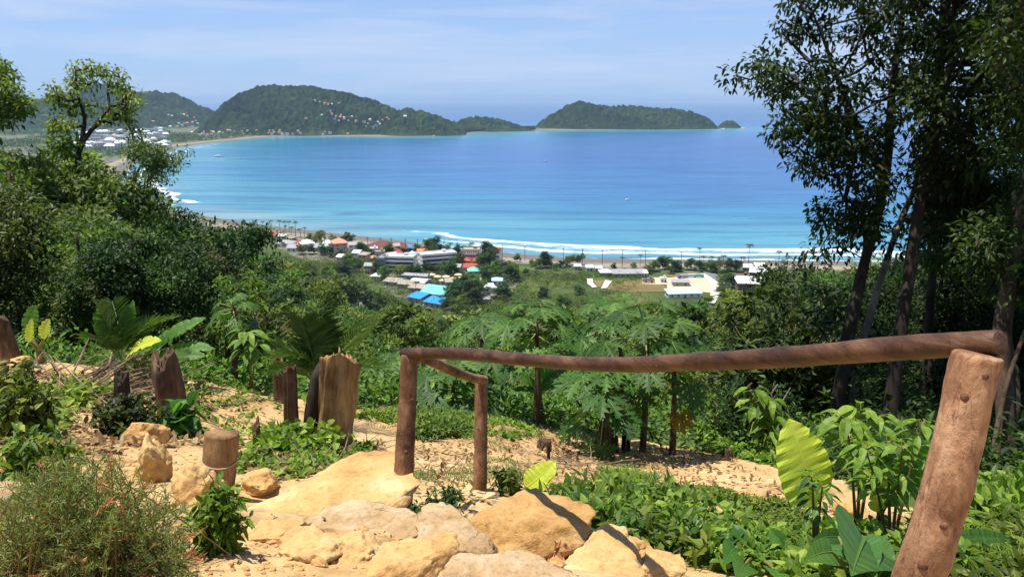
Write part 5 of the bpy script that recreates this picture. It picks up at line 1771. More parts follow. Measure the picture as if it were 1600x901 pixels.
LEFT = [(5, 186, 25, 1), (70, 202, 30, 0), (-60, 176, 33, 0), (118, 224, 38, 1), (30, 213, 36, 0), (150, 250, 40, 0), (-90, 190, 24, 1), (-20, 192, 29, 4), (45, 202, 31, 1), (95, 220, 33, 3), (135, 246, 33, 1), (20, 262, 22, 4), (75, 300, 24, 0), (205, 304, 42, 0), (245, 312, 48, 1), (286, 308, 54, 2), (318, 304, 60, 0), (350, 322, 62, 2), (382, 348, 68, 1), (412, 380, 76, 0),
        (270, 352, 38, 0), (336, 370, 46, 2), (205, 342, 32, 0), (130, 330, 27, 5), (300, 414, 34, 1), (-30, 330, 19, 4), (50, 370, 19, 0), (365, 424, 44, 3), (404, 416, 60, 0), (385, 465, 32, 2), (240, 430, 24, 5), (140, 420, 20, 0), (0, 430, 17, 5), (320, 480, 22, 0)]
for px, py, d, k_ in LEFT:
    c_ = P(px, py, d)
    z0 = float(ground(np.array([c_[0]]), np.array([c_[1]]))[0])
    h = c_[2] - z0
    if h > 2:
        s_ = h / 10.2
        o = place_tree(KN[k_], "broadleaf_tree", (c_[0], c_[1], z0 - 0.2), s_, r.uniform(0, 6.28), WORDS[KN_W[k_]] + " bushy tree standing in the left forest", "tree", WORDS[KN_W[k_]] + " trees, left forest")
        if h < 7:
            o.scale = (s_ * 1.3, s_ * 1.3, s_)
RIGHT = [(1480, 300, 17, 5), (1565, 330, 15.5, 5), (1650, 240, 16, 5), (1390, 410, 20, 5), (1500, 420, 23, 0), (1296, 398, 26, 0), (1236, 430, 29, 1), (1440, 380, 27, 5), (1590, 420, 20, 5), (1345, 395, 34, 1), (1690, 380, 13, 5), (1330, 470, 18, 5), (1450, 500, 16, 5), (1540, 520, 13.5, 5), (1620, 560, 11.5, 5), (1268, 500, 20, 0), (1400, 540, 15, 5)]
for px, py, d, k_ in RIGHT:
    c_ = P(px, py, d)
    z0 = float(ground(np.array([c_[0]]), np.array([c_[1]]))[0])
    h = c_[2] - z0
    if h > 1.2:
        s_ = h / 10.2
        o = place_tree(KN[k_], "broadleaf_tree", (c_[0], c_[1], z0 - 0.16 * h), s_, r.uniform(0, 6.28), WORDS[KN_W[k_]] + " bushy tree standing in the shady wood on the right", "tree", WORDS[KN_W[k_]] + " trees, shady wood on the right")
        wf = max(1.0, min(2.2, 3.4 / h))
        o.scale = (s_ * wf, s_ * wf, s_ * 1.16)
ring = 11.6
while ring < 430:
    step = 0.145 if ring < 30 else (0.115 if ring < 70 else (0.095 if ring < 130 else 0.078))
    if ring > 200:
        step = 0.058
    for a in np.arange(-0.95, 0.95, step):
        a2 = a + r.uniform(-0.4, 0.4) * step
        rr_ = ring * math.exp(r.uniform(-0.05, 0.05))
        x, y = rr_ * math.sin(a2), rr_ * math.cos(a2)
        z0 = float(ground(np.array([x]), np.array([y]))[0])
        px0, _, _ = project(np.array([x, y, z0 + 2.0]))
        if abs(a2) > 0.66 and ring > 60:
            continue
        if (px0 < 385 and ring > 88) or (px0 > 1215 and ring > 70) or (px0 > 1500 and ring > 32):
            continue
        z0 = float(ground(np.array([x]), np.array([y]))[0])
        mg = 0.0
        if 430 < px0 < 1190 and rr_ < 60:
            mg = np.interp(rr_, [11, 15, 30, 60], [125, 105, 62, 10]) * (1.0 if px0 > 600 else 0.85)
        h = allowed_height(x + (0.36 * min(9.0, rr_ * 0.2) if px0 < 430 else 0), y, z0, mg + r.uniform(0, 16) + (20 if px0 < 430 else 0))
        cap = 12.0 if rr_ < 60 else 13.5
        if px0 < 430:
            cap = 18.0 if rr_ < 95 else 15.0
            if r.random() < 0.22:
                continue
        h = min(h, cap * r.uniform(0.72, 1.08))
        if rr_ < 25 and 380 < px0 < 1210:
            h = min(h, 2.6)
        if h < 1.1 and not (rr_ > 120 and 430 < px0 < 1150):
            continue
        if rr_ > 120:
            h = max(h, r.uniform(2.2, 3.6) if px0 > 640 else r.uniform(3, 6))
        if rr_ < 10.8 or inpoly(np.array([x, x * 0.93]), np.array([y, y * 0.93]), CLEAR).any():
            continue
        if px0 > 1240 and rr_ < 24:
            continue
        if rr_ < 15:
            if not 380 < px0 < 1240:
                continue
            h = min(h, 2.7)
        reg = region(x, y)
        if h < 2.8:
            k_ = int(r.integers(4))
            s_ = h / 1.7
            if rr_ > 120 and r.random() < 0.45:
                continue
            o = thing("bush", BUSH_WORD[k_] + " leafy bush filling the " + reg, "bush", (x, y, z0 - 0.1), r.uniform(0, 6.28), BUSH_WORD[k_] + " bushes, " + reg)
            o.scale = (s_ * 1.15, s_ * 1.15, s_)
            link("foliage", BUSH_M[k_][0], o)
            link("stems", BUSH_M[k_][1], o)
            continue
        if rr_ < 75:
            if px0 > 1200:
                k_ = int(r.choice([5, 5, 0, 1, 5]))
            elif px0 < 430:
                k_ = int(r.choice([0, 1, 2, 3, 4, 0]))
            else:
                k_ = int(r.choice([0, 1, 2, 3, 4, 1]))
            place_tree(KN[k_], "broadleaf_tree", (x, y, z0 - 0.2), h / 10.2 * r.uniform(0.95, 1.15), r.uniform(0, 6.28), WORDS[KN_W[k_]] + " bushy tree standing in the " + reg, "tree", WORDS[KN_W[k_]] + " trees, " + reg, r.uniform(0.9, 1.05))
            n_near += 1
        else:
            k_ = int(r.choice([0, 1, 2, 3, 4, 0, 1]))
            place_tree(KF[k_], "broadleaf_tree", (x, y, z0 - 0.3), h / 10.2 * r.uniform(0.9, 1.25), r.uniform(0, 6.28), WORDS[KF_W[k_]] + " rounded tree standing on the " + reg, "tree", WORDS[KF_W[k_]] + " trees, " + reg, r.uniform(0.85, 1.05), rr_ < 140)
            n_far += 1
    ring *= 1.155 if ring < 60 else (1.12 if ring < 200 else 1.10)

# low scrub of the valley and the plain, too many to count
TOWN_PX = [(405, 418), (405, 350), (620, 368), (1600, 395), (1600, 470), (1140, 470), (1120, 476), (1040, 464), (1000, 432), (930, 428), (900, 420), (800, 415), (775, 440), (780, 475), (690, 485), (600, 462), (560, 425)]
M_SCRUB = leaf_mat("plain_scrub", (0.030, 0.058, 0.010), (0.085, 0.135, 0.020), (0.19, 0.235, 0.045), 0.28)
rs = np.random.default_rng(77)


def undergrowth(n, r0, r1, leaf, k, size, lift, power, thr, name="scrub", amax=0.66, mat=None, pxa=-150, pxb=1750):
    th = rs.uniform(-amax, amax, n)
    rd_ = (r0 ** power + (r1 ** power - r0 ** power) * rs.random(n)) ** (1 / power)
    x, y = rd_ * np.sin(th), rd_ * np.cos(th)
    z = ground(x, y)
    s_ = shore_dist(x, y)
    px0, py0, _ = project(np.stack([x, y, z], -1))
    p0 = np.stack([x, y, 0 * x], -1)
    keep = (s_ < -62) & ~inpoly(x, y, CLEAR) & (fbm(p0 * (0.03 if r0 > 60 else 0.25), 3, 8) > thr)
    keep &= (px0 > pxa) & (px0 < pxb)
    if r0 > 100:
        keep &= (s_ < -78)
        keep &= ~inpoly(px0, py0, [(1000, 447), (1000, 434), (1095, 425), (1140, 430), (1146, 462), (1112, 480), (1040, 468)])
        keep &= ~inpoly(px0, py0, [(912, 456), (912, 434), (962, 436), (955, 456)])
    x, y, z, p0 = x[keep], y[keep], z[keep], p0[keep]
    sz = size * np.exp(0.45 * rs.normal(size=len(x))) * (1 + 0.6 * np.clip(fbm(p0 * (0.05 if r0 > 60 else 0.4), 2, 12), -0.8, 1.5))
    b_ = MB()
    leaves(b_, np.stack([x, y, z + sz * lift], -1), k, sz, leaf, leaf * 0.48, 0.0, 0.7 if r0 < 60 else 0.3, 78 + int(r0), 0.05, False, 0.7)
    return struct(b_.build(name, mat or M_SCRUB), 'stuff')


undergrowth(6500, 9.0, 30, 0.13, 26, 0.30, 0.55, 1.6, -3, "undergrowth", 0.8, M_LEAF_MID, -150, 1290)
undergrowth(5500, 8.0, 30, 0.13, 26, 0.34, 0.55, 1.6, -3, "undergrowth", 0.95, M_LEAF_SHADE, 1290, 1900)  # darker undergrowth: the shade under the trees is in its colour
undergrowth(26000, 26, 125, 0.30, 14, 0.95, 0.45, 1.5, -2, "undergrowth")
undergrowth(17000, 100, 340, 0.75, 12, 1.3, 0.4, 1.7, -0.9)
undergrowth(24000, 330, 640, 0.85, 11, 1.6, 0.35, 2.0, -0.75)
undergrowth(4200, 320, 620, 0.9, 46, 2.8, 0.45, 2.0, -0.25, "scrub", 0.66, M_LEAF_MID)
undergrowth(3200, 330, 640, 0.9, 46, 3.0, 0.5, 2.0, 0.0, "scrub", 0.5, M_LEAF_DARK)

# ------------------------------------------------------------------ the town by the beach
def wallm(n, c, v=0.12):
    return plain_mat(n, c, 0.85, 0.2, v, 0.35)


W_WHITE = wallm("white_render", (0.80, 0.79, 0.75))
W_GREY = wallm("grey_concrete", (0.34, 0.34, 0.33), 0.2)
W_CREAM = wallm("cream_render", (0.62, 0.53, 0.38))
W_YEL = wallm("yellow_render", (0.62, 0.45, 0.17))
W_PINK = wallm("pink_render", (0.62, 0.38, 0.30))
W_BROWN = wallm("brown_boards", (0.16, 0.10, 0.07), 0.25)
W_BLUE = wallm("blue_wall", (0.10, 0.12, 0.38))


def roofm(n, c, v=0.18):
    m, t, out = newmat(n)
    n1 = noise_node(t, 0.5, 5, 0.65)
    tc = t.nodes.new("ShaderNodeTexCoord")
    wv = nd(t, "ShaderNodeTexWave", Scale=0.9)
    t.links.new(tc.outputs['Object'], wv.inputs['Vector'])
    cc = mixc(t, n1, tuple(x * (1 - v) for x in c), tuple(min(1, x * (1 + v)) for x in c))
    bsdf(t, out, cc, 0.6, 0.3, bump(t, wv.outputs['Fac'], 0.3, 0.1))
    return m


R_MAROON = roofm("maroon_roof_tiles", (0.13, 0.040, 0.034))
R_RED = roofm("red_roof_tiles", (0.34, 0.06, 0.045))
R_ORANGE = roofm("orange_roof_tiles", (0.62, 0.20, 0.07))
R_SALMON = roofm("salmon_roof_tiles", (0.62, 0.25, 0.16))
R_GREY = roofm("grey_sheet_roof", (0.30, 0.30, 0.31))
R_PALE = roofm("pale_sheet_roof", (0.62, 0.62, 0.62))
R_TAN = roofm("weathered_tan_roof", (0.34, 0.29, 0.23), 0.3)
R_TEAL = roofm("teal_sheet_roof", (0.16, 0.50, 0.42), 0.08)
R_BLUE = roofm("bright_blue_sheet_roof", (0.025, 0.24, 0.68), 0.10)
R_LBLUE = roofm("light_blue_sheet_roof", (0.40, 0.58, 0.64), 0.1)
R_WHITE = roofm("white_sheet_roof", (0.74, 0.75, 0.76), 0.08)
R_BROWN = roofm("brown_roof", (0.15, 0.11, 0.09), 0.2)
M_GLASS = plain_mat("dark_window_glass", (0.025, 0.030, 0.036), 0.15, 0.5, 0.2)
M_FRAME = plain_mat("window_frames", (0.55, 0.55, 0.53), 0.6)
M_DOOR = plain_mat("brown_door", (0.12, 0.08, 0.05), 0.6)


def window_mesh(w, h):
    b_ = MB()
    b_.box(0, 0, 0, w, 0.10, h, 0)
    b_.box(0, -0.052, 0.08, w - 0.16, 0.03, h - 0.16, 1)
    return b_.mesh("window", [M_FRAME, M_GLASS])


WIN = {k: window_mesh(*k) for k in [(1.3, 1.3), (1.9, 1.5), (2.6, 1.9)]}
_d = MB(); _d.box(0, 0, 0, 1.2, 0.12, 2.2, 0)
DOOR = _d.mesh("door", M_DOOR)


def roof_mesh(kind, w, d, rise, over, mat, wall):
    b_ = MB()
    W_, D_ = w / 2 + over, d / 2 + over
    e = 0.22
    if kind in ('hip', 'gable'):
        rl = max(W_ - (D_ if kind == 'hip' else -0.0), 0.3 if kind == 'hip' else W_)
        v = [(-W_, -D_, 0), (W_, -D_, 0), (W_, D_, 0), (-W_, D_, 0), (-W_, -D_, e), (W_, -D_, e), (W_, D_, e), (-W_, D_, e), (-rl, 0, rise + e), (rl, 0, rise + e)]
        b_.add(v, [np.array([(0, 3, 2, 1), (0, 1, 5, 4), (1, 2, 6, 5), (2, 3, 7, 6), (3, 0, 4, 7), (4, 5, 9, 8), (6, 7, 8, 9)]), np.array([(5, 6, 9), (7, 4, 8)])])
    elif kind == 'shed':
        v = [(-W_, -D_, 0), (W_, -D_, 0), (W_, D_, rise), (-W_, D_, rise), (-W_, -D_, e), (W_, -D_, e), (W_, D_, rise + e), (-W_, D_, rise + e)]
        b_.add(v, [np.array([(0, 3, 2, 1), (4, 5, 6, 7), (0, 1, 5, 4), (1, 2, 6, 5), (2, 3, 7, 6), (3, 0, 4, 7)])])
    else:
        b_.box(0, 0, 0, w + 2 * over, d + 2 * over, 0.3)
        for sx, sy, lx, ly in ((0, -1, w, 0.25), (0, 1, w, 0.25), (-1, 0, 0.25, d - 0.5), (1, 0, 0.25, d - 0.5)):
            b_.box(sx * (w / 2 - 0.125), sy * (d / 2 - 0.125), 0.3, lx, ly, 0.7)
        b_.box(w * 0.2, d * 0.1, 0.3, min(3, w * 0.2), min(3, d * 0.3), 2.0)
    return b_.mesh("roof", mat)


def building(px, py, wpx, storeys, depth, rot, kind, rmat, wmat, label, rise=2.0, cols=None, win=(1.3, 1.3), over=0.7, name="house", cat="house", group=None, balcony=False, sink=1.5, sh=3.0, at=None):
    c = hit(px, py) if at is None else at
    dist = project(c)[2]
    w = wpx * dist / FPX
    o = thing(name, label, cat, tuple(c), R(rot), group)
    hgt = storeys * sh
    b_ = MB()
    b_.box(0, 0, -sink, w, depth, hgt + sink)
    b_.build("wall", wmat, o)
    rm = roof_mesh(kind, w, depth, rise, over, rmat, wmat)
    rf = link("roof", rm, o)
    rf.location = (0, 0, hgt + 0.003)
    wm = WIN[win]
    cols = cols if cols is not None else max(2, int(w / 4.0))
    for s_ in range(storeys):
        for i in range(cols):
            if s_ == 0 and i == cols // 2 and storeys < 3:
                q = link("door", DOOR, o)
                q.location = (-w / 2 + w * (i + 0.5) / cols, -depth / 2 - 0.03, 0.02)
                continue
            q = link("window", wm, o)
            q.location = (-w / 2 + w * (i + 0.5) / cols, -depth / 2 - 0.02, s_ * sh + 0.95)
        for sg in (-1, 1):
            for j in range(max(1, int(depth / 6))):
                q = link("window", wm, o)
                n = max(1, int(depth / 6))
                q.location = (sg * (w / 2 + 0.02), -depth / 2 + depth * (j + 0.5) / n, s_ * sh + 0.95)
                q.rotation_euler = (0, 0, sg * math.pi / 2)
        if balcony and s_ > 0:
            bb = MB()
            bb.box(0, -depth / 2 - 0.75, s_ * sh, w * 0.98, 1.45, 0.18)
            bb.box(0, -depth / 2 - 1.40, s_ * sh + 0.18, w * 0.98, 0.12, 0.85)
            bb.build("balcony", wmat, o)
    return o


building(598, 393, 46, 1, 30, 14, 'hip', R_MAROON, W_GREY, "large low hall with a huge maroon hip roof near the beach", 7, over=2.0)
building(628, 391, 18, 1, 16, 14, 'hip', R_MAROON, W_GREY, "smaller maroon roofed wing right of the large maroon hall", 4, over=1.2)
building(583, 399, 15, 2, 9, 10, 'flat', R_PALE, W_WHITE, "small white flat roofed block in front of the maroon hall", over=0.1)
building(594, 404, 15, 2, 9, 8, 'flat', R_TAN, W_GREY, "grey flat roofed block below the maroon hall, beside the small white block", over=0.1)
building(601, 410, 22, 1, 12, 6, 'gable', R_LBLUE, W_WHITE, "low house with a light blue sheet roof left of the white hotel", 1.8)
building(570, 414, 13, 3, 9, -12, 'hip', R_TAN, W_YEL, "yellow three storey house among the trees", 1.6)
building(531, 400, 21, 4, 14, 24, 'hip', R_SALMON, W_PINK, "pink apartment house with a salmon hip roof", 3.4)
building(622, 401, 13, 1, 9, 5, 'hip', R_RED, W_CREAM, "small house with a crimson hip roof behind the orange-red one", 2.6)
building(631, 407, 15, 1, 10, 0, 'hip', R_SALMON, W_CREAM, "small house with an orange-red hip roof just above the white hotel", 2.8)
building(644, 402, 12, 1, 9, -8, 'hip', R_LBLUE, W_CREAM, "small house with a pale blue roof between the red and orange roofs", 2.4)
building(660, 405, 14, 2, 10, 10, 'gable', R_ORANGE, W_WHITE, "house with a bright orange gable roof", 2.8)
building(637, 391, 13, 1, 8, 0, 'gable', R_BLUE, W_BLUE, "deep blue roofed hut behind the red roofs", 1.8)
building(625, 424, 50, 4, 13, -6, 'flat', R_PALE, W_WHITE, "long white four storey hotel wing with rows of dark windows", over=0.2, cols=14, name="hotel", cat="hotel", balcony=True, win=(1.9, 1.5))
building(684, 419, 56, 4, 13, 22, 'flat', R_PALE, W_WHITE, "white hotel wing turned towards the beach, right of the long wing", over=0.2, cols=15, name="hotel", cat="hotel", balcony=True, win=(1.9, 1.5))
building(599, 426, 12, 4, 13, -8, 'flat', R_GREY, W_GREY, "grey end block at the left end of the white hotel", over=0.2, name="hotel", cat="hotel")
building(737, 406, 27, 3, 14, -4, 'flat', R_TAN, W_WHITE, "white beach hotel with a grey roof near the four thin palms", over=0.2, cols=8, name="hotel", cat="hotel", balcony=True)
building(771, 407, 23, 3, 14, -10, 'hip', R_RED, W_WHITE, "white beach hotel with a red roof beside the dark tall tree", 2.2, over=0.3, cols=7, name="hotel", cat="hotel", balcony=True)
building(728, 412, 15, 1, 9, 0, 'hip', R_RED, W_BROWN, "left of two twin red roofed pavilions below the beach hotel", 2.6)
building(747, 412, 15, 1, 9, 0, 'hip', R_RED, W_BROWN, "right of two twin red roofed pavilions below the beach hotel", 2.6)
building(732, 422, 28, 1, 10, -12, 'gable', R_RED, W_CREAM, "long low house with a red roof above the small teal roof", 2.4)
building(740, 428, 17, 1, 9, 6, 'hip', R_TEAL, W_CREAM, "small house with a pale teal hip roof", 2.4)
building(688, 463, 40, 1, 20, -28, 'gable', R_TEAL, W_BROWN, "big open market hall with a teal green sheet roof", 3.4, over=1.0, name="market_hall", cat="hall", sh=4.0)
building(654, 470, 24, 1, 9, -34, 'shed', R_BLUE, W_GREY, "upper of two bright blue roofs left of the teal hall", 1.6)
building(682, 478, 32, 1, 9, -32, 'shed', R_BLUE, W_GREY, "lower larger bright blue roof in front of the teal hall", 1.8)
for i, (px, py, wp, rt, mt, lb_) in enumerate([(618, 444, 26, -20, R_TAN, "left weathered tan shed behind the blue roofs"), (640, 448, 26, -20, R_TAN, "middle weathered tan shed behind the blue roofs"), (657, 445, 24, -18, R_PALE, "pale roofed shed among the tan sheds"),
                                              (656, 454, 24, -22, R_TAN, "front tan shed next to the teal hall"), (648, 436, 44, -14, R_GREY, "long thin grey roofed row of stalls above the tan sheds")]):
    building(px, py, wp, 1, 12 if i < 4 else 5, rt, 'gable', mt, W_GREY, lb_, 1.4, name="shed", cat="shed")
building(762, 461, 15, 2, 9, 20, 'gable', R_WHITE, W_WHITE, "white gabled house beside the dark tree right of the teal hall", 2.0)
building(777, 443, 15, 1, 9, 0, 'hip', R_LBLUE, W_WHITE, "little hut with a light blue roof at the edge of the scrub", 1.6)
building(431, 371, 15, 1, 12, -10, 'gable', R_RED, W_WHITE, "white fronted red roofed house among the palms at the left end of the beach", 2.4)
building(448, 384, 26, 1, 12, 0, 'hip', R_GREY, W_WHITE, "leftmost long grey roof behind the left spur", 2.4)
building(480, 384, 24, 1, 14, 8, 'hip', R_PALE, W_WHITE, "pale grey hip roofed house left of the pink apartment house", 3.0)
building(497, 390, 26, 1, 13, 4, 'hip', R_GREY, W_WHITE, "dark grey roofed house in front of the pale one", 2.8)
building(515, 384, 16, 1, 10, 4, 'gable', R_PALE, W_GREY, "small pale roofed house behind the pink apartment house", 2.0)
building(463, 391, 22, 1, 12, -4, 'gable', R_GREY, W_WHITE, "grey gabled house above the wooded spur", 2.4)
building(553, 392, 16, 2, 10, 10, 'gable', R_GREY, W_WHITE, "white house with a grey roof between the pink house and the maroon hall", 2.0)
for px, py, wp, hgt_, rt, rm_, wm_, lb_ in [(442, 428, 30, 9.5, 8, R_ORANGE, W_CREAM, "orange roofed house on the wooded spur at the left"), (472, 468, 38, 9.5, -20, R_GREY, W_WHITE, "grey tiled villa half hidden by trees on the wooded spur"), (566, 490, 46, 7.5, -8, R_GREY, W_GREY, "long grey roof sunk among the trees in the valley"),
                                           (412, 433, 22, 10, 0, R_SALMON, W_CREAM, "salmon roofed house behind the left forest edge")]:
    c = hit(px, py)
    building(px, py, wp, 1, 9, rt, 'hip', rm_, wm_, lb_, 1.8, sh=hgt_ - 2.0, at=c, cols=3, win=(1.9, 1.5))
building(902, 421, 9, 1, 5, 0, 'gable', R_WHITE, W_YEL, "tiny yellow hut by the beach road", 1.2)
building(921, 423, 10, 1, 5, 0, 'shed', R_WHITE, W_WHITE, "tiny white hut right of the yellow hut", 0.8)
building(935, 424, 9, 1, 5, 0, 'shed', R_PALE, W_GREY, "tiny grey hut left of the long grey roofs", 0.8)
building(946, 430, 18, 1, 10, 4, 'hip', R_PALE, W_GREY, "pale hip roofed shed at the left end of the long grey roofs", 2.0, name="shed", cat="shed")
building(979, 431, 46, 1, 12, 2, 'gable', R_GREY, W_GREY, "long grey roofed building behind the concrete tracks", 2.2, name="shed", cat="shed")
building(1005, 431, 10, 1, 8, 0, 'shed', R_WHITE, W_WHITE, "small white roof at the right end of the long grey roofs", 0.8)
building(1013, 442, 18, 1, 4, 0, 'flat', R_TAN, W_CREAM, "low cream site wall building left of the dirt lot", over=0.1, sh=2.4)
building(1036, 441, 9, 1, 5, 0, 'flat', R_WHITE, W_WHITE, "white cabin at the left edge of the dirt lot", over=0.1, name="cabin", cat="cabin")
building(1063, 446, 25, 1, 6, 0, 'shed', R_GREY, W_GREY, "grey site office standing in the middle of the dirt lot", 0.8, name="cabin", cat="cabin")
building(1067, 463, 52, 1, 9, 6, 'shed', R_LBLUE, W_WHITE, "long open shed with a pale blue roof at the front of the dirt lot", 1.2, name="shed", cat="shed")
building(1172, 455, 44, 2, 16, -6, 'shed', R_WHITE, W_BROWN, "brown warehouse with a white roof beside the right-hand trees", 1.2, cols=6, name="warehouse", cat="warehouse", sh=3.6)
building(1160, 437, 22, 1, 12, -10, 'flat', R_BROWN, W_BROWN, "dark flat roofed building behind the brown warehouse", over=0.3)
building(1184, 436, 24, 2, 12, -20, 'shed', R_PALE, W_BROWN, "brown house with tilted pale roof above the warehouse", 1.4)
building(1167, 422, 14, 1, 9, -10, 'shed', R_WHITE, W_GREY, "small white roof by the beach palms, left one", 0.8)
building(1187, 420, 14, 1, 9, -10, 'shed', R_WHITE, W_GREY, "small white roof by the beach palms, right one", 0.8)
building(838, 580, 20, 1, 6, 10, 'gable', R_WHITE, W_WHITE, "pale roofed hut far down the slope seen under the handrail", 1.2, at=hit(838, 590), cols=2)

EXTRA = [(468, 384, 12, R_RED), (506, 396, 12, R_PALE), (541, 391, 14, R_PALE), (560, 405, 11, R_WHITE), (583, 408, 11, R_SALMON), (612, 409, 12, R_PALE), (648, 410, 10, R_GREY), (618, 394, 11, R_TAN), (672, 412, 10, R_WHITE), (692, 407, 12, R_SALMON), (708, 412, 11, R_GREY), (716, 428, 10, R_TAN), (590, 436, 14, R_WHITE), (578, 426, 12, R_GREY),
         (722, 448, 12, R_PALE), (745, 452, 11, R_TAN), (770, 456, 10, R_WHITE), (700, 452, 9, R_TAN), (524, 391, 11, R_TAN), (440, 378, 12, R_PALE), (455, 376, 11, R_TAN), (536, 412, 12, R_PALE), (758, 472, 12, R_GREY), (690, 395, 11, R_PALE)]
RW = {R_RED.name: "red", R_PALE.name: "pale grey", R_WHITE.name: "white", R_SALMON.name: "salmon", R_GREY.name: "dark grey", R_TAN.name: "tan"}
for i, (px, py, wp, rm_) in enumerate(EXTRA):
    building(px, py, wp, 1 + i % 2, 8, rng.uniform(-30, 30), ('hip', 'gable')[i % 2], rm_, (W_WHITE, W_CREAM, W_GREY)[i % 3], "small " + RW[rm_.name] + " roofed house tucked between the trees of the town", 1.8, cols=3, group="small " + RW[rm_.name] + " roofed houses of the town")

# umbrellas and tents round the market
ub = MB()
a = np.linspace(0, 2 * np.pi, 9)[:-1]
ub.add(np.vstack([np.stack([2.4 * np.cos(a), 2.4 * np.sin(a), 0 * a + 2.3], -1), [[0, 0, 3.3]], np.stack([2.4 * np.cos(a), 2.4 * np.sin(a), 0 * a + 2.15], -1)]),
       [np.array([(i, (i + 1) % 8, 8) for i in range(8)]), np.array([(i, i + 9, (i + 1) % 8 + 9, (i + 1) % 8) for i in range(8)])])
UMB_C = ub.mesh("canopy", plain_mat("cream_canvas", (0.62, 0.52, 0.38), 0.8))
ub = MB(); ub.tube([(0, 0, -0.3), (0, 0, 3.3)], 0.05, 6)
UMB_P = ub.mesh("pole", M_FRAME)
for px, py in [(675, 434), (684, 437), (668, 443), (697, 437), (708, 440), (702, 446), (692, 443), (722, 438), (734, 444), (748, 440), (756, 434), (716, 434), (760, 470), (770, 466), (744, 452)]:
    c = hit(px, py)
    o = thing("market_umbrella", "cream canvas umbrella in the market garden right of the tan sheds", "umbrella", tuple(c), random.random() * 3, "umbrellas of the market garden")
    o.scale = (1.25, 1.25, 1.1)
    link("canopy", UMB_C, o); link("pole", UMB_P, o)

# utility poles along the beach road
pb_ = MB(); pb_.tube([(0, 0, -1), (0, 0, 12)], [0.28, 0.2], 8)
POLE = pb_.mesh("post", plain_mat("concrete_pole", (0.16, 0.15, 0.14), 0.8))
pb_ = MB(); pb_.box(0, 0, 11.1, 2.6, 0.2, 0.2); pb_.box(0, 0, 10.0, 2.0, 0.2, 0.2)
ARM = pb_.mesh("crossarm", plain_mat("pole_crossarm", (0.12, 0.11, 0.10), 0.8))
for px, py in [(487, 385), (508, 387), (551, 388), (575, 391), (595, 392), (612, 393), (634, 394), (653, 395), (666, 396), (694, 397), (715, 399), (761, 401), (785, 404), (820, 407), (880, 409), (910, 411), (941, 413), (972, 414), (1008, 414), (1064, 416)]:
    c = hit(px, py)
    if c is None:
        continue
    o = thing("utility_pole", "tall dark utility pole in the row along the beach road", "pole", tuple(c), 0.2, "utility poles along the beach")
    link("post", POLE, o); link("crossarm", ARM, o)

# coconut palms
def palm_mesh(h, seed):
    r_ = np.random.default_rng(seed)
    wb = MB()
    top = np.array([r_.normal() * 0.7, r_.normal() * 0.7, h])
    wb.tube(bez((0, 0, -0.5), (top[0] * 0.1, top[1] * 0.1, h * 0.6), top, 8), np.linspace(0.26, 0.15, 8), 7)
    cb = MB()
    for i in range(16):
        a = i * 2.4 + r_.normal() * 0.2
        el = r_.uniform(-0.2, 0.9)
        ln = r_.uniform(2.4, 3.4)
        d_ = np.array([math.cos(a), math.sin(a), 0])
        palm_frond(cb, top, top + d_ * ln * 0.5 + [0, 0, ln * math.sin(el) * 0.8], top + d_ * ln + [0, 0, -ln * 0.35 + ln * 0.5 * math.sin(el)], 0.85, 14, seed + i, 0.45, 0.05, 0.16, 0.0)
    return cb.mesh("palm_crown", M_PALM), wb.mesh("palm_trunk", M_BARK_BROWN, True)


PALMS = [palm_mesh(h, s) for h, s in ((9, 1), (11, 2), (7.5, 3), (13, 4))]


def palms(lst, label, group):
    for i, (px, py, s) in enumerate(lst):
        c = hit(px, py)
        if c is None:
            continue
        k_ = int(r.integers(4)) if s < 1.2 else 3
        o = thing("coconut_palm", label, "palm", tuple(c), r.uniform(0, 6.28), group)
        o.scale = (min(s, 1.1),) * 2 + (s,)
        link("crown", PALMS[k_][0], o); link("trunk", PALMS[k_][1], o)


palms([(1093, 413, 1.0), (1129, 417, 1.0), (1142, 419, 0.8), (1155, 417, 1.0), (1169, 416, 1.3), (1216, 418, 1.0), (1230, 418, 1.0), (1250, 420, 0.9), (1098, 418, 0.8), (1112, 418, 0.8)], "coconut palm on the beach left of the tall shade trees", "palms on the right part of the beach")
palms([(724, 401, 1.0), (729, 401, 1.1), (733, 402, 1.0), (738, 402, 1.1)], "thin palm in the close group of four by the surf", "four thin palms by the surf")
palms([(418, 366, 1), (424, 363, 0.9), (438, 364, 1.1), (447, 367, 1), (455, 368, 1), (462, 370, 1.1), (470, 371, 1), (476, 372, 0.9), (444, 362, 0.8), (452, 363, 1.0)], "coconut palm in the grove at the left end of the beach", "palm grove at the left end of the beach")
palms([(693, 480, 0.9), (700, 470, 0.9), (712, 478, 0.8), (660, 428, 0.8), (690, 430, 0.9), (706, 427, 0.8), (650, 458, 0.7), (760, 425, 0.9), (752, 480, 0.8), (668, 412, 0.8), (676, 400, 0.9), (704, 402, 0.9), (972, 420, 0.7), (1000, 416, 0.7)], "short palm standing among the houses of the town", "palms among the houses")

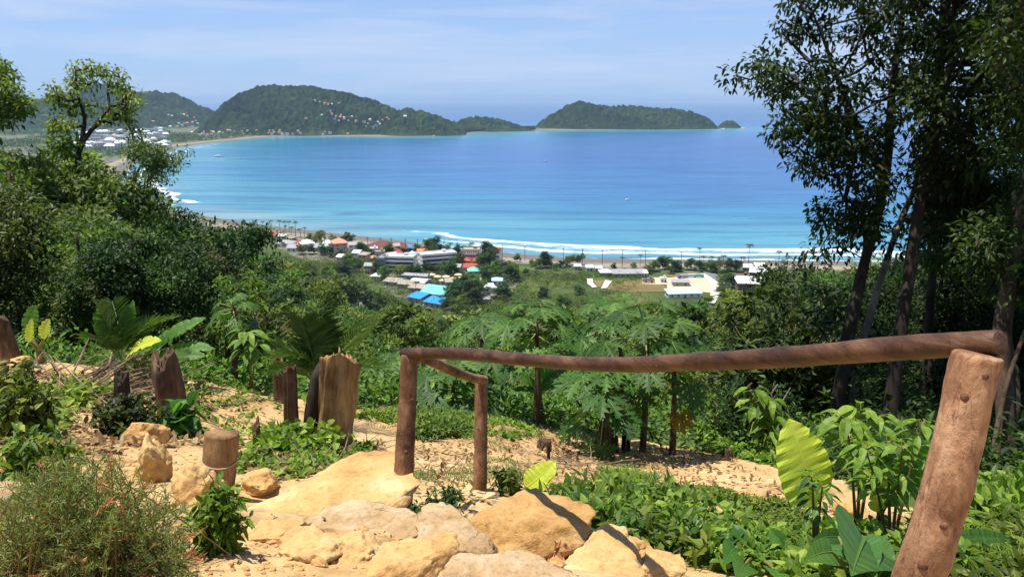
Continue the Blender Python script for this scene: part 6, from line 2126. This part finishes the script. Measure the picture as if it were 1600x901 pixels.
# round trees of the town and the beach road
TT = [(500, 383, 1.2, 1), (486, 380, 0.9, 0), (522, 384, 0.9, 2), (545, 383, 1.0, 1), (535, 382, 0.8, 0), (562, 400, 1.1, 0), (578, 405, 0.8, 1), (566, 395, 0.8, 0), (592, 416, 0.9, 1), (610, 398, 0.9, 0), (632, 396, 0.7, 4), (652, 396, 0.8, 0),
      (668, 400, 1.3, 0), (680, 398, 1.5, 0), (674, 409, 1.2, 1), (688, 402, 1.0, 4), (700, 400, 0.8, 0), (708, 402, 0.8, 1), (716, 402, 0.9, 0), (640, 432, 0.9, 1), (624, 434, 1.0, 3), (655, 432, 0.8, 0), (668, 428, 0.9, 1), (682, 427, 0.8, 2), (696, 426, 0.9, 2), (708, 430, 1.2, 0), (718, 420, 1.1, 1),
      (752, 425, 1.3, 0), (758, 412, 1.6, 0), (766, 425, 1.5, 0), (772, 436, 1.2, 1), (760, 440, 1.3, 4), (786, 432, 1.0, 0), (794, 440, 1.1, 0), (800, 432, 1.0, 1), (802, 440, 1.0, 0), (716, 470, 1.3, 0), (724, 462, 1.3, 0), (732, 472, 1.5, 0), (744, 466, 1.4, 1), (740, 482, 1.2, 0), (705, 484, 1.0, 0), (720, 490, 1.1, 1),
      (600, 436, 0.9, 1), (588, 430, 0.9, 0), (560, 424, 1.0, 0), (546, 414, 1.0, 1), (534, 408, 0.9, 0), (518, 402, 1.0, 0), (505, 398, 0.9, 1), (488, 397, 0.9, 0), (470, 397, 0.8, 1)]
TB = [(810, 409, 0.8, 0), (849, 418, 1.35, 0), (858, 418, 1.0, 0), (842, 419, 0.9, 1), (893, 414, 1.0, 3), (907, 413, 1.0, 2), (885, 416, 0.8, 2), (1022, 424, 1.0, 1), (1032, 422, 1.1, 0), (1042, 421, 1.1, 1), (1052, 424, 1.0, 0), (1061, 424, 1.2, 4), (1046, 428, 0.8, 2),
      (1078, 422, 1.0, 1), (1090, 424, 1.1, 0), (1104, 424, 1.1, 2), (1120, 424, 1.2, 2), (1112, 427, 1.0, 0), (1140, 424, 1.1, 1), (1152, 424, 1.0, 0), (1136, 440, 1.1, 0), (1140, 450, 1.2, 0), (1130, 446, 1.0, 1), (1012, 427, 0.8, 2), (1126, 462, 1.0, 3), (1108, 476, 0.8, 3), (876, 418, 0.7, 0), (831, 416, 0.6, 1),
      (868, 422, 0.6, 1), (990, 420, 0.6, 1), (960, 422, 0.6, 0), (805, 424, 0.7, 0), (822, 430, 0.6, 1)]
for lst, lb_, gr_ in ((TT, "tree growing between the houses of the town", "trees among the houses"), (TB, "tree along the beach road and the dirt lot", "trees along the beach road")):
    for px, py, s, k_ in lst:
        c = hit(px, py)
        if c is not None:
            place_tree(KF[k_], "broadleaf_tree", tuple(c), s * (1.35 if lst is TT else 1.15), r.uniform(0, 6.28), WORDS[KF_W[k_]] + " " + lb_, "tree", WORDS[KF_W[k_]] + " " + gr_, r.uniform(0.75, 0.95), False)


FLANK = [(532, 436, 116, 0), (478, 412, 62, 0), (458, 432, 56, 1), (508, 418, 54, 4), (566, 444, 66, 0), (604, 458, 58, 1), (500, 484, 70, 2), (584, 484, 60, 0), (632, 486, 52, 0), (560, 500, 72, 1), (620, 506, 60, 3), (462, 498, 64, 1), (668, 500, 56, 0), (690, 498, 44, 1), (640, 520, 66, 2), (540, 408, 40, 0), (590, 520, 70, 1), (520, 520, 76, 0),
         (760, 505, 50, 1), (820, 470, 36, 0), (880, 462, 32, 1), (930, 470, 36, 2), (1090, 474, 60, 1), (1130, 480, 70, 3), (1150, 462, 50, 0), (1180, 470, 60, 1), (1160, 505, 80, 1), (1110, 510, 70, 0), (790, 442, 40, 0), (850, 448, 26, 0), (905, 446, 24, 1), (1060, 486, 50, 2)]
for px, py, w, k_ in FLANK:
    c = hit(px, py + 0.62 * w)
    if c is None:
        continue
    dist = project(c)[2]
    s_ = w * dist / FPX / 9.8
    hz_ = (P(px, py, dist)[2] - c[2]) / (10.0 * s_)
    place_tree(KF[k_], "broadleaf_tree", (c[0], c[1], c[2] - 0.3), s_, 1.7 * w, WORDS[KF_W[k_]] + " full-crowned tree on the hillside " + ("left of the blue roofs" if px < 700 else ("below the scrub plain" if px < 1050 else "below the dirt lot")), "tree", WORDS[KF_W[k_]] + " full-crowned trees " + ("left of the blue roofs" if px < 700 else ("below the scrub plain" if px < 1050 else "below the dirt lot")), min(1.3, max(0.7, hz_)), False)
SPUR = [(447, 412), (470, 402), (520, 405), (562, 422), (600, 440), (630, 476), (700, 500), (640, 505), (560, 480), (480, 440)]
q = 0
rs = np.random.default_rng(55)
while q < 26:
    px, py = rs.uniform(440, 705), rs.uniform(400, 506)
    if not inpoly(np.array([px]), np.array([py]), SPUR)[0]:
        continue
    q += 1
    c = hit(px, py + 14)
    if c is None:
        continue
    k_ = int(rs.choice([0, 1, 0, 2, 4, 3, 1]))
    hs = allowed_height(c[0], c[1], c[2], 4)
    s_ = min(1.6, max(0.6, hs / 9)) * rs.uniform(0.8, 1.05)
    place_tree(KF[k_], "broadleaf_tree", tuple(c), s_, rs.uniform(0, 6.28), WORDS[KF_W[k_]] + " tree on the flank between the left spur and the blue roofs", "tree", WORDS[KF_W[k_]] + " trees, flank above the blue roofs", 0.95, False)
0 and print("TREES", sum(1 for o in bpy.data.objects if o.get('category') == 'tree'))


# dirt lot, road, tracks: sheets laid on the plain
def sheet(name, pxpoly, mat, lift, kind='structure', label=None, cat=None):
    w = np.array([hit(*p)[:2] for p in pxpoly])
    import bmesh
    n = 26
    lo, hi = w.min(0), w.max(0)
    st = max(hi - lo) / n
    bm = bmesh.new()
    bm.faces.new([bm.verts.new((x, y, 0)) for x, y in w])
    for ax in (0, 1):
        for k_ in np.arange(lo[ax] + st, hi[ax], st):
            co = [0, 0, 0]; co[ax] = k_
            no = [0, 0, 0]; no[ax] = 1
            bmesh.ops.bisect_plane(bm, geom=bm.verts[:] + bm.edges[:] + bm.faces[:], plane_co=co, plane_no=no)
    xy = np.array([v.co[:] for v in bm.verts])
    zz = ground(xy[:, 0], xy[:, 1])
    for v, z_ in zip(bm.verts, zz):
        v.co.z = z_ + lift
    bmesh.ops.recalc_face_normals(bm, faces=bm.faces[:])
    if sum(f.normal.z for f in bm.faces) < 0:
        bmesh.ops.reverse_faces(bm, faces=bm.faces[:])
    me = bpy.data.meshes.new(name)
    bm.to_mesh(me); bm.free()
    me.materials.append(mat)
    return struct(link(name, me))


M_LOT = plain_mat("pale_dirt", (0.50, 0.41, 0.29), 0.95, 0.1, 0.18, 0.08)
M_ROAD = plain_mat("worn_asphalt", (0.16, 0.16, 0.16), 0.9, 0.2, 0.15, 0.1)
M_CONC = plain_mat("pale_concrete", (0.58, 0.53, 0.44), 0.9, 0.15, 0.12, 0.15)
M_EARTH = plain_mat("red_brown_earth", (0.17, 0.13, 0.055), 0.95, 0.1, 0.3, 0.06)
sheet("dirt_lot", [(1003, 441), (1012, 434), (1048, 434), (1090, 430), (1104, 436), (1122, 448), (1126, 458), (1112, 475), (1108, 474), (1110, 458), (1092, 456), (1042, 452), (1042, 445), (1004, 444)], M_LOT, 0.35)
sheet("dirt_road", [(1094, 428), (1104, 428), (1124, 442), (1128, 456), (1117, 474), (1107, 480), (1113, 458), (1112, 446)], M_CONC, 0.55)
sheet("road", [(1096, 425), (1112, 425), (1128, 436), (1142, 452), (1131, 455), (1122, 442)], M_ROAD, 0.7)
sheet("concrete_track", [(917, 436), (926, 436), (927, 443), (933, 449), (926, 450), (918, 444)], M_CONC, 0.5)
sheet("concrete_track", [(946, 438), (956, 440), (948, 451), (939, 451)], M_CONC, 0.5)
sheet("earth_patch", [(956, 442), (1002, 437), (1040, 447), (1040, 456), (980, 457), (948, 452)], M_EARTH, 0.25)
sheet("earth_patch", [(926, 438), (946, 438), (938, 449), (933, 448)], M_EARTH, 0.3)
sheet("earth_patch", [(1090, 426), (1040, 428), (1038, 433), (1092, 433)], M_EARTH, 0.3)
sheet("dirt_path", [(708, 505), (714, 506), (694, 523), (684, 523)], M_LOT, 0.6)
sheet("field", [(690, 494), (730, 490), (738, 498), (704, 504)], plain_mat("dry_grass_field", (0.22, 0.24, 0.05), 0.95, 0.1, 0.25, 0.1), 0.5)
sheet("beach_road", [(640, 397), (800, 409), (1095, 425), (1095, 427), (800, 412), (640, 399)], M_ROAD, 0.4)

# parked vehicles on the lot
def truck(px, py, rot, cab, bed, label):
    c = hit(px, py)
    o = thing("truck", label, "truck", (c[0], c[1], c[2] + 0.35), R(rot))
    b_ = MB(); b_.box(0.8, 0, 0.7, 5.0, 2.2, 1.9); b_.build("cargo_box", bed, o)
    b_ = MB(); b_.add([(-3.6, -1, 0.6), (-1.8, -1, 0.6), (-1.8, -1, 2.4), (-3.0, -1, 2.4), (-3.6, -1, 1.5), (-3.6, 1, 0.6), (-1.8, 1, 0.6), (-1.8, 1, 2.4), (-3.0, 1, 2.4), (-3.6, 1, 1.5)],
                      [np.array([(0, 1, 2, 3, 4), (9, 8, 7, 6, 5)]), np.array([(0, 5, 6, 1), (1, 6, 7, 2), (2, 7, 8, 3), (3, 8, 9, 4), (4, 9, 5, 0)])]); b_.build("cab", cab, o)
    for sx in (-2.8, 2.2):
        for sy in (-1, 1):
            b_ = MB(); b_.tube([(sx, sy * 0.85, 0.45), (sx, sy * 1.1, 0.45)], 0.45, 12); b_.build("wheel", M_GLASS, o)


truck(1066, 435, 20, W_BLUE, W_GREY, "small blue truck parked at the back of the dirt lot")
truck(1080, 434, 0, R_LBLUE, R_LBLUE, "pale blue truck parked at the back of the dirt lot, next to the road")
truck(1092, 434, 0, R_TEAL, R_TEAL, "greenish truck parked nearest the bend of the dirt road")

# ------------------------------------------------------------------ across the bay
def far_house_mesh(w, d, h, flat, rm, wm):
    b_ = MB()
    b_.box(0, 0, -3, w, d, h + 3, 0)
    if flat:
        b_.box(0, 0, h + 0.01, w * 1.03, d * 1.03, 0.8, 1)
    else:
        W_, D_ = w * 0.56, d * 0.56
        b_.add([(-W_, -D_, h), (W_, -D_, h), (W_, D_, h), (-W_, D_, h), (-W_ * 0.5, 0, h + 3), (W_ * 0.5, 0, h + 3)], [np.array([(0, 1, 5, 4), (2, 3, 4, 5), (3, 2, 1, 0)]), np.array([(1, 2, 5), (3, 0, 4)])], 0.5, 1)
    for s_ in range(int(h // 3.2)):
        nw = max(2, int(w / 4))
        for i in range(nw):
            b_.box(-w / 2 + w * (i + 0.5) / nw, -d / 2 - 0.05, s_ * 3.2 + 1, w / nw * 0.55, 0.2, 1.6, 2)
    return b_.mesh("far_house", [wm, rm, M_GLASS])


FH = [far_house_mesh(14, 10, 7, False, R_WHITE, W_WHITE), far_house_mesh(12, 10, 6.5, False, R_SALMON, W_CREAM), far_house_mesh(18, 10, 10, True, R_PALE, W_WHITE), far_house_mesh(10, 9, 6, False, R_TAN, W_WHITE), far_house_mesh(16, 10, 7, False, R_ORANGE, W_CREAM)]
FW = ["white", "cream salmon-roofed", "flat-roofed white", "small white tan-roofed", "orange-roofed"]


def far_houses(lst, place, group, k=None, s0=1.0, hf=far_ground):
    for px, py in lst:
        c = hit(px, py, hf)
        if c is None:
            continue
        k_ = int(r.integers(5)) if k is None else k
        o = link("villa", FH[k_])
        o.location = tuple(c)
        o.rotation_euler = (0, 0, r.uniform(-0.7, 0.7))
        s = s0 * r.uniform(0.75, 1.3)
        o.scale = (s, s, s * 1.1)
        tag(o, FW[k_] + " villa " + place, "house", FW[k_] + " houses, " + group)


z3 = [(615, 155), (640, 162), (665, 170), (682, 172), (700, 172), (735, 168), (690, 208), (700, 222), (720, 233), (740, 240), (762, 247), (782, 256), (800, 234), (830, 240), (860, 262), (880, 270), (900, 276), (920, 282), (940, 272), (950, 255), (975, 242), (650, 228), (570, 245), (712, 248), (735, 256), (870, 282), (890, 252), (905, 290), (930, 262), (985, 250), (745, 228), (820, 258), (502, 298), (665, 312), (690, 316), (780, 322), (655, 322), (760, 240)]
far_houses([(300 + x * 0.3125, 110 + y * 0.3125) for x, y in z3], "on the wooded headland hill across the bay", "headland hill", None, 0.62)
far_houses([(633, 184.0)], "alone near the top of the headland spur", "headland spur", 0, 1.0)
z1 = [(990, 380), (1010, 385), (1060, 375), (1080, 378), (1100, 385), (1140, 395), (1050, 430), (1080, 425), (1100, 430), (1130, 425), (1160, 430), (900, 420), (1000, 450), (1040, 450), (1110, 452), (1130, 448), (1070, 440), (1150, 412)]
far_houses([(x * 0.2663, 80 + y * 0.2663) for x, y in z1], "on the hazy western hill", "western hill", None, 0.85)
rr2 = np.random.default_rng(9)
twn = [(rr2.uniform(120, 262), rr2.uniform(206, 236)) for _ in range(150)]
twn = [(a_, b_) for a_, b_ in twn if b_ < 240 - (a_ - 120) * 0.06]
for kk in (0, 2, 3, 0, 2):
    far_houses(twn[:30], "in the white town on the flat behind the far beach", "town on the far flat", kk, 1.35)
    twn = twn[30:]
far_houses([(rr2.uniform(300, 470), rr2.uniform(204.5, 211.5)) for _ in range(40)], "in the line of low buildings behind the far beach", "far beach front", None, 0.55)
apm = far_house_mesh(26, 14, 24, True, R_PALE, W_WHITE)
for i, (px, py) in enumerate([(232, 209), (238, 209), (244, 208.5), (250, 208.5), (256, 208), (146, 222), (152, 222), (158, 222), (140, 219), (168, 224), (128, 216), (118, 214)]):
    c = hit(px, py, far_ground)
    o = link("apartment_block", apm)
    o.location = tuple(c)
    o.scale = (0.8, 0.8, r.uniform(0.75, 1.1) if i > 4 else 0.8)
    tag(o, "tall white apartment block in the row below the hazy western hill" if i < 5 else "tall white apartment block in the far town behind the open feathery tree", "apartment block", "apartment row" if i < 5 else "far town blocks")

# tree belt on the far flat
q = []
rs = np.random.default_rng(78)
x = rs.uniform(-2300, -780, 16000); y = rs.uniform(1500, 3400, 16000)
s_ = shore_dist(x, y)
mk = (s_ < -75) & (fbm(np.stack([x, y, 0 * x], -1) / 160, 3, 4) > -0.2)
x, y = x[mk], y[mk]
cb = MB()
leaves(cb, np.stack([x, y, ground(x, y) + 4], -1), 7, 6.0, 5.0, 4.0, 0, 0.7, 79, 0.0, False, 0.7)
struct(cb.build("far_tree_belt", M_LEAF_DARK), 'stuff')
for x0, x1, yy, n, sd in ((-205, 105, 0, 900, 3),):
    xx = rs.uniform(x0, x1, n * 3); y = np.interp(xx, [-205, -180, 0, 105], [3235, 3330, 3470, 3545]) + rs.uniform(0, 70, n * 3)
    cb = MB()
    leaves(cb, np.stack([xx, y, ground(xx, y) + 6], -1), 7, 6.0, 4.5, 3.5, 0, 0.7, 80, 0.0, False, 1.2)
    struct(cb.build("far_tree_belt", M_LEAF_DARK), 'stuff')

# pale rocks at the feet of the islands
for i, (px, py, w, lb_) in enumerate([(1086, 200.5, 30, "pale rocks at the right foot of the island"), (1160, 200.5, 26, "pale reef rock at the tip of the little islet"), (720, 201, 20, "pale cliff rock at the end of the headland spur"), (1045, 201.5, 22, "small pale shore rock in the middle of the island front"), (678, 213, 12, "white rock standing off the headland spur")]):
    d0 = P(px, py, 1.0) - np.array([0, 0, EYE])
    k_ = (EYE - 2) / -d0[2]
    o = link("shore_rock", rock_mesh("shore_rock", w, w * 0.5, 9, 60 + i, M_ROCK, 8, 3, 0.15))
    o.location = tuple(np.array([0, 0, EYE]) + d0 * k_)
    tag(o, lb_, "rock")

# boats on the bay
def boat(px, py, ln, rot, label, name="motor_boat"):
    d0 = P(px, py, 1.0) - np.array([0, 0, EYE])
    c = np.array([0, 0, EYE]) + d0 * (EYE / -d0[2])
    o = thing(name, label, "boat", tuple(c), R(rot))
    st = np.linspace(0, 1, 9)
    wd = ln * 0.16 * np.array([0.85, 0.95, 1, 1, 0.97, 0.88, 0.68, 0.38, 0.02])
    sh_ = ln * (0.09 + 0.05 * st ** 2)
    v = []
    for u, w_, z_ in zip(st, wd, sh_):
        x_ = (u - 0.5) * ln
        v += [(x_, -w_, z_), (x_ * 0.95, -w_ * 0.6, -0.3), (x_ * 0.95, w_ * 0.6, -0.3), (x_, w_, z_)]
    b_ = MB(); b_.add(v, [grid_faces(9, 4, True), np.array([[3, 2, 1, 0]])]); b_.build("hull", W_WHITE, o)
    b_ = MB(); b_.box(-ln * 0.08, 0, ln * 0.09, ln * 0.4, ln * 0.2, ln * 0.10); b_.box(-ln * 0.1, 0, ln * 0.19 + 0.02, ln * 0.3, ln * 0.22, ln * 0.02); b_.build("cabin", W_WHITE, o)


boat(342, 245, 22, 15, "white motor boat lying off the far beach on the pale blue water")
boat(852, 252, 9, 5, "tiny boat alone in the middle of the bay")
boat(980, 312, 7, 30, "small boat on the blue water nearer the surf")

# ------------------------------------------------------------------ keep the trees the view shows; the smallest far ones become one mass
bpy.context.view_layer.update()
dg = bpy.context.evaluated_depsgraph_get()
hz_o = bpy.data.objects["haze"]
hz_o.hide_viewport = True
dg.update()
seen = {}
ex = Vector((0, 0, EYE))
for py in np.arange(62, 790, 6.3):
    for px in np.arange(2, 1600, 6.3):
        d_ = P(px, py, 1.0) - np.array([0, 0, EYE])
        ok, loc, nrm_, idx, ob, mx = SC.ray_cast(dg, ex, Vector(d_ / np.linalg.norm(d_)), distance=900)
        if ok:
            k_ = ob.parent.name if ob.parent else ob.name
            seen[k_] = seen.get(k_, 0) + 1
hz_o.hide_viewport = False
cand = [o for o in bpy.data.objects if o.get('category') in ('tree', 'bush') and o.name.startswith(('broadleaf_tree', 'bush'))]
gone = [o for o in cand if seen.get(o.name, 0) < 1]
for o in gone:
    for ch in list(o.children):
        bpy.data.objects.remove(ch)
    bpy.data.objects.remove(o)
for cat, most in (('tree', 268), ('bush', 280)):
    left = sorted([o for o in bpy.data.objects if o.get('category') == cat and o.name.startswith(('broadleaf_tree', 'bush'))], key=lambda o: -seen.get(o.name, 0))
    print("KEPT", cat, len(left))
    rest = left[most:]
    if not rest:
        continue
    b_ = MB()
    for o in rest:
        M_ = np.array(o.matrix_world)
        for ch in list(o.children):
            if ch.name.startswith(('crown', 'foliage')):
                me = ch.data
                v = np.zeros(len(me.vertices) * 3, np.float32); me.vertices.foreach_get("co", v)
                v = v.reshape(-1, 3) @ M_[:3, :3].T + M_[:3, 3]
                f = np.zeros(len(me.polygons) * 3, np.int32); me.polygons.foreach_get("vertices", f)
                tt = np.zeros(len(me.polygons), np.float32); me.attributes["tint"].data.foreach_get("value", tt)
                b_.add(v, [f.reshape(-1, 3)], tt)
            bpy.data.objects.remove(ch)
        bpy.data.objects.remove(o)
    struct(b_.build("far_trees" if cat == 'tree' else "far_bushes", M_LEAF_DARK if cat == 'tree' else M_LEAF_MID), 'stuff')
